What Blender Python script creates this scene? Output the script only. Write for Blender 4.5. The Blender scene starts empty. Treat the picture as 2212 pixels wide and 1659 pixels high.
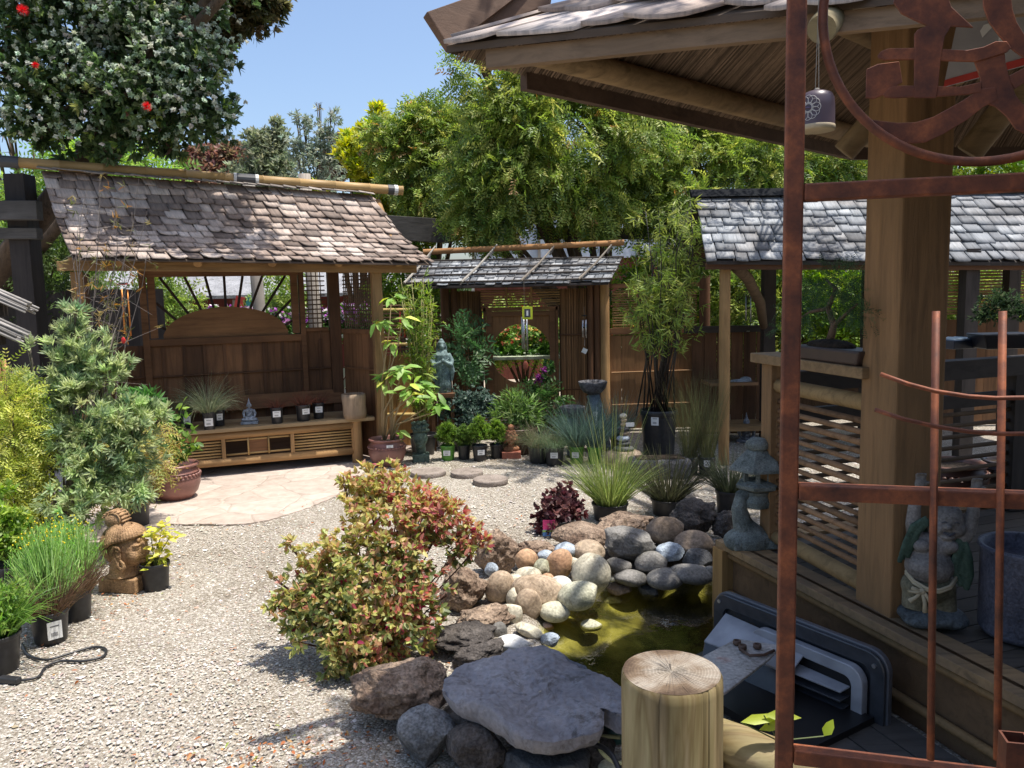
import bpy, math, random
import numpy as np
from mathutils import Vector, Matrix, noise
R_ = random.Random(7)
rng = np.random.default_rng(11)
scene = bpy.context.scene
COL = scene.collection
rad = math.radians

# ------------------------------------------------------------------ camera
EYE = np.array([0.0, 0.0, 1.6]); FPX = 1719.0
_p, _r = rad(6.5), rad(1.3)
F_ = np.array([0, math.cos(_p), -math.sin(_p)]); _u0 = np.array([0, math.sin(_p), math.cos(_p)]); _r0 = np.array([1.0, 0, 0])
RT = _r0*math.cos(_r) - _u0*math.sin(_r); UP = _r0*math.sin(_r) + _u0*math.cos(_r)
cam_d = bpy.data.cameras.new('camera'); cam = bpy.data.objects.new('camera', cam_d); COL.objects.link(cam)
cam.matrix_world = Matrix(((RT[0], UP[0], -F_[0], 0), (RT[1], UP[1], -F_[1], 0), (RT[2], UP[2], -F_[2], 1.6), (0, 0, 0, 1)))
cam_d.sensor_width = 36; cam_d.lens = 36*FPX/2212; cam_d.clip_start = 0.05; cam_d.clip_end = 600
scene.camera = cam

# ------------------------------------------------------------------ light
SUN_EL, SUN_AZ = rad(73), math.atan2(0.98, -0.18)        # azimuth measured from +Y towards +X
w = bpy.data.worlds.new('World'); scene.world = w; w.use_nodes = True
nt = w.node_tree; bg = nt.nodes['Background']
sky = nt.nodes.new('ShaderNodeTexSky'); sky.sky_type = 'NISHITA'; sky.sun_disc = False
sky.sun_elevation = SUN_EL; sky.sun_rotation = SUN_AZ; sky.air_density = 1.0; sky.dust_density = 2.6; sky.ozone_density = 3.0
nt.links.new(sky.outputs[0], bg.inputs[0]); bg.inputs[1].default_value = 0.15
sd = bpy.data.lights.new('sun', 'SUN'); sd.energy = 4.3; sd.angle = rad(0.53); sd.color = (1, 0.955, 0.88)
so = bpy.data.objects.new('sun', sd); COL.objects.link(so)
sv = Vector((math.cos(SUN_EL)*math.sin(SUN_AZ), math.cos(SUN_EL)*math.cos(SUN_AZ), math.sin(SUN_EL)))
so.rotation_euler = sv.to_track_quat('Z', 'Y').to_euler(); so.location = (0, 0, 30)
vs = scene.view_settings; vs.view_transform = 'Standard'; vs.look = 'None'; vs.exposure = 0.58; vs.gamma = 1; vs.use_curve_mapping = False

# ------------------------------------------------------------------ measuring helpers (photo sight lines -> metres)
def ray(x, y): return F_ + RT*(x-1106)/FPX - UP*(y-829.5)/FPX
def G(x, y, z=0.0):
    v = ray(x, y); return EYE + v*((z-1.6)/v[2])
def P(x, y, d):
    v = ray(x, y); return EYE + v*d/v[1]

# ------------------------------------------------------------------ object helpers
def thing(name, label, cat, loc=(0, 0, 0), rz=0.0, group=None):
    o = bpy.data.objects.new(name, None); COL.objects.link(o); o.empty_display_size = 0.1
    o.location = tuple(float(a) for a in loc); o.rotation_euler = (0, 0, rz)
    o['label'] = label; o['category'] = cat
    if group: o['group'] = group
    return o
def tag(o, label, cat, group=None):
    o['label'] = label; o['category'] = cat
    if group: o['group'] = group
    return o
def dup(root, loc, rz=None, label=None):
    def cp(o, par):
        c = o.copy(); COL.objects.link(c); c.parent = par
        for ch in [q for q in bpy.data.objects if q.parent == o]: cp(ch, c)
        return c
    r = cp(root, None); r.location = tuple(float(a) for a in loc)
    if rz is not None: r.rotation_euler = (0, 0, rz)
    if label: r['label'] = label
    return r

def curvy(pts, k=6):
    P_ = [np.array(p, float) for p in pts]; P_ = [2*P_[0]-P_[1]]+P_+[2*P_[-1]-P_[-2]]; out = []
    for i in range(1, len(P_)-2):
        for t in np.linspace(0, 1, k, endpoint=False):
            a, b, c, d = P_[i-1:i+3]; out.append(.5*((2*b)+(c-a)*t+(2*a-5*b+4*c-d)*t*t+(3*b-a-3*c+d)*t**3))
    return out+[P_[-2]]

class MB:
    def __init__(s): s.v = []; s.f = []; s.m = []; s.n = 0
    def add(s, vs, fs, mi=0):
        b = s.n; s.v.extend([tuple(map(float, q)) for q in vs]); s.n += len(vs)
        s.f.extend([tuple(i+b for i in f) for f in fs]); s.m.extend([mi]*len(fs)); return s
    def box(s, c, d, M=None, mi=0, taper=1.0):
        x, y, z = [q/2 for q in d]; vs = []
        for k in (-1, 1):
            t = taper if k == 1 else 1
            for a, b in ((-1, -1), (1, -1), (1, 1), (-1, 1)): vs.append(Vector((a*x*t, b*y*t, k*z)))
        if M is not None: vs = [M @ q for q in vs]
        vs = [(q[0]+c[0], q[1]+c[1], q[2]+c[2]) for q in vs]
        return s.add(vs, [(3, 2, 1, 0), (4, 5, 6, 7), (0, 1, 5, 4), (1, 2, 6, 5), (2, 3, 7, 6), (3, 0, 4, 7)], mi)
    def beam(s, a, b, w, h, mi=0, roll=0):
        a = Vector(a); b = Vector(b); d = (b-a); L = d.length; q = d.to_track_quat('X', 'Z').to_matrix().to_3x3()
        if roll: q = q @ Matrix.Rotation(roll, 3, 'X')
        c = (a+b)/2; return s.box(c, (L, w, h), q, mi)
    def tube(s, pts, r, n=8, cap=True, mi=0, jit=0.0, flat=1.0):
        pts = [Vector([float(t) for t in p]) for p in pts]; m = len(pts)
        rs = list(r) if isinstance(r, (list, tuple)) else [r]*m
        ref = None; vs = []
        for i, p in enumerate(pts):
            t = (pts[min(i+1, m-1)]-pts[max(i-1, 0)])
            if t.length < 1e-9: t = Vector((0, 0, 1))
            t.normalize()
            if ref is None:
                ref = Vector((0, 0, 1)) if abs(t.z) < 0.9 else Vector((1, 0, 0))
            a = (ref - t*ref.dot(t))
            if a.length < 1e-6: a = t.orthogonal()
            a.normalize(); b = t.cross(a); ref = a
            for k in range(n):
                an = 2*math.pi*k/n; rr = rs[i]*(1+(R_.uniform(-jit, jit) if jit else 0))
                vs.append(p + a*(math.cos(an)*rr) + b*(math.sin(an)*rr*flat))
        fs = []
        for i in range(m-1):
            for k in range(n):
                k2 = (k+1) % n; fs.append((i*n+k, i*n+k2, (i+1)*n+k2, (i+1)*n+k))
        if cap: fs.append(tuple(reversed(range(n)))); fs.append(tuple((m-1)*n+k for k in range(n)))
        return s.add(vs, fs, mi)
    def lathe(s, prof, n=28, c=(0, 0, 0), mi=0, wob=0.0, sx=1, sy=1):
        m = len(prof); vs = []
        for i, (r, z) in enumerate(prof):
            for k in range(n):
                a = 2*math.pi*k/n; q = r*(1+(wob*math.sin(3*a+i) if wob else 0))
                vs.append((c[0]+q*math.cos(a)*sx, c[1]+q*math.sin(a)*sy, c[2]+z))
        fs = []
        for i in range(m-1):
            for k in range(n):
                k2 = (k+1) % n; fs.append((i*n+k, i*n+k2, (i+1)*n+k2, (i+1)*n+k))
        if prof[0][0] > 1e-4: fs.append(tuple(reversed(range(n))))
        if prof[-1][0] > 1e-4: fs.append(tuple((m-1)*n+k for k in range(n)))
        return s.add(vs, fs, mi)
    def ell(s, c, r, n=16, m=10, M=None, mi=0):
        vs = [(0, 0, -1)]; fs = []
        for i in range(1, m):
            t = math.pi*i/m
            for k in range(n):
                a = 2*math.pi*k/n; vs.append((math.sin(t)*math.cos(a), math.sin(t)*math.sin(a), -math.cos(t)))
        vs.append((0, 0, 1)); L = len(vs)-1
        for k in range(n):
            fs.append((0, 1+(k+1) % n, 1+k)); fs.append((L, L-n+k, L-n+(k+1) % n))
        for i in range(m-2):
            for k in range(n):
                a = 1+i*n+k; b = 1+i*n+(k+1) % n; fs.append((a, b, b+n, a+n))
        out = []
        for q in vs:
            q = Vector((q[0]*r[0], q[1]*r[1], q[2]*r[2]))
            if M is not None: q = M @ q
            out.append((q[0]+c[0], q[1]+c[1], q[2]+c[2]))
        return s.add(out, fs, mi)
    def prism(s, pts, off, mi=0):
        n = len(pts); o = Vector(off); a = [Vector([float(t) for t in p]) for p in pts]
        vs = a+[p+o for p in a]
        fs = [tuple(reversed(range(n))), tuple(range(n, 2*n))]+[(i, (i+1) % n, n+(i+1) % n, n+i) for i in range(n)]
        return s.add(vs, fs, mi)
    def build(s, name, mats, parent=None, smooth=False, bevel=0, autos=False, subd=0):
        me = bpy.data.meshes.new(name); me.from_pydata(s.v, [], s.f)
        if not isinstance(mats, (list, tuple)): mats = [mats]
        for q in mats: me.materials.append(q)
        if len(mats) > 1: me.polygons.foreach_set('material_index', s.m)
        if smooth or autos: me.polygons.foreach_set('use_smooth', [True]*len(s.f))
        me.update()
        if autos: me.set_sharp_from_angle(angle=rad(35))
        o = bpy.data.objects.new(name, me); COL.objects.link(o); o.parent = parent
        if bevel:
            b = o.modifiers.new('bevel', 'BEVEL'); b.width = bevel; b.segments = 2; b.limit_method = 'ANGLE'; b.angle_limit = rad(40)
        if subd:
            b = o.modifiers.new('sub', 'SUBSURF'); b.levels = subd; b.render_levels = subd
        return o
def sculpt(mb, name, m, parent, vox=0.006, sm=3, disp=None):
    o = mb.build(name, m, parent, smooth=True)
    r = o.modifiers.new('remesh', 'REMESH'); r.mode = 'VOXEL'; r.voxel_size = vox; r.use_smooth_shade = True
    if sm:
        t = o.modifiers.new('smooth', 'SMOOTH'); t.factor = 0.6; t.iterations = sm
    return o

# fast numpy mesh
def npmesh(name, V, Fa, mats, parent=None, smooth=False, col=None, mi=None):
    V = np.asarray(V, dtype=np.float32); Fa = np.asarray(Fa, dtype=np.int32); k = Fa.shape[1]
    me = bpy.data.meshes.new(name); me.vertices.add(len(V)); me.vertices.foreach_set('co', V.ravel())
    me.loops.add(Fa.size); me.loops.foreach_set('vertex_index', Fa.ravel())
    me.polygons.add(len(Fa)); me.polygons.foreach_set('loop_start', np.arange(0, Fa.size, k, dtype=np.int32))
    me.polygons.foreach_set('loop_total', np.full(len(Fa), k, dtype=np.int32))
    if not isinstance(mats, (list, tuple)): mats = [mats]
    for q in mats: me.materials.append(q)
    if smooth: me.polygons.foreach_set('use_smooth', np.ones(len(Fa), dtype=bool))
    me.update(calc_edges=True)
    if col is not None:
        a = me.color_attributes.new('Col', 'FLOAT_COLOR', 'POINT'); c = np.ones((len(V), 4), dtype=np.float32); c[:, :3] = col
        a.data.foreach_set('color', c.ravel())
    me.validate(); o = bpy.data.objects.new(name, me); COL.objects.link(o); o.parent = parent
    return o
def unit(a): return a/np.maximum(np.linalg.norm(a, axis=-1, keepdims=True), 1e-9)
def rdir(n): return unit(rng.normal(size=(n, 3)))
def pick(cols, n, wts=None, jit=0.12):
    cols = np.array(cols, dtype=float); w_ = None if wts is None else np.array(wts)/sum(wts)
    c = cols[rng.choice(len(cols), n, p=w_)]
    return np.clip(c*(1+rng.normal(0, jit, (n, 1)))*(1+rng.normal(0, jit*0.35, (n, 3))), 0.002, 1)
def leaves(name, B, D, N, L, W, cols, mat, parent=None, shape='lance', fold=0.18, droop=0.12):
    """one mesh of many leaves. B base, D direction, N normal hint, L length, W width"""
    n = len(B); D = unit(D); S = unit(np.cross(D, N)); N2 = unit(np.cross(S, D))
    L = np.broadcast_to(np.asarray(L, float), (n,))[:, None]; W = np.broadcast_to(np.asarray(W, float), (n,))[:, None]/2
    if shape == 'kite':
        V = np.stack([B, B+D*L*0.45+S*W+N2*W*fold, B+D*L-N2*L*droop, B+D*L*0.45-S*W+N2*W*fold], 1)
        f = np.array([[0, 1, 2], [0, 2, 3]]); m = 4
    else:
        V = np.stack([B, B+D*L*0.3+S*W*0.9+N2*W*fold, B+D*L*0.68+S*W*0.75+N2*(W*fold-L*droop*0.5), B+D*L-N2*L*droop,
                      B+D*L*0.68-S*W*0.75+N2*(W*fold-L*droop*0.5), B+D*L*0.3-S*W*0.9+N2*W*fold, B+D*L*0.5-N2*L*droop*0.2], 1)
        f = np.array([[0, 1, 6], [1, 2, 6], [2, 3, 6], [3, 4, 6], [4, 5, 6], [5, 0, 6]]); m = 7
    Fa = (f[None]+(np.arange(n)*m)[:, None, None]).reshape(-1, 3)
    col = np.repeat(cols, m, axis=0) if cols is not None else None
    return npmesh(name, V.reshape(-1, 3), Fa, mat, parent, col=col)
def blades(name, base, dirs, length, width, cols, mat, parent=None, seg=4, droop=0.5, tipw=0.15):
    """grass blades: ribbons that arch over"""
    n = len(base); dirs = unit(dirs); length = np.broadcast_to(np.asarray(length, float), (n,)); dr = np.broadcast_to(np.asarray(droop, float), (n,))
    side = unit(np.cross(dirs, rdir(n))); V = []
    pos = base.copy(); d = dirs.copy(); st = length/seg
    for i in range(seg+1):
        wd = width*(1-(1-tipw)*i/seg)/2; V.append(pos+side*wd); V.append(pos-side*wd)
        pos = pos+d*st[:, None]; d = unit(d+np.array([0, 0, -1.0])*dr[:, None]/seg*(1+i*0.5))
    V = np.stack(V, 1); m = 2*(seg+1); f = np.array([[2*i, 2*i+1, 2*i+3, 2*i+2] for i in range(seg)])
    Fa = (f[None]+(np.arange(n)*m)[:, None, None]).reshape(-1, 4)
    return npmesh(name, V.reshape(-1, 3), Fa, mat, parent, col=np.repeat(cols, m, axis=0))

# ------------------------------------------------------------------ materials
def newmat(name):
    m = bpy.data.materials.new(name); m.use_nodes = True; t = m.node_tree; b = t.nodes['Principled BSDF']; return m, t, b
def nd(t, ty, **k):
    n = t.nodes.new(ty)
    for a, v in k.items(): setattr(n, a, v)
    return n
def ramp(t, fac, stops):
    r = nd(t, 'ShaderNodeValToRGB'); e = r.color_ramp.elements
    while len(e) < len(stops): e.new(0.5)
    for q, (p, c) in zip(e, stops): q.position = p; q.color = (*c, 1)
    t.links.new(fac, r.inputs[0]); return r.outputs[0]
def coords(t, scale=(1, 1, 1)):
    tc = nd(t, 'ShaderNodeTexCoord'); mp = nd(t, 'ShaderNodeMapping'); mp.inputs['Scale'].default_value = scale
    t.links.new(tc.outputs['Object'], mp.inputs[0]); return mp.outputs[0]
def mul(t, a, b, fac=1.0, mode='MULTIPLY'):
    m = nd(t, 'ShaderNodeMix', data_type='RGBA', blend_type=mode); m.inputs[0].default_value = fac
    t.links.new(a, m.inputs[6])
    if isinstance(b, tuple): m.inputs[7].default_value = (*b, 1)
    else: t.links.new(b, m.inputs[7])
    return m.outputs[2]
_cache = {}
def wood(c, axis='x', rough=0.75, sc=1.0, var=0.5, bump=0.3, island=0.35, knots=True, key=None, weather=None):
    k = ('wood', c, axis, rough, sc, var, island, weather)
    if k in _cache: return _cache[k]
    m, t, b = newmat('wood'); s = {'x': (1.2, 14, 14), 'y': (14, 1.2, 14), 'z': (14, 14, 1.2)}[axis]
    cv = coords(t, tuple(q*sc for q in s)); geo = nd(t, 'ShaderNodeNewGeometry')
    add = nd(t, 'ShaderNodeVectorMath', operation='ADD'); cmb = nd(t, 'ShaderNodeCombineXYZ')
    mm = nd(t, 'ShaderNodeMath', operation='MULTIPLY'); mm.inputs[1].default_value = 37.0
    t.links.new(geo.outputs['Random Per Island'], mm.inputs[0])
    for i in range(3): t.links.new(mm.outputs[0], cmb.inputs[i])
    t.links.new(cv, add.inputs[0]); t.links.new(cmb.outputs[0], add.inputs[1])
    n1 = nd(t, 'ShaderNodeTexNoise'); n1.inputs['Scale'].default_value = 1.6; n1.inputs['Detail'].default_value = 9; n1.inputs['Roughness'].default_value = 0.68
    n1.inputs['Distortion'].default_value = 0.6; t.links.new(add.outputs[0], n1.inputs['Vector'])
    d = tuple(q*(1-var) for q in c); l = tuple(min(1, q*(1+var*0.65)) for q in c)
    col = ramp(t, n1.outputs[0], [(0.3, d), (0.5, c), (0.72, l)])
    n2 = nd(t, 'ShaderNodeTexNoise'); n2.inputs['Scale'].default_value = 2.2; n2.inputs['Detail'].default_value = 4
    t.links.new(coords(t), n2.inputs['Vector'])
    wc = weather or tuple(q*0.6 for q in c)
    mx = nd(t, 'ShaderNodeMix', data_type='RGBA'); t.links.new(ramp(t, n2.outputs[0], [(0.42, (0, 0, 0)), (0.68, (0.75, 0.75, 0.75))]), mx.inputs[0])
    t.links.new(col, mx.inputs[6]); mx.inputs[7].default_value = (*wc, 1); col = mx.outputs[2]
    if island:
        iv = ramp(t, geo.outputs['Random Per Island'], [(0, (1-island,)*3), (1, (1+island*0.6,)*3)]); col = mul(t, col, iv)
    t.links.new(col, b.inputs['Base Color']); b.inputs['Roughness'].default_value = rough; b.inputs['Specular IOR Level'].default_value = 0.3
    bp = nd(t, 'ShaderNodeBump'); bp.inputs['Strength'].default_value = bump; bp.inputs['Distance'].default_value = 0.01
    t.links.new(n1.outputs[0], bp.inputs['Height']); t.links.new(bp.outputs[0], b.inputs['Normal'])
    _cache[k] = m; return m
def stone(name, c1, c2, scale=6, rough=0.85, bump=0.6, pit=0.0, speck=0.3, spec=0.25, c3=None):
    m, t, b = newmat(name); oi = nd(t, 'ShaderNodeObjectInfo'); cv = coords(t)
    add = nd(t, 'ShaderNodeVectorMath', operation='ADD'); t.links.new(cv, add.inputs[0])
    vm = nd(t, 'ShaderNodeVectorMath', operation='SCALE'); vm.inputs[0].default_value = (13, 7, 29); t.links.new(oi.outputs['Random'], vm.inputs['Scale']); t.links.new(vm.outputs[0], add.inputs[1])
    n1 = nd(t, 'ShaderNodeTexNoise'); n1.inputs['Scale'].default_value = scale; n1.inputs['Detail'].default_value = 10; n1.inputs['Roughness'].default_value = 0.65; t.links.new(add.outputs[0], n1.inputs['Vector'])
    st = [(0.35, c1), (0.62, c2)]
    if c3: st.append((0.75, c3))
    col = ramp(t, n1.outputs[0], st)
    n2 = nd(t, 'ShaderNodeTexNoise'); n2.inputs['Scale'].default_value = scale*14; n2.inputs['Detail'].default_value = 5; t.links.new(add.outputs[0], n2.inputs['Vector'])
    col = mul(t, col, ramp(t, n2.outputs[0], [(0.3, (1-speck,)*3), (0.7, (1+speck,)*3)]))
    n3 = nd(t, 'ShaderNodeTexNoise'); n3.inputs['Scale'].default_value = scale*1.7; n3.inputs['Detail'].default_value = 8; n3.inputs['Roughness'].default_value = .8; n3.inputs['Distortion'].default_value = .8; t.links.new(add.outputs[0], n3.inputs['Vector'])
    col = mul(t, col, ramp(t, n3.outputs[0], [(.36, (.52, .50, .46)), (.46, (1, 1, 1)), (.60, (1, 1, 1)), (.66, (1.3, 1.3, 1.22))]))
    t.links.new(col, b.inputs['Base Color']); b.inputs['Roughness'].default_value = rough; b.inputs['Specular IOR Level'].default_value = spec
    bp = nd(t, 'ShaderNodeBump'); bp.inputs['Strength'].default_value = bump; bp.inputs['Distance'].default_value = 0.015
    ma = nd(t, 'ShaderNodeMath', operation='MULTIPLY_ADD'); t.links.new(n2.outputs[0], ma.inputs[0]); ma.inputs[1].default_value = 0.5; t.links.new(n1.outputs[0], ma.inputs[2]); h = ma.outputs[0]
    if pit:
        vo = nd(t, 'ShaderNodeTexVoronoi'); vo.inputs['Scale'].default_value = scale*5; t.links.new(add.outputs[0], vo.inputs['Vector'])
        m2 = nd(t, 'ShaderNodeMath', operation='MULTIPLY_ADD'); t.links.new(vo.outputs[0], m2.inputs[0]); m2.inputs[1].default_value = pit; t.links.new(h, m2.inputs[2]); h = m2.outputs[0]
    t.links.new(h, bp.inputs['Height']); t.links.new(bp.outputs[0], b.inputs['Normal']); return m
def plain(name, c, rough=0.6, metal=0.0, var=0.15, bump=0.0, sc=12, spec=0.5):
    m, t, b = newmat(name); n1 = nd(t, 'ShaderNodeTexNoise'); n1.inputs['Scale'].default_value = sc; n1.inputs['Detail'].default_value = 6; t.links.new(coords(t), n1.inputs['Vector'])
    col = ramp(t, n1.outputs[0], [(0.3, tuple(q*(1-var) for q in c)), (0.7, tuple(min(1, q*(1+var)) for q in c))])
    t.links.new(col, b.inputs['Base Color']); b.inputs['Roughness'].default_value = rough; b.inputs['Metallic'].default_value = metal; b.inputs['Specular IOR Level'].default_value = spec
    if bump:
        bp = nd(t, 'ShaderNodeBump'); bp.inputs['Strength'].default_value = bump; bp.inputs['Distance'].default_value = 0.005; t.links.new(n1.outputs[0], bp.inputs['Height']); t.links.new(bp.outputs[0], b.inputs['Normal'])
    return m
def leafmat(name, rough=0.45, trans=0.42, spec=0.4):
    m, t, b = newmat(name); at = nd(t, 'ShaderNodeAttribute', attribute_name='Col'); t.links.new(at.outputs[0], b.inputs['Base Color'])
    b.inputs['Roughness'].default_value = rough; b.inputs['Specular IOR Level'].default_value = spec
    tr = nd(t, 'ShaderNodeBsdfTranslucent'); hs = nd(t, 'ShaderNodeHueSaturation'); hs.inputs['Saturation'].default_value = 1.15; hs.inputs['Value'].default_value = 1.5
    t.links.new(at.outputs[0], hs.inputs['Color']); t.links.new(hs.outputs[0], tr.inputs[0])
    mx = nd(t, 'ShaderNodeMixShader'); mx.inputs[0].default_value = trans; t.links.new(b.outputs[0], mx.inputs[1]); t.links.new(tr.outputs[0], mx.inputs[2])
    t.links.new(mx.outputs[0], t.nodes['Material Output'].inputs[0]); return m
LEAF = leafmat('leaf'); LEAFM = leafmat('leaf_matte', 0.7, 0.3, 0.2); PETAL = leafmat('petal', 0.6, 0.3, 0.2)
BARK = wood((0.13, 0.09, 0.06), 'z', 0.9, 1.5, 0.6, 0.8, 0)
TWIG = plain('twig', (0.10, 0.075, 0.045), 0.8); GTWIG = plain('green_twig', (0.10, 0.13, 0.04), 0.6)
PLASTIC = plain('black_plastic', (0.022, 0.022, 0.024), 0.42, 0, 0.3, 0.1, 30)
GREENPL = plain('green_plastic', (0.10, 0.27, 0.04), 0.4, 0, 0.1)
SOIL = stone('soil', (0.02, 0.014, 0.01), (0.07, 0.05, 0.035), 40, 0.95, 0.9)
GLAZE = plain('brown_glaze', (0.22, 0.10, 0.08), 0.38, 0, 0.3, 0.05, 8)
WHITE = plain('label_paper', (0.72, 0.72, 0.70), 0.5, 0, 0.03)
INK = plain('ink', (0.06, 0.06, 0.07), 0.6)
BLACKM = plain('dark_metal', (0.025, 0.025, 0.025), 0.45, 0.5)
STEEL = plain('grey_tube_metal', (0.55, 0.56, 0.58), 0.3, 0.9, 0.1)
STRING = plain('string', (0.25, 0.22, 0.18), 0.8)
# ------------------------------------------------------------------ ground, water, paving
POND_C = np.array([0.78, 3.72])
def pond_f(x, y):          # <1 inside the pond
    dx, dy = x-0.75, y-3.72
    return np.sqrt((dx/0.72)**2+(dy/0.66)**2) + 0.06*np.sin(4*np.arctan2(dy, dx)+1)
def ground_h(x, y):
    f = pond_f(x, y)
    h = np.where(f < 1.0, -0.24*np.clip((1.0-f)*2.6, 0, 1)**0.7, 0.0)
    shelf = np.exp(-(((x-0.42)/0.32)**2+((y-3.95)/0.28)**2)); h = np.where(f < 1.05, h+0.13*shelf, h)
    bank = np.exp(-((f-1.22)/0.16)**2); far = 1/(1+np.exp(-(y-3.9)*5)); h = h+bank*(0.02+0.12*far/(1+np.exp(-(x-.42)*9)))
    return h
def axis(lo, hi, f0, f1, fine, coarse):
    a = list(np.arange(f0, f1, fine)); q = f1; st = fine
    while q < hi: a.append(q); st = min(st*1.25, coarse); q += st
    a.append(hi); q = f0; st = fine; b = []
    while q > lo: st = min(st*1.25, coarse); q -= st; b.append(max(q, lo))
    return np.array(sorted(set(np.round(b+a, 4))))
xs = axis(-150, 150, -2.0, 2.4, 0.04, 12); ys = axis(-60, 240, 1.6, 5.4, 0.04, 12)
X, Y = np.meshgrid(xs, ys); Z = ground_h(X, Y) + 0.006*np.sin(X*3.1+Y)*np.cos(Y*2.3)
V = np.stack([X.ravel(), Y.ravel(), Z.ravel()], 1); nx = len(xs); ny = len(ys)
I = np.arange(nx*ny).reshape(ny, nx); Fq = np.stack([I[:-1, :-1], I[:-1, 1:], I[1:, 1:], I[1:, :-1]], -1).reshape(-1, 4)
def gravel_mat():
    m, t, b = newmat('gravel'); cv = coords(t)
    v1 = nd(t, 'ShaderNodeTexVoronoi'); v1.inputs['Scale'].default_value = 115; v1.inputs['Randomness'].default_value = 1; t.links.new(cv, v1.inputs['Vector'])
    sep = nd(t, 'ShaderNodeSeparateColor'); t.links.new(v1.outputs['Color'], sep.inputs[0])
    col = ramp(t, sep.outputs[0], [(0.0, (0.20, 0.175, 0.145)), (0.3, (0.30, 0.27, 0.23)), (0.6, (0.38, 0.35, 0.305)), (0.85, (0.48, 0.45, 0.405)), (1.0, (0.64, 0.61, 0.56))])
    edge = ramp(t, v1.outputs['Distance'], [(0.0, (1, 1, 1)), (0.45, (0.95, 0.95, 0.95)), (0.8, (0.60, 0.56, 0.50))])
    col = mul(t, col, edge)
    n = nd(t, 'ShaderNodeTexNoise'); n.inputs['Scale'].default_value = 1.1; n.inputs['Detail'].default_value = 7; n.inputs['Roughness'].default_value = 0.65; t.links.new(cv, n.inputs['Vector'])
    col = mul(t, col, ramp(t, n.outputs[0], [(0.32, (0.62, 0.57, 0.50)), (0.46, (.96, 0.94, 0.90)), (0.7, (1.12, 1.1, 1.08))]))
    # pond basin: dark mud with yellow-green algae on the shallow shelf; soil on the bank
    geo = nd(t, 'ShaderNodeNewGeometry'); sx = nd(t, 'ShaderNodeSeparateXYZ'); t.links.new(geo.outputs['Position'], sx.inputs[0])
    n3 = nd(t, 'ShaderNodeTexNoise'); n3.inputs['Scale'].default_value = 7; n3.inputs['Detail'].default_value = 6; t.links.new(cv, n3.inputs['Vector'])
    alg = ramp(t, n3.outputs[0], [(0.36, (0.06, 0.06, 0.025)), (0.46, (0.17, 0.16, 0.055)), (0.56, (0.36, 0.335, 0.11)), (0.72, (0.50, 0.46, 0.20))])
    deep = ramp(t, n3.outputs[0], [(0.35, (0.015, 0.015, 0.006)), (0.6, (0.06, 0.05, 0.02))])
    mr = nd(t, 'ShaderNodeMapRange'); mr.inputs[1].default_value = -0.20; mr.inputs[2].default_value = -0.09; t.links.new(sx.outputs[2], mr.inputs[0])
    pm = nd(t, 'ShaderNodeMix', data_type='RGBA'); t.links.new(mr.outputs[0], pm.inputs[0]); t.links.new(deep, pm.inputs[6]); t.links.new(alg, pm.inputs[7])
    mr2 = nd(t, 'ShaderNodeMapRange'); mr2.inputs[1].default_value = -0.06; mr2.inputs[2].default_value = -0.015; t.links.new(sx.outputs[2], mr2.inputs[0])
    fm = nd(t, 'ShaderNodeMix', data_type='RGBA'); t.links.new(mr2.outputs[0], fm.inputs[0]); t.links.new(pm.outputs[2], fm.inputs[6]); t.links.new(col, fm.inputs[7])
    mr3 = nd(t, 'ShaderNodeMapRange'); mr3.inputs[1].default_value = 0.018; mr3.inputs[2].default_value = 0.06; t.links.new(sx.outputs[2], mr3.inputs[0])
    f2 = nd(t, 'ShaderNodeMix', data_type='RGBA'); t.links.new(mr3.outputs[0], f2.inputs[0]); t.links.new(fm.outputs[2], f2.inputs[6]); f2.inputs[7].default_value = (0.07, 0.05, 0.035, 1)
    t.links.new(f2.outputs[2], b.inputs['Base Color']); b.inputs['Roughness'].default_value = 0.9; b.inputs['Specular IOR Level'].default_value = 0.2
    bp = nd(t, 'ShaderNodeBump'); bp.inputs['Strength'].default_value = 0.6; bp.inputs['Distance'].default_value = 0.008; bp.invert = True
    t.links.new(v1.outputs['Distance'], bp.inputs['Height']); t.links.new(bp.outputs[0], b.inputs['Normal']); return m
GRAVEL = gravel_mat()
g = npmesh('ground', V, Fq, GRAVEL, smooth=True); g['kind'] = 'structure'
# loose stones lying on the gravel (uncountable)
n = 46000
u_ = rng.random(n); dd = 2.2+6.2*u_**1.5; xx = dd*rng.uniform(-0.68, 0.5, n)
keep = (pond_f(xx, dd) > 1.5); xx, dd = xx[keep], dd[keep]; n = len(xx)
s_ = rng.uniform(0.0025, 0.0062, n)*np.where(rng.random(n) < .08, 1.7, 1)*(1+0.08*dd)
oc = np.array([[1, 0, 0], [0, 1, 0], [-1, 0, 0], [0, -1, 0], [0, 0, 1], [0, 0, -1]], float); of = np.array([[0, 1, 4], [1, 2, 4], [2, 3, 4], [3, 0, 4]])
an = rng.uniform(0, 6.28, n); ca, sa = np.cos(an), np.sin(an); sh = oc[None]*np.stack([s_*rng.uniform(.8, 1.5, n), s_*rng.uniform(.6, 1, n), s_*rng.uniform(.4, .7, n)], 1)[:, None]
sh = sh+rng.normal(0, 0.12, sh.shape)*s_[:, None, None]
vx = sh[..., 0]*ca[:, None]-sh[..., 1]*sa[:, None]; vy = sh[..., 0]*sa[:, None]+sh[..., 1]*ca[:, None]
Vg = np.stack([vx+xx[:, None], vy+dd[:, None], sh[..., 2]+ground_h(xx, dd)[:, None]+0.003+s_[:, None]*0.15], -1).reshape(-1, 3)
Fg = (of[None]+(np.arange(n)*6)[:, None, None]).reshape(-1, 3)
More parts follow.
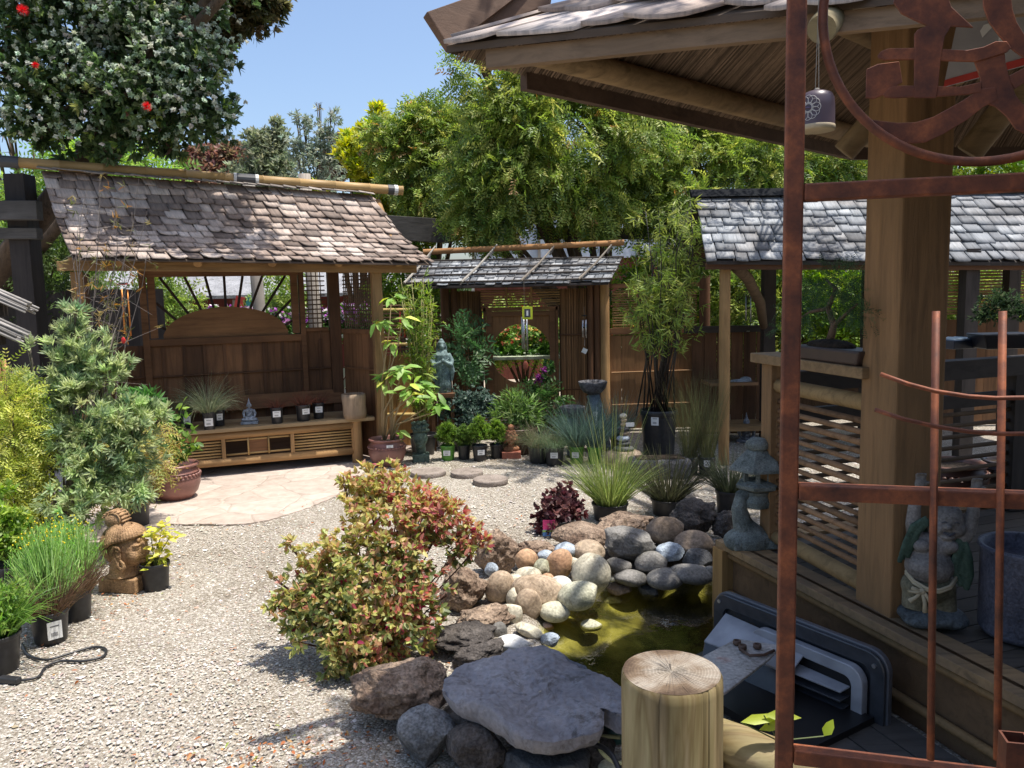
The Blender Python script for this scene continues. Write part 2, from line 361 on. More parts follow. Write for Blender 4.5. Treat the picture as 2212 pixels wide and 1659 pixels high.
cg = pick([(.50, .455, .40), (.42, .38, .32), (.34, .29, .24), (.60, .565, .51), (.42, .30, .22), (.26, .23, .21)], n, [4, 4, 3, 2, 1, 1], .1)
LOOSE = leafmat('loose_stone', 0.85, 0.0, 0.2)
lg = npmesh('gravel', Vg, Fg, LOOSE, col=np.repeat(cg, 6, 0)); lg['kind'] = 'stuff'; lg['label'] = 'pale loose gravel chips covering the yard'
# water
def water_mat():
    m, t, b = newmat('water'); t.nodes.remove(b)
    gl = nd(t, 'ShaderNodeBsdfGlossy'); gl.inputs['Roughness'].default_value = 0.02; gl.inputs[0].default_value = (1, 1, 1, 1)
    tr = nd(t, 'ShaderNodeBsdfTransparent'); tr.inputs[0].default_value = (0.85, 0.84, 0.58, 1)
    fr = nd(t, 'ShaderNodeFresnel'); fr.inputs[0].default_value = 1.42
    n = nd(t, 'ShaderNodeTexNoise'); n.inputs['Scale'].default_value = 14; n.inputs['Detail'].default_value = 2; t.links.new(coords(t), n.inputs['Vector'])
    bp = nd(t, 'ShaderNodeBump'); bp.inputs['Strength'].default_value = 0.22; bp.inputs['Distance'].default_value = 0.01; t.links.new(n.outputs[0], bp.inputs['Height'])
    t.links.new(bp.outputs[0], gl.inputs['Normal']); t.links.new(bp.outputs[0], fr.inputs['Normal'])
    mx = nd(t, 'ShaderNodeMixShader'); t.links.new(fr.outputs[0], mx.inputs[0]); t.links.new(tr.outputs[0], mx.inputs[1]); t.links.new(gl.outputs[0], mx.inputs[2])
    t.links.new(mx.outputs[0], t.nodes['Material Output'].inputs[0]); return m
mb = MB(); ring = [(0.75+0.80*math.cos(a), 3.72+0.74*math.sin(a), -0.05) for a in np.linspace(0, 2*math.pi, 48, endpoint=False)]
mb.add(ring, [tuple(range(48))]); wt = mb.build('pond_water', water_mat()); wt['kind'] = 'structure'
mb = MB(); mb.add([(-2.5, 9.9, .012), (4.0, 9.9, .012), (4.0, 15, .012), (-2.5, 15, .012)], [(0, 1, 2, 3)]); o = mb.build('path', wood((.46, .39, .31), 'x', island=0)); o['kind'] = 'structure'
# flagstone paving in front of the shelter
def paving_mat():
    m, t, b = newmat('flagstone'); cv = coords(t)
    no = nd(t, 'ShaderNodeTexNoise'); no.inputs['Scale'].default_value = 3; t.links.new(cv, no.inputs['Vector'])
    mx = nd(t, 'ShaderNodeMix', data_type='VECTOR'); mx.inputs[0].default_value = 0.12; t.links.new(cv, mx.inputs[4]); t.links.new(no.outputs[1], mx.inputs[5])
    vo = nd(t, 'ShaderNodeTexVoronoi', feature='DISTANCE_TO_EDGE'); vo.inputs['Scale'].default_value = 3.2; t.links.new(mx.outputs[1], vo.inputs['Vector'])
    vc = nd(t, 'ShaderNodeTexVoronoi'); vc.inputs['Scale'].default_value = 3.2; t.links.new(mx.outputs[1], vc.inputs['Vector'])
    sep = nd(t, 'ShaderNodeSeparateColor'); t.links.new(vc.outputs['Color'], sep.inputs[0])
    col = ramp(t, sep.outputs[0], [(0, (0.42, 0.345, 0.29)), (0.5, (0.47, 0.39, 0.33)), (1, (0.51, 0.43, 0.37))])
    n2 = nd(t, 'ShaderNodeTexNoise'); n2.inputs['Scale'].default_value = 9; n2.inputs['Detail'].default_value = 9; n2.inputs['Roughness'].default_value = .7; t.links.new(cv, n2.inputs['Vector'])
    col = mul(t, col, ramp(t, n2.outputs[0], [(0.3, (0.75, 0.74, 0.72)), (0.7, (1.15, 1.15, 1.15))]))
    col = mul(t, col, ramp(t, vo.outputs[0], [(0.0, (0.88, 0.86, 0.83)), (0.02, (1, 1, 1))]))
    t.links.new(col, b.inputs['Base Color']); b.inputs['Roughness'].default_value = 0.8
    bp = nd(t, 'ShaderNodeBump'); bp.inputs['Distance'].default_value = 0.01; bp.inputs['Strength'].default_value = 0.6
    t.links.new(ramp(t, vo.outputs[0], [(0, (0, 0, 0)), (0.04, (1, 1, 1))]), bp.inputs['Height']); t.links.new(bp.outputs[0], b.inputs['Normal']); return m
edge = [(250, 1185), (330, 1140), (420, 1134), (500, 1135), (570, 1128), (640, 1108), (700, 1085), (745, 1060), (775, 1035), (800, 1010), (860, 985)]
pts = [q+np.array([R_.uniform(-.012, .012), R_.uniform(-.012, .012), 0]) for q in curvy([G(x, y, 0.0) for x, y in edge], 9)]+[np.array([-0.7, 9.0, 0]), np.array([-5.5, 7.6, 0]), np.array([-5.5, 5.6, 0])]
mb = MB(); mb.prism([(p[0], p[1], 0.0) for p in pts], (0, 0, 0.0095)); pv = mb.build('paving', paving_mat()); pv['kind'] = 'structure'
# ------------------------------------------------------------------ frames of reference for the wooden structures
class Fr:
    def __init__(s, o, yaw):
        s.o = np.array([o[0], o[1], 0.]); s.a = math.radians(yaw); s.u = np.array([math.cos(s.a), math.sin(s.a), 0]); s.n = np.array([-math.sin(s.a), math.cos(s.a), 0])
    def pl(s, x, y, c):
        v = ray(x, y); t = ((s.o-EYE)@s.n+c)/(v@s.n); q = EYE+v*t; return float((q-s.o)@s.u), float(q[2])
    def w(s, lx, ly, z=0.0): return s.o+s.u*lx+s.n*ly+np.array([0, 0, z])
    def thing(s, name, label, cat, group=None): return thing(name, label, cat, s.o, s.a, group)
S = Fr(G(771, 998), 22)
CEDAR = (0.20, 0.095, 0.042); CEDAR_D = (0.13, 0.062, 0.03); FIR = (0.36, 0.21, 0.09); GREYW = (0.20, 0.18, 0.165)
BAMBOO = (0.42, 0.27, 0.11)
def W(c, ax='z', **k): return wood(c, ax, **k)
def shingle_mat(c1, c2, c3, name='shingle'):
    m, t, b = newmat(name); geo = nd(t, 'ShaderNodeNewGeometry'); cv = coords(t)
    col = ramp(t, geo.outputs['Random Per Island'], [(0.0, c1), (0.45, c2), (1.0, c3)])
    tc = nd(t, 'ShaderNodeTexCoord'); at = nd(t, 'ShaderNodeAttribute', attribute_name='Col')   # Col = along-the-shingle grain coordinates
    n1 = nd(t, 'ShaderNodeTexNoise'); n1.inputs['Scale'].default_value = 1.0; n1.inputs['Detail'].default_value = 8; n1.inputs['Roughness'].default_value = .75; t.links.new(at.outputs[0], n1.inputs['Vector'])
    col = mul(t, col, ramp(t, n1.outputs[0], [(0.3, (0.5, 0.5, 0.5)), (0.5, (0.95, 0.95, 0.95)), (0.7, (1.35, 1.3, 1.25))]))
    n2 = nd(t, 'ShaderNodeTexNoise'); n2.inputs['Scale'].default_value = 2.3; n2.inputs['Detail'].default_value = 4; t.links.new(cv, n2.inputs['Vector'])
    col = mul(t, col, ramp(t, n2.outputs[0], [(0.35, (0.72, 0.66, 0.62)), (0.6, (1.1, 1.1, 1.1))]))
    t.links.new(col, b.inputs['Base Color']); b.inputs['Roughness'].default_value = 0.72; b.inputs['Specular IOR Level'].default_value = 0.35
    bp = nd(t, 'ShaderNodeBump'); bp.inputs['Strength'].default_value = 0.5; bp.inputs['Distance'].default_value = 0.004; t.links.new(n1.outputs[0], bp.inputs['Height']); t.links.new(bp.outputs[0], b.inputs['Normal']); return m
def shingles(name, patch, rows, width, expo_overlap, thick, curl, mat, parent, seed=3, wj=0.35, skew=0.0):
    """patch(u,v)->xyz, u along the eave 0..1, v up the slope 0..1; courses of cupped wooden shakes, each its own island"""
    r = random.Random(seed); V = []; Fa = []; C = []; nb = 0
    p = lambda a, b: np.array(patch(a, b))
    for i in range(rows):
        v0 = i/rows; v1 = min(1.0, (i+1+expo_overlap)/rows); Lw = np.linalg.norm(p(1, v0)-p(0, v0)); u = -r.random()*width/Lw
        while u < 1:
            wd = width*r.uniform(1-wj, 1+wj)/Lw; a, b = max(u, 0), min(u+wd, 1); u += wd
            if (b-a)*Lw < 0.02: continue
            g = r.uniform(.002, .0075)/Lw; a += g; b -= g; jit = r.uniform(-0.22, 0.16)/rows; lift = r.choice((.3, .6, 1, 1.4, 2.2, 3.0)); tw = r.uniform(-1, 1)*0.004; ox = r.random()*50
            e1 = p(b, v0)-p(a, v0); e2 = p((a+b)/2, v1)-p((a+b)/2, v0); nn = np.cross(e1, e2); nn /= np.linalg.norm(nn)
            if nn[2] < 0: nn = -nn
            nu, nv = 4, 3
            for top in (1, 0):
                for j in range(nv+1):
                    for k in range(nu+1):
                        q = k/nu; s_ = j/nv; vv = (v0+jit)*(1-s_)+v1*s_; vv = min(max(vv, -0.6/rows), 1.0)
                        pt = p(a+(b-a)*q, vv)
                        cup = curl*lift*((2*q-1)**2)*(1-s_)**1.5 + curl*0.5*lift*(1-s_)**2
                        hgt = thick*(1.9*(1-s_)+0.1) + cup + tw*(2*q-1)*(1-s_) - (0 if top else thick*(0.9*(1-s_)+0.3))
                        V.append(pt+nn*hgt); C.append((ox+q*(b-a)*Lw*55, ox*1.7+s_*1.2, 3.0*i+ox))
            m = (nu+1)*(nv+1); idx = lambda t, j, k: nb+t*m+j*(nu+1)+k
            for j in range(nv):
                for k in range(nu):
                    Fa.append((idx(0, j, k), idx(0, j, k+1), idx(0, j+1, k+1), idx(0, j+1, k)))
            for k in range(nu): Fa.append((idx(1, 0, k), idx(1, 0, k+1), idx(0, 0, k+1), idx(0, 0, k)))
            for j in range(nv):
                Fa.append((idx(0, j, 0), idx(0, j+1, 0), idx(1, j+1, 0), idx(1, j, 0))); Fa.append((idx(1, j, nu), idx(1, j+1, nu), idx(0, j+1, nu), idx(0, j, nu)))
            nb += 2*m
    return npmesh(name, V, Fa, mat, parent, col=np.array(C))
def bilin(A, B, Cc, D, sag=0.0):      # A eave-left, B eave-right, Cc top-left, D top-right
    A, B, Cc, D = [np.array(q, float) for q in (A, B, Cc, D)]
    def f(u, v):
        q = (A*(1-u)+B*u)*(1-v)+(Cc*(1-u)+D*u)*v; q = q.copy(); q[2] -= sag*math.sin(math.pi*min(max(v, 0), 1)); return q
    return f
def bamboo(mb, a, b, r, step=0.28, n=12, mi=0):
    a = Vector([float(q) for q in a]); b = Vector([float(q) for q in b]); L = (b-a).length; k = max(2, int(L/step)); pts = []; rs = []
    for i in range(k+1):
        t = i/k
        for dt, q in ((-0.012, 1.0), (-0.004, 1.07), (0.004, 1.07), (0.012, 0.97)):
            tt = t+dt*0.5/L*1.0
            if 0 <= tt <= 1: pts.append(a.lerp(b, tt)); rs.append(r*q)
    mb.tube(pts, rs, n, mi=mi)
SH_BROWN = shingle_mat((0.15, 0.115, 0.095), (0.34, 0.265, 0.22), (0.54, 0.46, 0.40))
SH_GREY = shingle_mat((0.12, 0.13, 0.145), (0.23, 0.245, 0.265), (0.36, 0.38, 0.40))
CB = W(CEDAR, 'z', island=0.4, weather=(0.09, 0.045, 0.025)); CBX = W(CEDAR, 'x', island=0.3); CBD = W(CEDAR_D, 'z'); CBDX = W(CEDAR_D, 'x')
FRX = W(FIR, 'x'); FRZ = W(FIR, 'z'); FRY = W(FIR, 'y'); BAMX = W(BAMBOO, 'x', sc=0.7, var=0.35, rough=0.5); BAMZ = W(BAMBOO, 'z', sc=0.7, var=0.35, rough=0.5)
DARKW = W((0.055, 0.045, 0.04), 'x'); DARKZ = W((0.055, 0.045, 0.04), 'z')

sh = S.thing('bench_shelter', 'brown cedar shelter with a shingled roof and sunburst window over the long bench', 'shelter')
YB = 0.55
# back wall: vertical boards and battens
mb = MB(); x = -2.25
while x < 0.0:
    wd = min(R_.uniform(0.165, 0.2), 0.0-x); zt = 1.19 if x < -0.40 else 1.27
    mb.box((x+wd/2, YB+0.012+R_.uniform(-.002, .002), zt/2+0.02), (wd-0.0025, 0.018, zt-0.04)); x += wd
mb.build('back_wall', CB, sh)
mb = MB(); x = -2.22
while x < 0.0: mb.box((x, YB-0.006, 0.61), (0.028, 0.014, 1.14)); x += 0.182
mb.build('batten', CBD, sh)
mb = MB(); mb.tube([(-2.2, YB-0.02, 0.89), (0.0, YB-0.02, 0.89)], 0.008, 6); mb.tube([(-2.2, YB-0.02, 0.30), (0.0, YB-0.02, 0.30)], 0.008, 6); mb.build('cross_cane', W(CEDAR_D, 'x'), sh)
# window frame
wl, wr, zb, zt = -1.77, -0.41, 1.20, 1.89
wf = MB(); t = 0.065
wf.box(((wl+wr)/2, YB, zb+t/2-0.02), (wr-wl+0.06, 0.08, t)); wf.box(((wl+wr)/2, YB, zt-t/2), (wr-wl+0.06, 0.075, t))
wf.box((wl+t/2, YB, (zb+zt)/2), (t, 0.07, zt-zb-2*t+0.02)); wf.box((wr-t/2, YB, (zb+zt)/2), (t, 0.07, zt-zb-2*t+0.02))
wf.box((wl-0.04, YB, (zb+zt)/2-0.3), (0.06, 0.09, 1.3)); wf.box((wr+0.035, YB, 0.95), (0.05, 0.09, 1.9))
win = wf.build('window', CBX, sh, bevel=0.003)
cx = (wl+wr)/2; il, ir, ib, it = wl+t, wr-t, zb+t-0.02, zt-t
mb = MB(); pts = []
for i in range(33):
    q = -1+2*i/32; pts.append((cx+q*0.57, YB-0.01, ib+0.30*math.sqrt(max(0, 1-(q*0.99)**2))*(0.96)))
mb.prism([(p[0], p[1], p[2]) for p in [(cx-0.57, YB-0.01, ib)]+pts+[(cx+0.57, YB-0.01, ib)]], (0, 0.02, 0))
mb.build('arch_panel', W((0.24, 0.12, 0.05), 'x', weather=(0.16, 0.075, 0.03)), win)
mb = MB(); c0 = (cx, ib-0.28)
for k in range(-7, 8):
    a = rad(90-k*11.2); dx, dz = math.cos(a), math.sin(a); tmax = 3
    tmax = min(tmax, (it-c0[1])/dz)
    if dx > 1e-3: tmax = min(tmax, (ir-c0[0])/dx)
    if dx < -1e-3: tmax = min(tmax, (il-c0[0])/dx)
    if c0[1]+dz*tmax < ib+0.02: continue
    tmin = 0.46
    if tmin < tmax: mb.tube([(c0[0]+dx*tmin, YB+0.02, c0[1]+dz*tmin), (c0[0]+dx*tmax, YB+0.02, c0[1]+dz*tmax)], 0.0125, 8)
mb.build('sunburst_cane', W((0.05, 0.03, 0.02), 'z'), win)
# lattice panels, corner posts, return wall
def lattice(mb, a, b, z0, z1, step=0.047, r=0.008):
    a = Vector(a); b = Vector(b); L = (b-a).length; k = int(L/step); nrm = Vector((-(b-a).y, (b-a).x)).normalized()*0.012
    for i in range(1, k+1):
        p = a.lerp(b, i/(k+1)); mb.beam((p.x, p.y, z0), (p.x+R_.uniform(-.004, .004), p.y, z1), r*1.6, r)
    kz = int((z1-z0)/step)
    for i in range(1, kz+1):
        z = z0+(z1-z0)*i/(kz+1); mb.beam((a.x+nrm.x, a.y+nrm.y, z+R_.uniform(-.004, .004)), (b.x+nrm.x, b.y+nrm.y, z), r, r*1.6)
LAT = W((0.16, 0.10, 0.06), 'z')
mb = MB(); lattice(mb, (-0.36, YB), (-0.14, YB), 1.30, 1.86); mb.build('lattice', LAT, sh)
for z_, h_ in ((1.285, .035), (1.875, .04)): mb = MB(); mb.box((-0.25, YB, z_), (0.24, 0.06, h_)); mb.build('lattice_rail', CBX, sh)
A2, B2 = (0.02, YB-0.05), (0.225, -0.06)
mb = MB(); lattice(mb, A2, B2, 1.28, 1.84, 0.04); mb.build('lattice', LAT, sh)
mb = MB(); k = 5
for i in range(k):
    p = Vector(A2).lerp(Vector(B2), i/k); q = Vector(A2).lerp(Vector(B2), (i+0.97)/k); mb.beam((p.x, p.y, 0.63), (q.x, q.y, 0.63), 0.016, 1.22)
mb.build('side_wall', CB, sh)
for z_ in (1.26, 1.86): mb = MB(); mb.beam((*A2, z_), (*B2, z_), 0.05, 0.045); mb.build('lattice_rail', CBX, sh)
mb = MB(); mb.beam((*[q-0.02 for q in A2], 0.89), (B2[0]-0.02, B2[1], 0.89), 0.012, 0.014); mb.build('cross_cane', CBX, sh)
for (px_, py_, w_) in ((0.24, -0.10, 0.095), (-0.06, YB-0.01, 0.11), (-2.27, -0.10, 0.09), (-2.30, YB, 0.10)):
    mb = MB(); mb.box((px_, py_, 0.93), (w_, w_, 1.86)); mb.build('post', FRZ if py_ < 0 else CBD, sh, bevel=0.004)
mb = MB()
for i in range(5): mb.box((-2.29, -0.02+i*0.115, 0.8), (0.018, 0.11, 1.5))
mb.build('side_wall', CB, sh)
mb = MB(); mb.beam((-2.4, -0.17, 1.905), (0.62, -0.17, 1.852), 0.04, 0.075); mb.beam((-2.4, YB, 1.96), (0.25, YB, 1.92), 0.06, 0.1); mb.build('eave_beam', FRX, sh, bevel=0.004)
for xx_ in (254, 427, 588, 732, 862):
    lx, lz = S.pl(xx_, 570, -0.24); mb = MB(); mb.tube([(lx, -0.25, lz-0.0), (lx, 0.55, lz+0.66)], 0.036, 12); mb.build('rafter', FRY, sh, smooth=False)
patch = bilin((-2.27, -0.36, 1.965), (0.735, -0.36, 1.90), (-2.55, 0.50, 2.76), (0.36, 0.50, 2.62), 0.07)
shingles('shingles', patch, 12, 0.13, 0.9, 0.008, 0.0055, SH_BROWN, sh, 5)
mb = MB(); A_, B_, C_, D_ = patch(0, 0), patch(1, 0), patch(0, 1), patch(1, 1)
for i in range(8):
    a = patch(0.004, i/8); b = patch(0.996, i/8); c = patch(0.996, (i+0.98)/8); d = patch(0.004, (i+.98)/8)
    mb.prism([a-[0, 0, 0.012], b-[0, 0, .012], c-[0, 0, .012], d-[0, 0, .012]], (0, 0, -0.012))
mb.build('sheathing', W((0.10, 0.07, 0.05), 'x'), sh)
bp_ = bilin((-2.4, 1.3, 2.0), (0.6, 1.3, 1.9), (-2.55, 0.53, 2.76), (0.36, 0.53, 2.62), 0.05)
shingles('shingles', bp_, 8, 0.16, 0.6, 0.008, 0.006, SH_BROWN, sh, 6)
# ridge shakes standing proud under the pole
mb = MB()
for i in range(24):
    q = (i+0.5)/24; p = patch(q, 1.0); mb.box((p[0], p[1]-0.03, p[2]+0.025), (0.155, 0.16, 0.008), Matrix.Rotation(rad(R_.uniform(10, 20)), 3, 'X') @ Matrix.Rotation(rad(R_.uniform(4, 9)), 3, 'Y'))
mb.build('ridge_shakes', W((0.30, 0.26, 0.23), 'y', island=.4), sh)
a = S.pl(-70, 343, 0.5); b = S.pl(870, 412, 0.5); a = (a[0], 0.5, a[1]); b = (b[0], 0.5, b[1])
mb = MB(); bamboo(mb, a, b, 0.047, 0.34, 14); pole = mb.build('ridge_pole', BAMX, sh, smooth=True)
mb = MB(); va, vb = Vector(a), Vector(b)
WT, BT = plain('white_tape', (0.62, 0.62, 0.6), 0.5), plain('black_tape', (0.05, 0.05, 0.055), 0.4)
for q0, q1, in ((0.565, 0.572), (0.617, 0.625), (0.975, 0.985)): mb = MB(); mb.tube([va.lerp(vb, q0), va.lerp(vb, q1)], 0.053, 14); mb.build('tie_band', WT, pole)
for q0, q1 in ((0.572, 0.617), (0.958, 0.974), (0.02, 0.10)): mb = MB(); mb.tube([va.lerp(vb, q0), va.lerp(vb, q1)], 0.051, 14); mb.build('tie_band', BT, pole)
# ------------------------------------------------------------------ bench
bn = S.thing('bench', 'long wooden bench with slatted bamboo apron carrying small pots', 'bench')
mb = MB(); mb.box((-1.06, 0.15, 0.428), (2.42, 0.29, 0.03)); mb.box((-1.06, -0.05, 0.43), (2.46, 0.115, 0.034)); mb.box((-1.1, 0.40, 0.429), (2.4, 0.2, 0.03)); mb.build('seat', W((0.34, 0.24, 0.13), 'x', island=.25), bn, bevel=0.004)
for z0_, z1_ in ((.375, .375), (.14, .125)): mb = MB(); mb.tube([(-2.2, -0.05, z0_), (-0.02, -0.05, z1_)], 0.037, 10, jit=.03); mb.build('rail', FRX, bn, smooth=True)
for lx in (0.0, -2.15): 
    for ly in (-0.05, 0.42):
        mb = MB(); mb.tube([(lx, ly, 0), (lx, ly, 0.413)], 0.052, 14); mb.build('leg', FRZ, bn, autos=True)
st1 = S.pl(309.7*0+1065*.4535, 309.7+1450*.4535, -.05)[0]; st2 = S.pl(1393*.4535, 309.7+1430*.4535, -.05)[0]
for q in (st1, st2): mb = MB(); mb.box((q, -0.055, 0.257), (0.034, 0.03, 0.185)); mb.build('stile', FRZ, bn)
for x0, x1 in ((-2.1, st1-.02), (st2+.02, -0.05)):
    mb = MB()
    for i in range(6): z = 0.185+i*0.027; mb.tube([(x0, -0.05, z+R_.uniform(-.003, .003)), (x1, -0.05, z)], 0.0085, 6)
    mb.build('bamboo_slats', BAMX, bn, smooth=True)
mb = MB(); c = (st1+st2)/2
mb.tube([(st1+.02, -0.05, 0.195), (st2-.02, -0.05, 0.195)], 0.009, 6); mb.tube([(st1+.02, -0.05, 0.325), (st2-.02, -0.05, 0.325)], 0.009, 6)
for q in (c-0.09, c+0.09): mb.tube([(q, -0.062, 0.18), (q, -0.062, 0.34)], 0.008, 6)
mb.build('bamboo_frame', BAMX, bn, smooth=True)
mb = MB(); mb.box((c, -0.045, 0.26), (0.16, 0.008, 0.125)); mb.build('centre_panel', CBX, bn)
mb = MB(); mb.tube([(-0.05, -.04, .32), (-.12, .1, .3)], .01, 6); mb.box((-1.05, 0.49, 0.60), (2.05, 0.02, 0.14), Matrix.Rotation(rad(-8), 3, 'X')); mb.build('back_rest', CBX, bn)
mb = MB(); mb.box((-1.1, 0.10, 0.25), (2.15, 0.012, 0.26)); mb.build('shade_panel', W((.07, .04, .025), 'x'), bn)  # dark sheet added for the shade under the bench
# ------------------------------------------------------------------ wall with the round opening (plane Y = 9)
def slats(mb, x0, x1, z0, z1, step, r, y=0.0, jig=0.004):
    k = int((z1-z0)/step)
    for i in range(k+1):
        z = z0+i*step; mb.tube([(x0, y+R_.uniform(-.003, .003), z+R_.uniform(-jig, jig)), (x1, y, z+R_.uniform(-jig, jig))], r*R_.uniform(.85, 1.12), 6)
def boards(mb, x0, x1, z0, z1, wd, y=0.0, th=0.018, gap=0.004):
    x = x0
    while x < x1-0.02:
        q = min(wd*R_.uniform(.92, 1.08), x1-x); mb.box((x+q/2, y+R_.uniform(-.002, .002), (z0+z1)/2), (q-gap, th, z1-z0+R_.uniform(-.01, .01))); x += q
def logm(parent, name, a, b, r, mat, n=14, jit=0.02):
    mb = MB(); a = Vector(a); b = Vector(b); mb.tube([a.lerp(b, i/5) for i in range(6)], [r*R_.uniform(.96, 1.04) for _ in range(6)], n, jit=jit); return mb.build(name, mat, parent, autos=True)
GW = thing('moon_window_wall', 'cedar and reed wall with a round opening and a batten shingle roof', 'garden wall', (0, 9.0, 0))
mb = MB(); cx0, cz0, rr = 0.114, 0.92, 0.335; x0, x1, z0, z1 = -0.27, 0.49, 0.28, 1.40
n = 48; ring = [(cx0+rr*math.cos(2*math.pi*k/n), cz0+rr*math.sin(2*math.pi*k/n)) for k in range(n)]
def outer(k):
    a = 2*math.pi*k/n; c, s = math.cos(a), math.sin(a); t = 9
    if c > 1e-6: t = min(t, (x1-cx0)/c)
    if c < -1e-6: t = min(t, (x0-cx0)/c)
    if s > 1e-6: t = min(t, (z1-cz0)/s)
    if s < -1e-6: t = min(t, (z0-cz0)/s)
    return cx0+t*c, cz0+t*s
vs = []
for y in (-0.012, 0.012):
    for k in range(n): vs.append((ring[k][0], y, ring[k][1]))
    for k in range(n): o_ = outer(k); vs.append((o_[0], y, o_[1]))
fs = []
for k in range(n):
    k2 = (k+1) % n; fs += [(k, n+k, n+k2, k2), (2*n+k2, 3*n+k2, 3*n+k, 2*n+k), (k, k2, 2*n+k2, 2*n+k)]
mb.add(vs, fs); 
PAN = W((0.26, 0.13, 0.055), 'z', island=0, weather=(0.17, 0.08, 0.035))
mb.build('round_opening_panel', PAN, GW)
mb = MB(); 
for k in range(1, 5): mb.box((x0+k*0.152, -0.0135, 1.32), (0.005, 0.004, 0.14))
for s_ in (-1, 1):
    mb.box((cx0+s_*0.355, -0.02, 0.84), (0.065, 0.05, 1.15)); mb.box((cx0+s_*0.405, -0.012, 0.84), (0.03, 0.08, 1.24))
mb.box((cx0, -0.021, 1.375), (0.645, 0.05, 0.055)); mb.box((cx0, -0.012, 1.425), (0.86, 0.08, 0.04)); mb.build('opening_frame', CBX, GW, bevel=.003)
for (a, b, c) in ((-0.58, -0.34, 0), (0.57, 0.86, 0)):
    mb = MB(); x = a
    while x < b: mb.tube([(x, R_.uniform(-.003, .003), 0.02), (x+R_.uniform(-.004, .004), 0, 1.64)], 0.0085*R_.uniform(.9, 1.1), 6); x += 0.0185
    rp_ = mb.build('reed_panel', W((0.24, 0.125, 0.055), 'z', island=.5), GW); mb = MB(); mb.box(((a+b)/2+(.04 if a > 0 else -.04), .024, .83), (b-a+.12, .006, 1.6)); mb.build('backing', W((.12, .065, .03), 'z'), rp_)
mb = MB(); 
for z in (1.12, 0.5): mb.tube([(-0.6, -0.02, z), (-0.33, -0.02, z)], 0.008, 6); mb.tube([(0.56, -0.02, z), (0.87, -0.02, z)], 0.008, 6)
mb.build('cross_cane', CBDX, GW)
mb = MB(); slats(mb, -0.33, 0.56, 1.465, 1.66, 0.028, 0.009); mb.build('bamboo_grille', W((0.36, 0.22, 0.09), 'x', island=.4), GW)
mb = MB()
for x in (-0.04, 0.24): mb.tube([(x, -0.015, 1.45), (x, -0.015, 1.67)], 0.012, 8)
mb.build('grille_stile', FRZ, GW)
mb = MB(); slats(mb, -0.33, 0.56, 0.03, 0.27, 0.03, 0.010); mb.build('bamboo_grille', W((0.36, 0.22, 0.09), 'x', island=.4), GW)
for x, r in ((-0.73, .052), (-0.63, .04), (0.90, .035), (0.975, .035), (1.06, .055)): logm(GW, 'post', (x, -0.02, 0), (x, -0.02, 1.78), r, FRZ if x > 1 else CBD)
mb = MB(); mb.box((0.17, 0.0, 1.70), (1.9, 0.08, 0.07)); mb.build('top_beam', CBDX, GW)
ev = bilin((-1.115, -0.46, 1.70), (1.07, -0.46, 1.70), (-1.03, 0.10, 1.99), (1.29, 0.10, 1.985), 0.0)
shingles('shingles', ev, 4, 0.10, 0.5, 0.006, 0.002, SH_GREY, GW, 9)
mb = MB(); mb.prism([q-[0, 0, 0.012] for q in (ev(0.01, 0), ev(.99, 0), ev(.99, 1), ev(.01, 1))], (0, 0, -0.02)); mb.prism([(-1.0, 0.12, 1.985), (1.28, 0.12, 1.98), (1.05, 0.6, 1.72), (-1.0, 0.6, 1.72)], (0, 0, -0.02)); mb.build('sheathing', DARKW, GW)
for v in (0.02, 0.30, 0.58, 0.88):
    a, b = ev(-0.01, v), ev(1.01, v); mb = MB(); mb.tube([a+[0, 0, .028], b+[0, 0, .028]], 0.011, 7); mb.build('batten', DARKW, GW)
a, b = np.array([-0.97, 0.10, 2.085]), np.array([1.30, 0.10, 2.14]); mb = MB(); bamboo(mb, a, b, 0.033, 0.30); mb.build('ridge_pole', W((0.36, 0.18, 0.07), 'x', var=.35), GW, smooth=True)
for q in (0.03, 0.33, 0.62, 0.90):
    t0 = ev(q-0.05 if q > .1 else q-.03, -0.06)+[0, 0, .05]; t1 = np.array([-1.03+2.32*q+0.10, 0.10, 2.06])
    mb = MB(); mb.tube([t0, t0*.5+t1*.5+[0, 0, .01], t1+[0.03, 0.02, 0.09]], [0.014, .012, .009], 7); mb.tube([t1+[-.05, -.03, -.04], t1+[.01, .0, .06]], .012, 6); mb.build('lashed_pole', W((0.20, 0.17, 0.14), 'x') if q > .4 else W((0.34, .31, .27), 'x'), GW)
# fence panels either side of that wall
fl = thing('bamboo_fence', 'boarded fence with bamboo grilles right of the round opening', 'fence', (1.13, 9.0, 0))
mb = MB(); boards(mb, -.03, 1.0, 0.03, 1.10, 0.155); mb.build('board_panel', W((0.27, 0.135, 0.055), 'z', island=.25), fl)
for a, b in ((0.02, 0.28), (0.34, 0.62), (0.68, 0.97)):
    mb = MB(); slats(mb, a, b, 1.19, 1.62, 0.027, 0.0085); mb.build('bamboo_grille', W((0.36, 0.22, 0.09), 'x', island=.4), fl)
mb = MB(); mb.box((0.5, 0, 1.145), (1.02, 0.05, 0.07)); mb.box((0.5, 0, 1.655), (1.02, 0.05, 0.05))
for x in (0.31, 0.65): mb.box((x, 0, 1.40), (0.04, 0.04, 0.44))
mb.build('fence_frame', CBX, fl)
mb = MB()
for z in (0.68, 0.31): mb.tube([(0, -0.022, z), (1.0, -0.022, z+.01)], 0.008, 6)
mb.build('cross_cane', W((0.33, .19, .09), 'x'), fl); logm(fl, 'post', (1.06, -0.0, 0), (1.06, 0, 1.75), 0.06, CBD)
fl = thing('bamboo_fence', 'short pale bamboo slatted fence left of the round opening', 'fence', (-1.30, 9.1, 0))
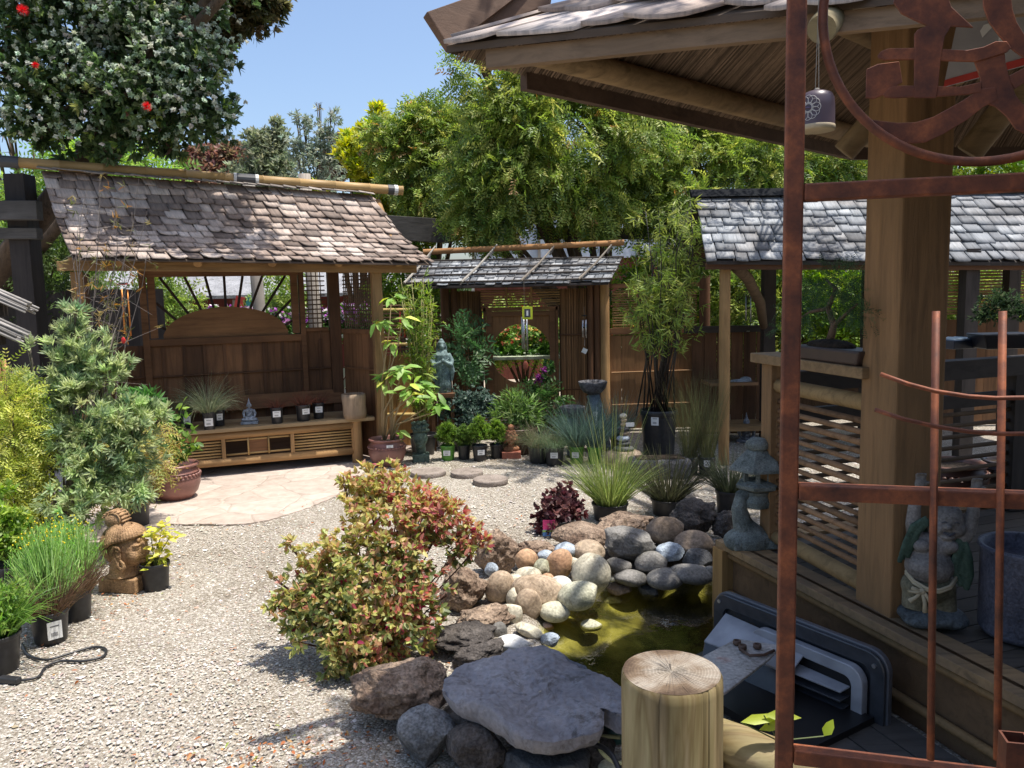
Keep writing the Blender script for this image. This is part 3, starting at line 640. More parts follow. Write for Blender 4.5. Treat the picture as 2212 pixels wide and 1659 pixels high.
mb = MB(); slats(mb, -0.25, 0.50, 0.95, 1.50, 0.045, 0.012); mb.build('bamboo_grille', W((0.20, 0.12, 0.06), 'x', island=.5), fl)
mb = MB(); boards(mb, -0.3, 0.53, 0.02, 0.92, 0.12); mb.build('board_panel', CB, fl)
fl = thing('bamboo_fence', 'sunlit orange boards and yellow bamboo rails beside the shelter post', 'fence', (-1.12, 8.35, 0))
mb = MB(); boards(mb, -0.28, 0.06, 0.02, 0.98, 0.17); mb.build('board_panel', W((0.48, 0.27, 0.11), 'z'), fl)
for z in (1.46, 1.10, 0.36): mb = MB(); mb.tube([(-0.3, -0.03, z), (0.1, -0.03, z-.005)], 0.016, 8); mb.build('bamboo_rail', W((0.60, 0.44, 0.17), 'x'), fl)
# dark timbers: pergola beams behind the yard
def timber(name, label, a, b, w_, h_, mat=DARKW):
    mb = MB(); mb.beam(a, b, w_, h_); o = mb.build(name, mat, None, bevel=.004); tag(o, label, 'beam'); return o
GTM = W((0.12, 0.11, 0.10), 'x')
timber('timber_beam', 'weathered dark beam passing behind the right end of the shelter roof', P(780, 488, 10.2), P(975, 500, 10.4), 0.08, 0.30, GTM)
timber('timber_beam', 'grey wooden beam above the round opening and behind its bamboo pole', P(1160, 505, 10.3), P(1500, 505, 10.3), 0.08, 0.14, GTM)
timber('timber_beam', 'thick dark upper beam at the left edge behind the shelter', P(-80, 455, 7.4), P(86, 455, 7.4), 0.10, 0.17, GTM)
timber('timber_beam', 'dark lower beam at the left edge behind the shelter', P(-80, 505, 7.5), P(86, 505, 7.5), 0.10, 0.10, GTM)
pp = P(66, 650, 7.6); mb = MB(); mb.box((0, 0, 1.4), (0.19, 0.19, 2.8)); o = mb.build('timber_post', DARKZ, None, bevel=.004); o.location = (pp[0], pp[1], 0); tag(o, 'thick near black timber post beside the left end of the shelter roof', 'post')
pp = P(20, 650, 9.0); mb = MB(); boards(mb, -2.5, 1.6, 0, 1.75, .2, gap=.0); o = mb.build('board_fence', DARKZ, None); o.location = (pp[0], pp[1]+.3, 0); tag(o, 'dark board fence behind the silvery shrub at the left', 'fence')

# ------------------------------------------------------------------ long shingled shed on the right
SD = Fr((0, 7.0), 0.0)
sx0, sy = G(1563, 1003)[0], G(1563, 1003)[1]
sd_ = thing('garden_shed', 'open sided shed with grey shingle roof and log posts on the right', 'shed', (0, 7.0, 0))
e0, e1_ = SD.pl(1524, 563, 0), SD.pl(2212, 566, 0); t0, t1 = SD.pl(1502, 425, 0.9), SD.pl(2212, 415, 0.9)
sl = (e1_[1]-e0[1])/(e1_[0]-e0[0]); XR = 5.6
pt = bilin((e0[0], 0, e0[1]), (XR, 0, e0[1]+sl*(XR-e0[0])), (t0[0], 0.9, t0[1]), (XR, 0.9, t0[1]-.02), 0.0)
shingles('shingles', pt, 8, 0.15, 0.75, 0.010, 0.003, SH_GREY, sd_, 12)
mb = MB(); mb.prism([pt(.003, .02)-[0, 0, .015], pt(.997, .02)-[0, 0, .015], pt(.997, 1)-[0, 0, .015], pt(.003, 1)-[0, 0, .015]], (0, 0, -.03))
a, b = pt(0, 1), pt(1, 1); mb.prism([a, b, b+[0, .9, -.62], a+[0, .9, -.62]], (0, 0, -.03)); mb.build('sheathing', DARKW, sd_)
mb = MB(); mb.prism([a+[-.05, -.10, -.01], b+[.05, -.10, -.01], b+[.05, 0, .07], a+[-.05, 0, .07]], (0, .08, 0)); mb.build('ridge_cap', plain('tar_paper', (0.012, .013, .015), .9, bump=.4, spec=.1), sd_)
mb = MB(); mb.beam((e0[0]+.02, 0.07, e0[1]-.045), (XR, 0.07, e0[1]+sl*3.5-.045), .04, .06); mb.beam((e0[0]+.02, 1.3, 1.98), (XR, 1.3, 1.92), .06, .1); mb.build('eave_beam', CBDX, sd_)
logm(sd_, 'post', (sx0, sy-7.0, 0), (sx0, sy-7.0+.0, 1.84), 0.05, W((0.30, .18, .075), 'z'), 14, .03)
for x, y in ((2.68, 1.3), (4.1, .15), (5.2, 1.3), (3.75, 1.35)): mb = MB(); mb.box((x, y, .95), (.12, .12, 1.9)); mb.build('post', DARKZ, sd_)
mb = MB(); mb.tube([(2.02, .2, 1.80), (2.25, .6, 1.70), (2.5, 1.0, 1.45), (2.62, 1.25, 1.2)], [.05, .055, .05, .04], 10, jit=.05); mb.build('brace', W((.16, .11, .07), 'x'), sd_, smooth=True)
mb = MB(); boards(mb, 1.95, 2.85, 0.02, 1.13, .14, y=1.6, gap=.010); mb.build('back_boards', CBD, sd_)
mb = MB(); mb.box((2.35, 1.58, 1.165), (.95, .09, .07)); mb.build('back_rail', DARKW, sd_)
mb = MB(); mb.box((2.28, 1.30, .62), (.5, .38, .03)); mb.build('shelf', W((.22, .12, .06), 'x'), sd_)
mb = MB(); mb.box((2.25, 1.25, .17), (.75, .45, .05)); mb.build('seat', W((.30, .18, .08), 'x'), sd_)
mb = MB(); boards(mb, 4.2, 6.0, 0.02, 1.2, .15, y=1.8); mb.build('back_boards', W((.20, .10, .045), 'z'), sd_)
for x0_ in (4.10, 4.85): mb = MB(); slats(mb, x0_, x0_+.66, 1.28, 1.90, .033, .012, y=1.5); mb.build('bamboo_grille', W((.30, .18, .08), 'x', island=.4), sd_)
for x0_ in (4.06, 4.80, 5.55): mb = MB(); mb.box((x0_, 1.48, 1.3), (.07, .07, 1.4)); mb.build('stile', CBD, sd_)

# ------------------------------------------------------------------ pavilion on the right
ZD = 0.35
A = G(1545, 1165, ZD); B_ = G(2212, 1510, ZD); dl = unit(B_-A); Bf = A+dl*2.6
pv = thing('pavilion', 'raised wooden pavilion with a shake roof and reed ceiling at the right', 'pavilion', (A[0], A[1], 0))
O = np.array([A[0], A[1], 0])
dh = np.array([math.cos(rad(20)), math.sin(rad(20)), 0]); inn = np.array([-dl[1], dl[0], 0]); inn = inn if inn[0] > 0 else -inn
def L(p): return np.asarray(p, float)-O
DECK = W((.10, .085, .07), 'x', island=.35); fa = math.atan2(dh[1], dh[0])
# floor boards run across, parallel to the far edge
mb = MB(); n = 26
for i in range(n):
    a = A+dl*(0.12+i*0.1)+inn*.156; b = a+dh*3.0; q = dl*0.094; z = np.array([0, 0, -.012])
    mb.prism([L(a)+z, L(b)+z, L(b+q)+z, L(a+q)+z], (0, 0, -.03))
mb.build('floor_boards', DECK, pv)
EDG = wood((.34, .22, .11), 'x', island=.2, weather=(.13, .10, .07))
mb = MB(); w_ = inn*0.15; mb.prism([L(A), L(Bf), L(Bf+w_), L(A+w_)], (0, 0, -.035)); mb.build('edge_board', EDG, pv, bevel=.003)
mb = MB(); w_ = dl*0.10; a2 = A+inn*.152; mb.prism([L(a2), L(a2+dh*2.8), L(a2+dh*2.8+w_), L(a2+w_)], (0, 0, -.035)); mb.build('edge_board', EDG, pv, bevel=.003)
s0 = A+inn*.03; s1 = Bf+inn*.03
for z_ in (-.06, -.25): mb = MB(); mb.tube([L(s0)+[0, 0, z_], L(s1)+[0, 0, z_]], .017, 8); mb.build('bamboo_rail', W((.26, .16, .07), 'x'), pv, smooth=True)
mb = MB(); mb.beam(L(s0+inn*.03)+[0, 0, -.17], L(s1+inn*.03)+[0, 0, -.17], .02, .34); mb.build('skirt_board', W((.17, .10, .05), 'x', sc=.8), pv)
mb = MB()
for i in range(5):
    a = A-inn*(.02+i*.125)+dl*1.18; b = A-inn*(.02+i*.125)+dl*3.4; mb.prism([L(a)*[1, 1, 0]+[0, 0, .02], L(b)*[1, 1, 0]+[0, 0, .02], L(b-inn*.118)*[1, 1, 0]+[0, 0, .02], L(a-inn*.118)*[1, 1, 0]+[0, 0, .02]], (0, 0, .025))
mb.build('step_boards', W((.075, .07, .065), 'x', island=.3), pv)
c0_ = A+dl*.04+inn*.03; mb = MB(); mb.box(L(c0_)+[0, 0, -.22], (.085, .085, .37), Matrix.Rotation(math.atan2(dl[1], dl[0]), 3, 'Z')); mb.build('corner_post', wood((.40, .23, .085), 'z'), pv)
# railing between the slim post and the thick post
q1 = G(1668, 1178, ZD); q2 = G(1884, 1300, ZD); rd = unit(q2-q1); ra = math.atan2(rd[1], rd[0]); Mr = Matrix.Rotation(ra, 3, 'Z')
POSTM = wood((.275, .155, .07), 'z', island=0, var=.45, weather=(.22, .13, .06), bump=.8)
mb = MB(); mb.box(L(q1)+[0, 0, .44], (.088, .088, .90), Mr); mb.build('rail_post', POSTM, pv, bevel=.004)
mc = q2+rd*.06+inn*.06; mb = MB(); mb.box(L(mc)+[0, 0, 1.12], (.205, .205, 2.26), Mr); mb.build('post', POSTM, pv, bevel=.008)
mb = MB(); mb.beam(L(q1-rd*.10)+[0, 0, .915], L(q2+rd*.0)+[0, 0, .915], .15, .045); mb.build('top_rail', wood((.34, .22, .11), 'x'), pv, bevel=.005)
def railtube(a, b, z, r, mb): mb.tube([L(a)+[0, 0, z], L(b)+[0, 0, z]], r, 10)
for z_ in (.79, .055): mb = MB(); railtube(q1, q2, z_, .035, mb); mb.build('rail', wood((.38, .25, .11), 'x'), pv, smooth=True)
mb = MB()
for i in range(15): railtube(q1, q2, .125+i*.042+R_.uniform(-.004, .004), .0125*R_.uniform(.85, 1.1), mb)
mb.build('bamboo_slats', W((.32, .18, .09), 'x', island=.4), pv, smooth=True)
f1 = q1+dh*2.9; mb = MB(); mb.beam(L(q1)+[0, 0, .80], L(f1)+[0, 0, .80], .09, .10); mb.build('rail', DARKW, pv)
mb = MB(); mb.beam(L(q1)+[0, 0, .63], L(f1)+[0, 0, .63], .04, .07); mb.build('rail', DARKW, pv)
mb = MB()
for i in range(9): railtube(q1, f1, .08+i*.06, .012, mb)
mb.build('bamboo_slats', W((.14, .09, .05), 'x', island=.4), pv)
mb = MB(); mb.box(L(q1+dh*1.6)+[0, 0, .42], (.09, .09, .84), Mr); mb.build('rail_post', DARKZ, pv)
# roof
H = 2.28
P1 = G(965, 118, H); E1 = P1+3.6*unit(G(1690, 40, H)-P1); K = G(1845, 322, H); K2 = K+np.array([2.6, 0.25, 0])
rdir_ = unit(unit(E1-P1)+unit(K-P1)); P2 = P1
Q = P1+rdir_*3.3+np.array([0, 0, 1.15])
def tri(u, v, X0, X1, Y): a = X0*(1-u)+X1*u; return a*(1-v)+Y*v
f1_ = bilin(L(P1), L(E1), L(P1*.12+Q*.88), L(E1*.12+Q*.88), 0)
shingles('shakes', bilin(L(P1)+[0, 0, .02], L(E1)+[0, 0, .02], L(P1*.1+Q*.9)+[0, 0, .02], L(E1*.1+Q*.9)+[0, 0, .02]), 12, .15, .9, .010, .009, shingle_mat((.30, .23, .19), (.46, .38, .33), (.64, .57, .52), 'shake'), pv, 21, wj=.5)
mb = MB()
for X0, X1 in ((P1, E1), (P1, K), (K, K2), (K2, E1)):
    nn = np.cross(X1-X0, Q-X0); s_ = .025
    mb.prism([L(X0)+[0, 0, s_], L(X1)+[0, 0, s_], L(Q)+[0, 0, s_]], (0, 0, -.02))
mb.build('roof_boards', W((.13, .09, .06), 'x'), pv)
# outer skins of the hidden slopes
for X0, X1, sdn in ((P1, K, 31), (K, K2, 32)):
    shingles('shakes', bilin(L(X0)+[0, 0, .03], L(X1)+[0, 0, .03], L(X0*.1+Q*.9)+[0, 0, .03], L(X1*.1+Q*.9)+[0, 0, .03]), 6, .22, .6, .012, .012, SH_BROWN, pv, sdn)
# reed mat under the back slope
def reeds(X0, X1, name):
    e = unit(X1-X0); Lh = np.linalg.norm(X1-X0); up = Q-X0; tq = up@e; perp = up-e*tq; Hh = np.linalg.norm(perp); perp = perp/Hh; mb = MB(); t = .01
    while t < Lh-.01:
        m_ = Hh*(t/tq if t < tq else max(0, (Lh-t)/(Lh-tq))) if 0 < tq < Lh else Hh*min(1, t/max(tq, .01))
        if m_ > .02:
            a = X0+e*t; b = a+perp*m_; o = np.array([0, 0, -.008+R_.uniform(-.002, .002)]); mb.tube([L(a)+o, L(b)+o], .0034*R_.uniform(.8, 1.15), 4, cap=False)
        t += .0075
    return mb.build(name, W((.30, .21, .14), 'y', island=.6), pv), e, perp, Hh, tq, Lh
_, e2, pe2, Hh, tq, Lh = reeds(P1, K, 'reed_ceiling'); reeds(K, K2, 'reed_ceiling')
def purlin(off, r, drop=.05):
    # line parallel to the back eave, at distance off up the slope, cut by the ridge lines
    ta = tq*off/Hh if tq > 0 else 0; tb = Lh-(Lh-tq)*off/Hh
    a = P1+e2*(ta+.03)+pe2*off; b = P1+e2*(tb)+pe2*off; return L(a)-[0, 0, drop], L(b)-[0, 0, drop]
LOGM = wood((.30, .20, .10), 'x', island=.1)
for off in (.13, .55, 1.0):
    a, b = purlin(off, .04); mb = MB(); mb.tube([a, a*.5+b*.5, b], [.038, .042, .04], 12, jit=.03); mb.build('purlin', LOGM, pv, smooth=True)
mb = MB(); mb.beam(L(P1)+e2*.30+[0, 0, -.022], L(K)+[0, 0, -.022], 0.03, .06); mb.beam(L(K)+[0, 0, -.022], L(K2)+[0, 0, -.022], .03, .06); mb.build('fascia', W((.12, .075, .05), 'x'), pv)
e1v = unit(E1-P1)
mb = MB(); mb.beam(L(P1)+e1v*.12+[0, .03, -.018], L(E1)+[0, .03, -.018], .03, .05); mb.build('fascia', W((.30, .20, .12), 'x'), pv)
# corbel board and barge board at the left tip
def plank(name, pts, th, mat):
    pts = [L(p) for p in pts]; nn = unit(np.cross(pts[1]-pts[0], pts[2]-pts[0])); mb = MB(); mb.prism(pts, tuple(nn*th)); return mb.build(name, mat, pv, bevel=.003)
BRG = wood((.17, .10, .065), 'x', island=0)
plank('corbel', [P(1072, 95, 2.72), P(1078, 118, 2.72), P(1090, 140, 2.72), P(1100, 142, 2.72), P(1112, 133, 2.71), P(1150, 120, 2.70), P(1230, 83, 2.68), P(1250, 68, 2.68)], .035, wood((.25, .165, .10), 'x', island=0))
plank('barge_board', [P(913, 38, 2.60), P(963, 115, 2.60), P(1012, 101, 2.66), P(1012, 84, 2.68), P(1180, 20, 2.78), P(1190, -60, 2.80)], .03, BRG)
# log tie beams whose sawn ends show
def endlog(a, b, r, name='tie_log', mat=None):
    mb = MB(); a = L(a); b = L(b); mb.tube([a, a+(b-a)*.01, b], [r*.93, r, r*1.02], 20, jit=.01); return mb.build(name, mat or wood((.26, .185, .10), 'x', island=0), pv, autos=True)
endlog(P(1775, 63, 2.05), P(1935, -150, 2.9), .037, mat=wood((.30, .24, .13), 'x', sc=.5))
endlog(P(1822, 330, 3.25), P(2010, 120, 3.12), .046); endlog(P(2092, 332, 3.15), P(2300, 70, 3.0), .050)
mb = MB(); mb.beam(L(P(1700, 30, 2.5)), L(P(2300, -160, 2.2)), .05, .10); mb.build('cross_beam', W((.20, .15, .10), 'x'), pv)
# ------------------------------------------------------------------ rusty gate in the foreground
g0 = P(1707, 830, 1.12); GT = Fr((g0[0], g0[1]), -13.5)
def rust_mat():
    m, t, b = newmat('rusty_steel'); cv = coords(t); n1 = nd(t, 'ShaderNodeTexNoise'); n1.inputs['Scale'].default_value = 22; n1.inputs['Detail'].default_value = 9; n1.inputs['Roughness'].default_value = .7; t.links.new(cv, n1.inputs['Vector'])
    t.links.new(ramp(t, n1.outputs[0], [(.3, (.07, .028, .02)), (.5, (.17, .055, .028)), (.65, (.32, .10, .04)), (.78, (.50, .18, .065))]), b.inputs['Base Color'])
    b.inputs['Roughness'].default_value = .62; b.inputs['Metallic'].default_value = .25
    bp = nd(t, 'ShaderNodeBump'); bp.inputs['Strength'].default_value = .35; bp.inputs['Distance'].default_value = .002; t.links.new(n1.outputs[0], bp.inputs['Height']); t.links.new(bp.outputs[0], b.inputs['Normal']); return m
RUST = rust_mat()
gt = GT.thing('gate', 'rusty steel gate with a brushstroke character in its ring, closest thing at the right', 'gate')
gp = lambda x, y, c=0.0: (lambda q: (q[0], c, q[1]))(GT.pl(x, y, c))
def gtube(name, pts, r, n=12, flat=1.0, mat=None):
    mb = MB(); mb.tube(pts, r, n, flat=flat); return mb.build(name, mat or RUST, gt, smooth=n > 4)
mb = MB(); w0 = .0245; mb.box((0, 0, 1.3), (w0, w0, 1.9)); mb.build('stile', RUST, gt, bevel=.0025)
for (ya, yb, hh) in ((418, 393, .0235), (1058, 1083, .0225), (1622, 1700, .0235)):
    a = gp(1722, ya); b = gp(2212, yb); sl_ = (b[2]-a[2])/(b[0]-a[0]); sl_ = sl_*.35; e = a[0]+.9
    mb = MB(); mb.beam((w0/2+.0005, 0, (a[2]+b[2])/2-sl_*.17), (e, 0, (a[2]+b[2])/2+sl_*.6), w0*.92, hh); mb.build('rail', RUST, gt, bevel=.0025)
for x in (2022, 2166):
    t_ = gp(x, 672, -.014); b_ = gp(x-12, 1640, -.014); gtube('upright_rod', [t_, b_], .0052, 10)
for pts in ([(1902, 808), (1960, 829), (2020, 845), (2090, 856), (2150, 860), (2212, 859), (2320, 845)], [(1890, 885), (1950, 905), (2020, 921), (2090, 932), (2150, 937), (2212, 937), (2320, 925)]):
    gtube('curved_rod', [gp(x, y, -.024) for x, y in pts], .0030, 8)
rc = gp(2140, 0); ra_ = gp(1778, 20); R0 = abs(rc[0]-ra_[0])*1.0
pts = [(rc[0]+R0*math.cos(a), 0, rc[2]+R0*math.sin(a)) for a in np.linspace(0, 2*math.pi, 72)]
gtube('ring', pts, .0062, 8, flat=1.0)
# character plate: strokes cut from one sheet, overlapping
def stroke(pts, name='brush_stroke', c=0.004, th=.004):
    q = [gp(x, y, c) for x, y in pts]; mb = MB(); mb.prism(q, (0, th, 0)); return mb.build(name, RUST, gt, bevel=.0008)
e = lambda l: [(1681.1+x*.24, y*.24) for x, y in l]
stroke(e([(1225, 880), (1230, 300), (1260, 265), (1340, 230), (1230, 180), (1110, 120), (1040, 20), (1060, -120), (1500, -120), (1560, 60), (1760, 245), (1560, 235), (1500, 330), (1480, 440), (1465, 540), (1440, 780), (1420, 880)]), c=.004)
stroke(e([(895, 505), (920, 465), (990, 435), (1240, 430), (1240, 535), (960, 540), (910, 525)]), c=.0045)
stroke(e([(1450, 440), (1700, 450), (1850, 420), (1960, 370), (2060, 370), (2100, 430), (2060, 470), (1780, 555), (1460, 545)]), c=.005)
stroke(e([(945, 850), (1000, 790), (1060, 770), (1240, 770), (1240, 870), (1050, 882), (960, 875)]), c=.0055)
stroke(e([(1425, 775), (1640, 780), (1830, 735), (1830, 830), (1700, 850), (1425, 870)]), c=.006)
stroke(e([(780, 1065), (900, 1085), (1080, 1105), (1240, 1100), (1400, 1050), (1600, 940), (1830, 800), (1960, 780), (1980, 900), (1850, 960), (1700, 1080), (1500, 1200), (1330, 1280), (1100, 1300), (930, 1240), (810, 1150)]), c=.0065)
stroke(e([(1770, 560), (1820, 700), (1840, 860), (1900, 940), (1960, 960), (2060, 1050), (2140, 1160), (2260, 1220), (2420, 1200), (2420, 1050), (2260, 1000), (2140, 860), (2080, 690), (2050, 560), (2040, 470), (1900, 430), (1790, 470)]), c=.007)
stroke(e([(1840, -120), (1850, 60), (1900, 200), (2000, 330), (2090, 430), (2200, 510), (2420, 600), (2420, 400), (2230, 330), (2150, 200), (2110, 80), (2090, -120)]), c=.0075)
stroke(e([(2060, 690), (2160, 640), (2300, 560), (2420, 530), (2420, 640), (2260, 720), (2130, 800)]), c=.008)
stroke(e([(795, 620), (900, 575), (1090, 550), (1120, 740), (1030, 790), (960, 850), (860, 890), (790, 880)]), c=.0085)
# the open square tube of the latch post, bottom right
t_ = gp(2188, 1584, -.03); mb = MB(); s_ = .0145
for dx, dy, sx_, sy_ in ((0, -s_, 2*s_+.003, .003), (0, s_, 2*s_+.003, .003), (-s_, 0, .003, 2*s_-.003), (s_, 0, .003, 2*s_-.003)): mb.box((t_[0]+dx, t_[1]+dy-.01, t_[2]-.35), (sx_, sy_, .7))
mb.build('latch_tube', RUST, gt)

# unseen canopy added to keep sky light off the thick pavilion post
en = thing('added_shade_canopy', 'plank canopy added unseen beside the gate to cut sky light on the post', 'canopy', (0, 0, 0)); mb = MB(); boards(mb, .95, 4.3, -2.6, .8, .2); V_ = mb.v; mb.v = [(x, z, 2.75-.06*x+y) for x, y, z in V_]; mb.build('roof_boards', DARKW, en)
for x, y in ((4.2, .7), (4.2, -2.4), (1.1, -2.4)): mb = MB(); mb.box((x, y, 1.25), (.12, .12, 2.5)); mb.build('post', CBD, en)
# ------------------------------------------------------------------ foreground log fence
pc = P(1450, 1450, 1.36)
lf = thing('log_fence', 'short log fence post and rail at the bottom right, sawn top checked', 'fence', (pc[0], pc[1], 0))
def logwood(name, axis):
    m, t, b = newmat(name); s = {'z': (9, 9, .8), 'x': (.9, 10, 10)}[axis]
    cv = coords(t, s); n1 = nd(t, 'ShaderNodeTexNoise'); n1.inputs['Scale'].default_value = 2.2; n1.inputs['Detail'].default_value = 8; n1.inputs['Distortion'].default_value = 1.1; t.links.new(cv, n1.inputs['Vector'])
    wv = nd(t, 'ShaderNodeTexNoise'); wv.inputs['Scale'].default_value = 1.0; wv.inputs['Detail'].default_value = 3; wv.inputs['Distortion'].default_value = 2.5; t.links.new(coords(t, tuple(q*.9 for q in s)), wv.inputs['Vector'])
    c1 = ramp(t, n1.outputs[0], [(.3, (.13, .095, .05)), (.5, (.27, .20, .105)), (.7, (.40, .32, .19))])
    c1 = mul(t, c1, ramp(t, wv.outputs[0], [(.35, (1.05, 1.05, 1)), (.5, (.9, .95, .8)), (.56, (.62, .58, .42)), (.64, (.95, .95, .9))]))
    t.links.new(c1, b.inputs['Base Color']); b.inputs['Roughness'].default_value = .75
    bp = nd(t, 'ShaderNodeBump'); bp.inputs['Strength'].default_value = .5; bp.inputs['Distance'].default_value = .004; t.links.new(n1.outputs[0], bp.inputs['Height']); t.links.new(bp.outputs[0], b.inputs['Normal']); return m
def endgrain():
    m, t, b = newmat('end_grain'); tc = nd(t, 'ShaderNodeTexCoord'); sep = nd(t, 'ShaderNodeSeparateXYZ'); t.links.new(tc.outputs['Object'], sep.inputs[0])
    ln = nd(t, 'ShaderNodeVectorMath', operation='LENGTH'); cmb = nd(t, 'ShaderNodeCombineXYZ'); t.links.new(sep.outputs[0], cmb.inputs[0]); t.links.new(sep.outputs[1], cmb.inputs[1])
    no = nd(t, 'ShaderNodeTexNoise'); no.inputs['Scale'].default_value = 18; no.inputs['Detail'].default_value = 3; t.links.new(tc.outputs['Object'], no.inputs['Vector'])
    t.links.new(cmb.outputs[0], ln.inputs[0]); ma = nd(t, 'ShaderNodeMath', operation='MULTIPLY_ADD'); t.links.new(no.outputs[0], ma.inputs[0]); ma.inputs[1].default_value = .03; t.links.new(ln.outputs[1], ma.inputs[2])
    sn = nd(t, 'ShaderNodeMath', operation='SINE'); m2 = nd(t, 'ShaderNodeMath', operation='MULTIPLY'); m2.inputs[1].default_value = 1100; t.links.new(ma.outputs[0], m2.inputs[0]); t.links.new(m2.outputs[0], sn.inputs[0])
    rings = ramp(t, sn.outputs[0], [(0, (.27, .235, .19)), (1, (.35, .31, .26))])
    at = nd(t, 'ShaderNodeMath', operation='ARCTAN2'); t.links.new(sep.outputs[1], at.inputs[0]); t.links.new(sep.outputs[0], at.inputs[1])
    c2 = nd(t, 'ShaderNodeCombineXYZ'); t.links.new(at.outputs[0], c2.inputs[0]); m3 = nd(t, 'ShaderNodeMath', operation='MULTIPLY'); m3.inputs[1].default_value = 2.5; t.links.new(ln.outputs[1], m3.inputs[0]); t.links.new(m3.outputs[0], c2.inputs[1])
    n4 = nd(t, 'ShaderNodeTexNoise'); n4.inputs['Scale'].default_value = 9; n4.inputs['Detail'].default_value = 4; t.links.new(c2.outputs[0], n4.inputs['Vector'])
    col = mul(t, rings, ramp(t, n4.outputs[0], [(.26, (.40, .33, .28)), (.33, (.92, .88, .85)), (.6, (1.05, 1.05, 1.05))]))
    n5 = nd(t, 'ShaderNodeTexNoise'); n5.inputs['Scale'].default_value = 9; n5.inputs['Detail'].default_value = 5; t.links.new(tc.outputs['Object'], n5.inputs['Vector'])
    col = mul(t, col, ramp(t, n5.outputs[0], [(.38, (.22, .15, .10)), (.47, (.50, .40, .31)), (.60, (1, 1, 1))]))
    t.links.new(col, b.inputs['Base Color']); b.inputs['Roughness'].default_value = .85
    bp = nd(t, 'ShaderNodeBump'); bp.inputs['Strength'].default_value = .7; bp.inputs['Distance'].default_value = .004; t.links.new(n4.outputs[0], bp.inputs['Height']); t.links.new(bp.outputs[0], b.inputs['Normal']); return m
LW, EG = logwood('treated_log', 'z'), endgrain()
rp = 116/1719*1.36*.985; zt_ = pc[2]; mb = MB(); nn_ = 240; prof = [(rp, 0), (rp*1.01, zt_-.5), (rp, zt_-.2), (rp*.995, zt_-.02), (rp*.985, zt_-.006), (rp*.95, zt_)]
vs = []; cr = [(R_.uniform(0, 6.28), R_.uniform(.02, .06)) for _ in range(16)]
for r_, z in prof:
    for k in range(nn_):
        a = 2*math.pi*k/nn_; q = r_*(1+.012*math.sin(3*a+1)+.008*math.sin(5*a+z*4))
        for ca_, dp in cr:
            d_ = abs((a-ca_+math.pi) % (2*math.pi)-math.pi)
            wv_ = .010+.012*abs(math.sin(ca_*7+z*3))
            if d_ < wv_: q *= 1-dp*(1-d_/wv_)
        vs.append((q*math.cos(a), q*math.sin(a), z))
fs = [(i*nn_+k, i*nn_+(k+1) % nn_, (i+1)*nn_+(k+1) % nn_, (i+1)*nn_+k) for i in range(len(prof)-1) for k in range(nn_)]
mb.add(vs, fs); nb = mb.n; rings_ = [(rp*.95, 0), (rp*.6, -.002), (rp*.3, .001), (0.004, -.001)]
vs = [(r_*math.cos(2*math.pi*k/nn_)*(1+.01*math.sin(3*2*math.pi*k/nn_+1)), r_*math.sin(2*math.pi*k/nn_), zt_+h_+(R_.uniform(-.0012, .0012) if r_ < rp*.9 else 0)) for r_, h_ in rings_ for k in range(nn_)]
mb.add(vs, [(i*nn_+k, i*nn_+(k+1) % nn_, (i+1)*nn_+(k+1) % nn_, (i+1)*nn_+k) for i in range(3) for k in range(nn_)]+[tuple(3*nn_+k for k in range(nn_))], 1)
mb.build('post', [LW, EG], lf, autos=True)
r0, r1 = P(1520, 1590, 1.40), P(2330, 1890, 1.16); o0 = np.array([pc[0], pc[1], 0]); rr_ = 52/1719*1.38
mb = MB(); mb.tube([Vector(tuple(r0*(1-t)+r1*t-o0)) for t in np.linspace(0, 1, 9)], [rr_*(1+.03*math.sin(i*1.7)) for i in range(9)], 28, jit=.008); mb.build('rail', logwood('treated_rail', 'x'), lf, smooth=True)
# ------------------------------------------------------------------ vegetation
_k = rng.normal(size=(10, 3)); _ph = rng.uniform(0, 6.28, 10)
def fnoise(p, s):
    q = np.zeros(len(p))
    for k in range(10): q += np.sin((p@_k[k])*s*(1+.25*k)+_ph[k])/(1+.12*k)
    return q/4.0
def sample(blobs, n, shell=0.55, rough=0.25, gap=None, gs=2.0, sq=(1, 1, 1)):
    """points in a union of rough spheres, denser near the surface; returns points and outward directions"""
    C_ = np.array([b[:3] for b in blobs]); Rr = np.array([b[3] for b in blobs]); w_ = Rr**2/np.sum(Rr**2)
    i = rng.choice(len(blobs), n, p=w_); d = rdir(n); r = 1-(1-rng.random(n)**(1/3))*shell*2
    r = np.clip(r, .15, 1)*(1+rough*fnoise(d*2+C_[i], 1.7)); p = C_[i]+d*(Rr[i]*r)[:, None]*np.array(sq)
    ctr = C_.mean(0); o = unit(d*0.8+unit(p-ctr)*0.4); keep = np.ones(n, bool)
    if gap is not None: keep = fnoise(p, gs) > gap
    return p[keep], o[keep]
def rosettes(name, p, o, k, L_, W_, cols, mat, parent, spread=.9, wts=None, shape='lance', jl=.25, colfn=None):
    n = len(p); P_ = np.repeat(p, k, 0)+rng.normal(0, L_*.12, (n*k, 3)); O_ = np.repeat(o, k, 0); D = unit(O_+rdir(n*k)*spread); N = unit(O_*.6+rdir(n*k)*.5+np.array([0, 0, .3]))
    c = pick(cols, n, wts, .12).repeat(k, 0)*(1+rng.normal(0, .1, (n*k, 1)))
    if colfn is not None: c = colfn(P_, c)
    return leaves(name, P_, D, N, L_*(1+rng.uniform(-jl, jl, n*k)), W_, np.clip(c, .003, 1), mat, parent, shape)
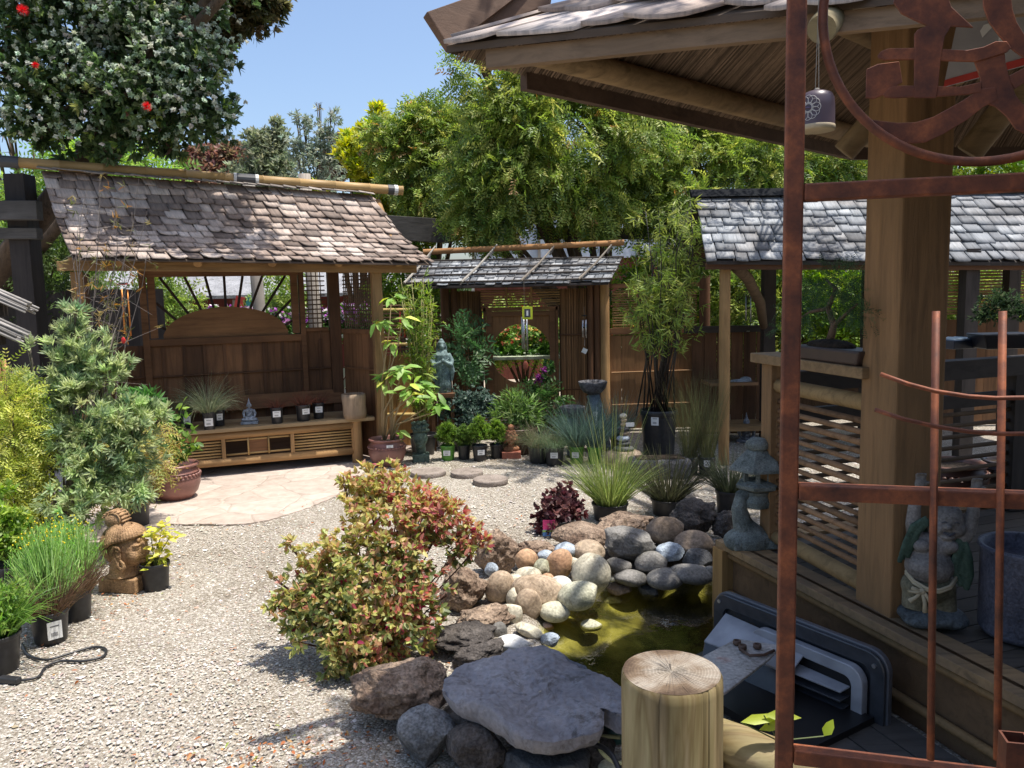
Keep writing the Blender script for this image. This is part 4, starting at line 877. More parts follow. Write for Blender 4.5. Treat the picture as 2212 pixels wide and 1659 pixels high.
def fronds(name, p, d0, k, Lf, Ll, Wl, cols, mat, parent, wts=None, hang=.6, shape='kite', ang=.9):
    n = len(p); out = []; D = unit(d0); pos = p.copy(); B = []; DD = []; NN = []; S = unit(np.cross(D, rdir(n))); st = Lf/k
    for j in range(k):
        D = unit(D+np.array([0, 0, -hang/k])); pos = pos+D*st
        for s in (-1, 1):
            B.append(pos.copy()); DD.append(unit(D*.65+S*s*ang+rng.normal(0, .12, (n, 3)))); NN.append(np.cross(D, S)+rng.normal(0, .2, (n, 3)))
    B = np.concatenate(B); DD = np.concatenate(DD); NN = np.concatenate(NN); c = np.tile(pick(cols, n, wts, .13), (2*k, 1))*(1+rng.normal(0, .1, (len(B), 1)))
    return leaves(name, B, DD, NN, Ll*(1+rng.uniform(-.3, .3, len(B))), Wl, np.clip(c, .003, 1), mat, parent, shape)
def pb(*bl): return [tuple(P(x, y, d))+(r*d/FPX,) for x, y, r, d in bl]
def rel(bl, o): return [(b[0]-o[0], b[1]-o[1], b[2]-o[2], b[3]) for b in bl]
def limbs(name, root, blobs, parent, r0, mat, bend=.15, n=None, start=0.35):
    mb = MB(); top = np.mean([b[:3] for b in blobs], 0); top[2] = min(b[2] for b in blobs) if start != 'c' else top[2]; start = 1.0 if start == 'c' else start
    q0 = np.array([0, 0, -.05]); mid = q0*(1-start)+top*start+rng.normal(0, .04, 3)*top[2]
    mb.tube([q0, q0*.5+mid*.5+rng.normal(0, .02, 3)*top[2], mid], [r0, r0*.85, r0*.72], 10, jit=.05)
    for b in blobs[:n]:
        c = np.array(b[:3]); m1 = mid*.5+c*.5+rng.normal(0, bend, 3)*b[3]; mb.tube([mid, mid*.7+m1*.3, m1, c], [r0*.5, r0*.42, r0*.28, r0*.08], 7)
        for j in range(4):
            e = c+rdir(1)[0]*b[3]*.85; mb.tube([m1*.5+c*.5, c*.5+e*.5+rng.normal(0, .05, 3)*b[3], e], [r0*.16, r0*.1, r0*.03], 5)
    return mb.build(name, mat, parent, smooth=True)
def tree(name, label, base, blobs, fn, r0, cat='tree', group=None, bark=None, n=None, start=.35):
    t = thing(name, label, cat, base, 0, group); rb = rel(blobs, base); limbs('trunk', t, rb, t, r0, bark or BARK, n=n, start=start); fn(t, rb); return t

# near flowering tree, top left
def fn(t, rb):
    p, o = sample(rb, 4600, .55, .34, -.35, 2.4)
    dark = [(.055, .095, .035), (.085, .135, .05), (.13, .19, .08)]; rosettes('crown', p, o, 11, .075, .030, dark, LEAF, t, 1.0, [3, 3, 1])
    up = (o@np.array([.15, -.75, .6]) > .15) & (rng.random(len(o)) < .9); p2, o2 = sample([b for b in rb[:13] if b[0] > 1.6], 4600, .12, .3, -.2, 3.0); u2 = (o2@np.array([.3, -.8, .4]) > .05); q, oo = np.concatenate([p[up], p2[u2]]), np.concatenate([o[up], o2[u2]])
    rosettes('bud_clusters', q+oo*.07, oo, 16, .029, .021, [(.38, .44, .33), (.47, .53, .42), (.29, .36, .24), (.55, .58, .5)], LEAFM, t, 1.4, shape='kite')
    lt = rng.random(len(o)) < .10; rosettes('young_leaves', p[lt]+o[lt]*.04, o[lt], 9, .07, .028, [(.22, .30, .07), (.30, .36, .12)], LEAF, t, .9)
    br = rng.random(len(o)) < .05; rosettes('seed_heads', p[br]+o[br]*.03, o[br], 10, .03, .012, [(.14, .07, .05), (.20, .11, .07)], LEAFM, t, 1.3, shape='kite')
bl = pb((40, 60, 140, 7.3), (190, 20, 150, 7.5), (340, 60, 130, 7.4), (30, 190, 110, 7.3), (150, 210, 120, 7.2), (290, 180, 120, 7.1), (400, 150, 85, 7.1), (425, 235, 75, 7.1), (330, 270, 75, 7.2), (220, 275, 70, 7.3), (372, 325, 26, 7.2), (460, 262, 42, 7.1), (100, -120, 200, 7.6), (350, -140, 190, 7.7), (540, -190, 120, 7.2), (640, -230, 100, 7.0), (100, 270, 55, 7.3))
t = tree('flowering_tree', 'dark tree with white bud clusters and red flowers filling the upper left corner', np.array([-7.4, 8.8, 0]), bl, fn, .14, start='c')
for x, y, r in ((50, 22, 17), (77, 141, 9), (318, 230, 14)):
    d_ = 6.55; c = P(x, y, d_)-np.array([-7.4, 8.8, 0]); k = 220; dd = unit(rdir(k)+np.array([0, -.5, .1])); blades('flower', np.repeat(c[None], k, 0)+dd*.01, dd, r*d_/FPX*.6, .003, pick([(.62, .02, .03), (.75, .05, .05)], k), PETAL, t, 2, .1)
def fn(t, rb):
    p, o = sample(rb, 2200, .7, .3, -.3, 2.5); rosettes('crown', p, o, 10, .085, .03, [(.08, .09, .035), (.13, .12, .055), (.17, .14, .07)], LEAF, t, 1.0)
tree('brown_tree', 'brownish tree branches reaching over the sky right of the white budded tree', np.array([-8.2, 10.2, 0]), pb((400, 30, 90, 8.6), (480, 20, 75, 8.6), (550, 0, 60, 8.6), (420, 90, 50, 8.6), (470, 120, 28, 8.6), (500, -80, 110, 8.8), (590, 2, 26, 8.6)), fn, .09, start='c')
# bright feathery tree behind the shelter
def fn(t, rb):
    p, o = sample(rb, 2600, .7, .35, -.35, 1.3); fronds('crown', p, o+rdir(len(p))*.5, 6, .38, .085, .035, [(.28, .42, .09), (.36, .50, .12), (.18, .30, .07)], LEAF, t)
tree('feathery_tree', 'light green feathery tree behind the left end of the shelter roof', np.array([-7.4, 13, 0]), pb((-20, 330, 90, 12), (70, 350, 80, 12), (150, 370, 70, 12), (240, 390, 70, 12), (320, 380, 50, 12), (10, 260, 60, 12), (300, 340, 35, 12), (60, 480, 120, 12), (200, 480, 110, 12), (30, 560, 90, 12)), fn, .13)
def cloud(n, k, L_, W_, cols, wts=None, rough=.2, gap=None, gs=.6, shell=.5, spread=1.2):
    def f(t, rb):
        p, o = sample(rb, n, shell, rough, gap, gs); rosettes('crown', p, o, k, L_, W_, cols, LEAF, t, spread, wts, shape='kite')
    return f
tree('purple_tree', 'round brownish purple tree against the sky above the shelter ridge', np.array([-9.6, 26, 0]), pb((450, 370, 55, 24), (500, 362, 48, 24), (545, 385, 45, 24), (415, 385, 40, 24), (480, 340, 26, 24), (480, 430, 80, 24)), cloud(5200, 7, .17, .10, [(.22, .11, .09), (.30, .17, .12), (.20, .16, .09)], gap=-.8), .2)
tree('grey_green_tree', 'small grey green tree between the purple tree and the wispy tree', np.array([-7.6, 24, 0]), pb((580, 350, 45, 22), (560, 310, 30, 22), (600, 300, 24, 22), (598, 268, 12, 22), (620, 390, 55, 22), (540, 400, 50, 22)), cloud(2000, 7, .15, .06, [(.17, .20, .11), (.23, .26, .15), (.28, .30, .19)], rough=.4, gap=-.3, gs=1.2, shell=.8), .1)
tree('wispy_tree', 'tall wispy grey tree with sparse upright twigs above the shelter ridge', np.array([-5.5, 22, 0]), pb((680, 330, 36, 20), (700, 290, 30, 20), (640, 320, 30, 20), (715, 250, 22, 20), (690, 222, 13, 20), (660, 265, 20, 20), (720, 340, 42, 20), (680, 390, 60, 20), (640, 250, 12, 20)), cloud(800, 6, .12, .04, [(.20, .24, .17), (.28, .32, .23), (.34, .37, .27)], rough=.5, gap=-.1, gs=1.6, shell=.9), .08)
tree('russet_tree', 'small russet tree tucked behind the wispy tree and the yellow tree', np.array([-5.2, 26, 0]), pb((745, 320, 28, 24), (765, 345, 34, 24), (720, 360, 30, 24)), cloud(1200, 7, .15, .08, [(.17, .09, .06), (.24, .14, .08)], gap=-.6), .1)
def fn(t, rb):
    p, o = sample(rb, 4200, .6, .35, -.5, 1.4); o = unit(o+np.array([0, 0, .9])); rosettes('crown', p, o, 9, .13, .042, [(.42, .44, .05), (.54, .52, .08), (.30, .36, .05), (.20, .28, .05)], LEAF, t, .8, [3, 3, 2, 1])
tree('yellow_tree', 'bright yellow green upright tree right of the shelter roof', np.array([-2.9, 14, 0]), pb((800, 300, 30, 13), (830, 270, 20, 13), (815, 240, 12, 13), (770, 360, 60, 13), (700, 390, 40, 13), (830, 340, 60, 13), (850, 420, 70, 13), (900, 380, 60, 13), (870, 480, 60, 13), (760, 300, 14, 13), (940, 440, 60, 13)), fn, .12)
# weeping green trees over the round opening
GRN = [(.21, .29, .065), (.28, .36, .08), (.40, .45, .12), (.10, .16, .045), (.50, .50, .15), (.45, .26, .10)]
def weep(n, k=6, Lf=.22, w=(4, 4, 3, 3, 1.2, .15), gap=-.38):
    def f(t, rb):
        p, o = sample(rb, n, .6, .5, gap, 2.4, (1, 1, .9)); fronds('crown', p, o*.9+np.array([0, 0, .05])+rdir(len(p))*.7, k, Lf, .060, .021, GRN, LEAF, t, w, hang=.75)
    return f
tree('weeping_tree', 'large weeping green tree hanging over the round opening and its roof', np.array([2.0, 11.2, 0]), pb((1050, 170, 55, 9.8), (1110, 210, 90, 9.8), (1180, 280, 110, 9.8), (1020, 400, 75, 9.8), (1100, 380, 105, 9.8), (1230, 400, 95, 9.8), (1320, 300, 120, 9.8), (1010, 470, 45, 9.6), (1080, 475, 50, 9.6), (1030, 110, 30, 9.8), (1300, 430, 70, 9.8), (1180, 170, 80, 10.2), (1080, 300, 70, 9.8), (1050, 500, 30, 9.5), (1340, 200, 90, 10)), weep(13000), .16)
tree('weeping_tree', 'smaller weeping green tree between the yellow tree and the large weeping tree', np.array([-1.0, 12.4, 0]), pb((870, 290, 45, 11), (930, 280, 50, 11), (980, 290, 40, 11), (890, 350, 60, 11), (960, 360, 70, 11), (920, 430, 65, 11), (990, 440, 50, 11), (830, 300, 30, 11), (900, 262, 24, 11)), weep(6500, w=(4, 4, 3, 3, 1, .5)), .12)
tree('weeping_tree', 'green weeping tree behind the grey shed roof and under the pavilion eave', np.array([3.4, 12.0, 0]), pb((1430, 330, 110, 10.6), (1530, 360, 100, 10.6), (1640, 360, 95, 10.6), (1420, 440, 70, 10.3), (1740, 370, 80, 10.6), (1820, 380, 80, 10.6), (1480, 270, 80, 10.8), (1600, 290, 60, 10.8), (1500, 440, 50, 10)), weep(9500, w=(4, 4, 2, 4, .6, .1)), .15)
def yfn(t, rb):
    p, o = sample(rb, 2200, .6, .3, -.5, 1.2); fronds('crown', p, o+rdir(len(p))*.4, 7, .35, .075, .032, [(.30, .36, .04), (.20, .32, .04), (.12, .22, .03)], LEAF, t, hang=.8)
tree('bright_tree', 'yellow green tree beyond the shed roof seen right of the gate post', np.array([6.8, 14, 0]), pb((1780, 400, 70, 12.5), (1860, 400, 70, 12.5), (2080, 360, 90, 12.5), (2180, 370, 80, 12.5), (1960, 380, 80, 12.5)), yfn, .14)
# shrubbery seen below the shed roof and through the openings
def bush(name, label, base, blobs, cols, n, k=8, L_=.07, W_=.03, hang=.5, group='shrubs beyond the fences'):
    t = thing(name, label, 'shrub', base, 0, group); rb = rel(blobs, base); p, o = sample(rb, n, .7, .3, -.5, 1.6); fronds('foliage', p, o+rdir(len(p))*.5, k//2, .22, L_, W_, cols, LEAF, t, hang=hang)
    mb = MB()
    for b in rb[:5]: mb.tube([(0, 0, 0), (b[0]*.5, b[1]*.5, b[2]*.6), b[:3]], [.03, .02, .01], 6)
    mb.build('stem', BARK, t); return t
bush('leafy_shrub', 'green shrub behind the shed seen between its two left posts', np.array([2.6, 10.4, 0]), pb((1600, 640, 70, 10), (1640, 700, 70, 10), (1600, 740, 60, 10), (1640, 590, 50, 10)), GRN[:4], 900)
bush('leafy_shrub', 'sunlit green shrub filling the opening under the shed roof', np.array([4.3, 10.6, 0]), pb((1730, 620, 70, 10), (1800, 620, 70, 10), (1860, 640, 70, 10), (1760, 700, 70, 10), (1840, 720, 70, 10), (1720, 560, 60, 10)), [(.20, .32, .04), (.30, .40, .05), (.12, .22, .03)], 1700)
bush('leafy_shrub', 'dark green shrub behind the bamboo grilles at the far right', np.array([6.2, 10.8, 0]), pb((2060, 620, 60, 10), (2120, 640, 80, 10), (2210, 620, 80, 10), (2060, 700, 60, 10)), GRN[:4], 1100)
bush('leafy_shrub', 'dim green shrub behind the board fence at the far left', np.array([-6.2, 10, 0]), pb((20, 480, 90, 9.6), (120, 560, 80, 9.6), (20, 600, 80, 9.6), (150, 650, 70, 9.6)), [(.08, .12, .03), (.12, .17, .05), (.05, .08, .02)], 1200)
bush('leafy_shrub', 'green shrub behind the bamboo fence right of the round opening', np.array([1.7, 11, 0]), pb((1340, 650, 60, 10.5), (1430, 640, 60, 10.5), (1500, 640, 60, 10.5), (1400, 700, 60, 10.5), (1480, 700, 60, 10.5), (1420, 570, 60, 10.5), (1520, 560, 70, 10.5)), [(.16, .26, .03), (.28, .36, .05), (.08, .15, .02)], 1500)
bush('leafy_shrub', 'sunlit shrub outside the sunburst window at its upper left', np.array([-4.6, 12.3, 0]), pb((345, 640, 40, 12), (400, 660, 40, 12), (360, 610, 26, 12), (600, 640, 44, 12), (620, 690, 44, 12), (560, 680, 30, 12)), [(.22, .32, .07), (.32, .40, .10), (.13, .20, .05)], 900)
bush('leafy_shrub', 'bright shrub behind the flower tables in the round opening', np.array([.2, 12.2, 0]), pb((1090, 720, 44, 12), (1150, 715, 40, 12), (1120, 690, 34, 12), (1180, 740, 34, 12), (1070, 750, 30, 12)), [(.28, .38, .08), (.38, .46, .12), (.18, .26, .06)], 800)
bush('leafy_shrub', 'green shrub glimpsed between the shelter and the batten roof', np.array([-1.6, 11.5, 0]), pb((880, 600, 50, 11), (920, 640, 50, 11), (870, 540, 40, 11), (850, 660, 40, 11)), [(.16, .26, .04), (.26, .34, .06), (.10, .16, .03)], 800)
bush('hedge', 'long dark hedge closing the view behind all the fences', np.array([0, 17, 0]), [(x, 17+.5*math.sin(x), 1.0+.35*math.sin(x*1.7), 1.1) for x in np.arange(-10, 12, .8)], [(.05, .09, .02), (.08, .14, .03)], 5200, 8, .14, .07, group=None)
# tree limb overhead, out of the frame, that throws the dappled shade on the pond
def ofn(t, rb):
    p, o = sample(rb, 1500, .8, .3, -.15, 2.6); fronds('crown', p, o*.8+rdir(len(p))*.4, 9, .34, .07, .03, GRN, LEAF, t, hang=1.2)
tree('shade_tree', 'tree spreading above the pavilion roof and shading the pond', np.array([7.6, 6.6, 0]), [(2.8, 3.6, 4.6, .5), (2.9, 4.0, 4.8, .55), (2.45, 4.55, 4.6, .4), (3.2, 4.6, 4.9, .6), (2.9, 3.2, 4.8, .5), (2.4, 6.6, 4.3, .5), (1.6, 6.9, 4.3, .42), (3.3, 6.4, 4.6, .6), (3.0, 7.4, 4.3, .5), (1.9, 7.7, 4.2, .42), (3.9, 5.4, 5.2, .8), (1.45, 2.35, 4.7, .36), (1.0, 2.45, 4.6, .28), (1.9, 2.5, 4.8, .4), (2.4, 2.9, 4.8, .4)], ofn, .12, start='c')

# unseen hedge added right of and behind the camera to block sky light
t = thing('added_shade_hedge', 'tall dark hedge added out of view to darken the pavilion', 'hedge', (4.7, .2, 0))
mb = MB(); mb.box((0, -.6, 1.8), (.5, 5.0, 3.5)); mb.box((-2.6, -2.4, 1.5), (5.0, .5, 2.9)); mb.build('inner_growth', plain('hedge_core', (.02, .03, .01), .9, var=.5), t)
p = np.concatenate([np.stack([rng.uniform(-.55, -.2, 3500), rng.uniform(-3, 1.9, 3500), rng.uniform(0, 3.7, 3500)], 1), np.stack([rng.uniform(-5.2, 0, 2500), rng.uniform(-2.2, -2.0, 2500), rng.uniform(0, 3.1, 2500)], 1)]); rosettes('foliage', p, rdir(len(p))+np.array([-.4, 0, .2]), 5, .09, .045, [(.05, .09, .02), (.08, .13, .03)], LEAF, t)
# ------------------------------------------------------------------ rocks round the pond
import bmesh
_bm = bmesh.new(); bmesh.ops.create_icosphere(_bm, subdivisions=5, radius=1); IV5 = np.array([v.co[:] for v in _bm.verts]); IF5 = np.array([[v.index for v in f.verts] for f in _bm.faces]); _bm.free()
_bm = bmesh.new(); bmesh.ops.create_icosphere(_bm, subdivisions=4, radius=1); IV4 = np.array([v.co[:] for v in _bm.verts]); IF4 = np.array([[v.index for v in f.verts] for f in _bm.faces]); _bm.free()
RM = dict(
 tan=stone('tan_stone', (.30, .22, .15), (.50, .39, .28), 5, .75, .35), orange=stone('orange_stone', (.34, .19, .11), (.52, .33, .20), 5, .75, .4), cream=stone('cream_stone', (.42, .38, .28), (.62, .57, .45), 5, .75, .35),
 white=stone('white_stone', (.55, .54, .50), (.74, .73, .70), 6, .6, .25, speck=.1), blue=stone('bluish_stone', (.22, .26, .31), (.46, .52, .58), 8, .75, .6), grey=stone('grey_stone', (.12, .115, .105), (.25, .235, .215), 6, .8, .6),
 brown=stone('brown_stone', (.17, .125, .09), (.30, .23, .17), 5, .8, .5), green=stone('mossy_stone', (.30, .30, .20), (.52, .50, .38), 6, .8, .5), darkst=stone('dark_stone', (.06, .06, .062), (.15, .15, .15), 7, .75, .8),
 lava=stone('lava_rock', (.13, .085, .06), (.33, .245, .18), 7, .95, 1.0, pit=.9, speck=.45), darklava=stone('dark_lava', (.035, .03, .028), (.12, .105, .095), 8, .95, 1.0, pit=.8, speck=.4),
 greylava=stone('grey_lava', (.085, .09, .095), (.24, .245, .25), 8, .9, 1.0, pit=.5, speck=.45), red=stone('rusty_stone', (.50, .24, .12), (.68, .60, .52), 5, .6, .2))
CUTR = np.random.default_rng(5)
def rockmesh(name, kind, W_, D_, H_, mat, tilt=0.0, seed=0, yaw=None):
    r = np.random.default_rng(seed*7+3); big = kind in ('lava', 'boulder'); V = (IV5 if big else IV4).copy(); Fq = IF5 if big else IF4
    if kind == 'boulder' or kind == 'lava':
        for _ in range(11 if kind == 'boulder' else 7):
            n = unit(r.normal(size=3)); h = r.uniform(.62, .86); d = V@n; V -= np.clip(d-h, 0, None)[:, None]*n*(.92 if kind == 'boulder' else .7)
    elif kind == 'river':
        for _ in range(3):
            n = unit(r.normal(size=3)); h = r.uniform(.70, .90); d = V@n; V -= np.clip(d-h, 0, None)[:, None]*n*.75
    amp = {'river': .035, 'boulder': .06, 'lava': .15}[kind]; off = r.uniform(-50, 50, 3); sc = {'river': 1.1, 'boulder': 1.9, 'lava': 1.9}[kind]
    q = np.array([noise.fractal(Vector(tuple(v*sc+off)), 1.0 if kind != 'lava' else .75, 2.1, 2 if kind == 'river' else 7) for v in V]); V = V*(1+amp*q*1.3)[:, None]
    if kind == 'lava':
        q = np.array([noise.voronoi(Vector(tuple(v*4+off)))[0][0] for v in V]); V = V*(1-.07*np.clip(.45-q, 0, 1)/.45)[:, None]
    V -= (V.max(0)+V.min(0))/2; V /= (V.max(0)-V.min(0)); a = yaw if yaw is not None else r.uniform(-.3, .3)
    V = V*np.array([W_, D_, H_]); c, s = math.cos(tilt), math.sin(tilt); V = V@np.array([[c, 0, -s], [0, 1, 0], [s, 0, c]])
    c, s = math.cos(a), math.sin(a); V = V@np.array([[c, s, 0], [-s, c, 0], [0, 0, 1]])
    o = npmesh(name, V, Fq, mat, smooth=True); return o
def rock(px, py, w_, h_, z, kind, mk, label, tilt=0, group=None, seed=None, name=None, dk=.85):
    c = G(px, py, z); d = np.linalg.norm(c-EYE); s = (c-EYE)@F_/FPX; W_ = w_*s; ph = math.asin((1.6-z)/d); hh = h_*s; D_ = W_*dk
    H2 = hh**2-(D_*math.sin(ph))**2
    if H2 < (W_*.3)**2: H2 = (W_*.34)**2; D_ = min(D_, math.sqrt(max(hh**2-H2*math.cos(ph)**2, (W_*.5)**2))/math.sin(ph) if ph > .2 else D_)
    H_ = min(math.sqrt(H2)/math.cos(ph), W_*1.25)
    nm = name or {'river': 'river_stone', 'boulder': 'boulder', 'lava': 'lava_rock'}[kind]
    o = rockmesh(nm, kind, W_*(1.06 if kind == 'lava' else 1.02), D_, H_*(1.04), RM[mk], rad(tilt), seed if seed is not None else int(px*3+py)); o.location = tuple(c)
    return tag(o, label, 'stone' if kind == 'river' else 'rock', group or {'river': 'river stones heaped at the pond edge', 'boulder': 'rocks round the pond', 'lava': 'rocks round the pond'}[kind])
zl = lambda y: min(.20, max(.035, .045+(840-y)/410*.13)); zr = lambda y: min(.24, max(-.06, .0+(700-y)/420*.2))
c1 = lambda x, y: (929+.3*x, 1061.8+.3*y)
RS = [  # x y w h kind mat tilt label (measured on an enlargement), right side uses zr
 (695, 490, 150, 138, 'river', 'orange', 0, 'smooth orange tan stone against the upright cobwebbed lava rock'),
 (980, 425, 158, 112, 'river', 'blue', -8, 'pale blue grey oval stone at the top of the heap'),
 (1145, 430, 208, 148, 'river', 'tan', 5, 'rounded tan stone on the heap left of the angular grey rock'),
 (805, 550, 112, 118, 'river', 'green', 0, 'small pale green stone left of the upright brown orange stone'),
 (835, 468, 115, 84, 'river', 'blue', 15, 'pale bluish stone peeping out behind the upright brown orange stone'),
 (930, 525, 175, 205, 'river', 'orange', 28, 'upright brown orange egg shaped stone in the middle of the heap'),
 (1028, 520, 95, 85, 'river', 'cream', 0, 'small yellow cream stone between the tan stone and the orange egg stone'),
 (1160, 590, 255, 262, 'river', 'cream', -12, 'largest cream stone of the heap with a smooth hollow face'),
 (705, 600, 172, 100, 'river', 'cream', 0, 'flat cream stone under the orange tan stone'),
 (612, 630, 115, 62, 'river', 'cream', -12, 'thin pale stone poking left over the large tan stone'),
 (760, 708, 330, 195, 'river', 'tan', 8, 'broad mottled tan stone lying in front of the flat cream stone'),
 (845, 632, 92, 80, 'river', 'orange', 0, 'small orange stone tucked beside the white stone'),
 (940, 665, 150, 104, 'river', 'white', 0, 'bright white oval stone in the heap'),
 (1060, 752, 275, 185, 'river', 'green', -14, 'large greenish cream stone sloping down to the water'),
 (500, 690, 180, 270, 'river', 'tan', 26, 'tall tan stone leaning beside the big brown lava rock'),
 (440, 560, 92, 84, 'river', 'blue', 0, 'small pale grey green stone on top of the tall leaning tan stone'),
 (612, 765, 115, 130, 'river', 'cream', 12, 'yellow cream stone wedged between two tan stones'),
 (708, 818, 175, 200, 'river', 'tan', 0, 'egg shaped tan stone standing at the edge of the water'),
 (895, 865, 205, 138, 'river', 'green', 6, 'grey cream oval stone lying at the waterline'),
 (580, 895, 150, 168, 'river', 'cream', 20, 'pale round stone behind the dark lava rocks'),
 (710, 1000, 190, 80, 'river', 'cream', 22, 'long cream stone on the near rim of the pond'),
 (498, 1010, 105, 135, 'river', 'grey', 0, 'small grey stone beside the dark lava rock'),
 (1690, 282, 245, 185, 'river', 'brown', 0, 'round brown stone high on the shaded bank'),
 (1900, 370, 255, 165, 'river', 'brown', 0, 'dark brown stone next to the corner of the deck'),
 (1590, 515, 210, 155, 'river', 'grey', 0, 'dark grey stone under the angular grey rock'),
 (1360, 535, 170, 108, 'river', 'grey', 8, 'grey brown stone right of the largest cream stone'),
 (1445, 622, 220, 112, 'river', 'grey', 6, 'flat grey stone above the dead leaves at the waterline'),
 (1695, 630, 250, 138, 'river', 'grey', 0, 'smooth dark oval stone at the shaded waterline'),
 (1885, 600, 280, 135, 'river', 'grey', 10, 'long speckled dark stone at the waterline by the deck'),
 (2015, 592, 95, 95, 'river', 'grey', 0, 'small dark stone touching the deck corner post'),
 (1310, 632, 62, 34, 'river', 'green', 0, 'tiny mossy pebble right of the largest cream stone')]
for i, (x, y, w_, h_, k, m_, tl, lb) in enumerate(RS):
    X_, Y_ = c1(x, y); z = zr(y) if x > 1290 else zl(y)
    if y > 940: z = .03
    if i == 18: z = .01
    rock(X_, Y_, w_*.3*1.1, h_*.3*1.1, z, k, m_, lb, tl)
for (x, y, w_, h_, k, m_, tl, lb, z) in [
 (1720, 432, 205, 140, 'boulder', 'blue', 0, 'angular blue white rock in the shaded bank', .13), (1440, 372, 385, 240, 'boulder', 'grey', 5, 'large angular grey rock at the top of the bank', .16),
 (1930, 480, 210, 150, 'boulder', 'darkst', 0, 'dark angular rock between the blue white rock and the deck', .10), (1370, 705, 175, 95, 'boulder', 'brown', 0, 'wet brown rock with dead leaves at the water edge', -.03),
 (1572, 712, 145, 90, 'boulder', 'darkst', 0, 'small wet black rock at the water edge', -.04), (830, 975, 125, 62, 'river', 'red', 0, 'rust and white pebble lying in the shallow water', -.06),
 (1160, 965, 160, 92, 'river', 'green', 0, 'mossy pebble rising from the yellow shallows', -.06), (1310, 785, 150, 60, 'boulder', 'green', 0, 'half sunk mossy rock near the far waterline', -.09), (600, 1095, 240, 130, 'river', 'white', 0, 'white oval stone behind the flat slab', .06), (870, 1068, 135, 105, 'boulder', 'blue', 0, 'small blue grey rock at the near waterline', .0),
 (700, 1040, 250, 110, 'boulder', 'grey', 15, 'grey speckled rock under the long cream stone', -.01),
 (255, 705, 360, 350, 'lava', 'lava', 0, 'big brown pitted lava rock right of the colourful bush', .10), (480, 440, 300, 320, 'lava', 'lava', 12, 'upright tan grey lava rock wrapped in cobweb', .13),
 (750, 410, 290, 140, 'lava', 'lava', 0, 'low brown lava rock behind the orange tan stone', .12), (1110, 315, 470, 160, 'boulder', 'lava', -3, 'flat pale tan rock behind the heap of stones', .10),
 (1400, 235, 440, 190, 'lava', 'lava', -8, 'rough pitted tan rock in front of the sunlit rush pot', .09), (1890, 185, 320, 250, 'lava', 'darklava', 0, 'dark cratered lava rock in front of the middle rush pot', .13), (2150, 240, 230, 220, 'lava', 'darklava', 0, 'dark lava rock beside the stone lantern foot', .10),
 (390, 905, 430, 165, 'lava', 'lava', -5, 'flat tan lava rock left of the pale round stone', .06), (215, 1040, 500, 230, 'lava', 'darklava', 0, 'long black lava rock under the colourful bush', .07), (350, 1170, 380, 170, 'lava', 'darklava', -12, 'black lava rock behind the flat slab', .05)]:
    X_, Y_ = c1(x, y); rock(X_, Y_, w_*.3, h_*.3, z, k, m_, lb, tl)
c2 = lambda x, y: (752+.3*x, 1371.4+.3*y)
for (x, y, w_, h_, k, m_, tl, lb, z) in [
 (395, 395, 705, 470, 'lava', 'lava', 0, 'big tan pitted boulder, half in sun, left of the flat slab', .13), (560, 725, 430, 390, 'boulder', 'greylava', 10, 'silvery grey rock below the big tan boulder', .09), (930, 815, 460, 380, 'boulder', 'darklava', 0, 'dark grey rock in front of the flat slab', .09),
 (1430, 930, 640, 300, 'boulder', 'darkst', 0, 'dark blue grey rock at the bottom edge under the cable', .06), (1800, 830, 270, 260, 'boulder', 'darklava', 0, 'dark rock in the corner behind the log post', .07), (1880, 955, 160, 100, 'river', 'green', 0, 'pale stone at the bottom edge beside the log post', .05),
 (1350, 640, 500, 200, 'boulder', 'darkst', 0, 'black rock hidden under the right end of the flat slab', .03), (820, 560, 300, 160, 'boulder', 'darkst', 0, 'black rock hidden under the left end of the flat slab', .03)]:
    X_, Y_ = c2(x, y); rock(X_, Y_, w_*.3, h_*.3, z, k, m_, lb, tl)
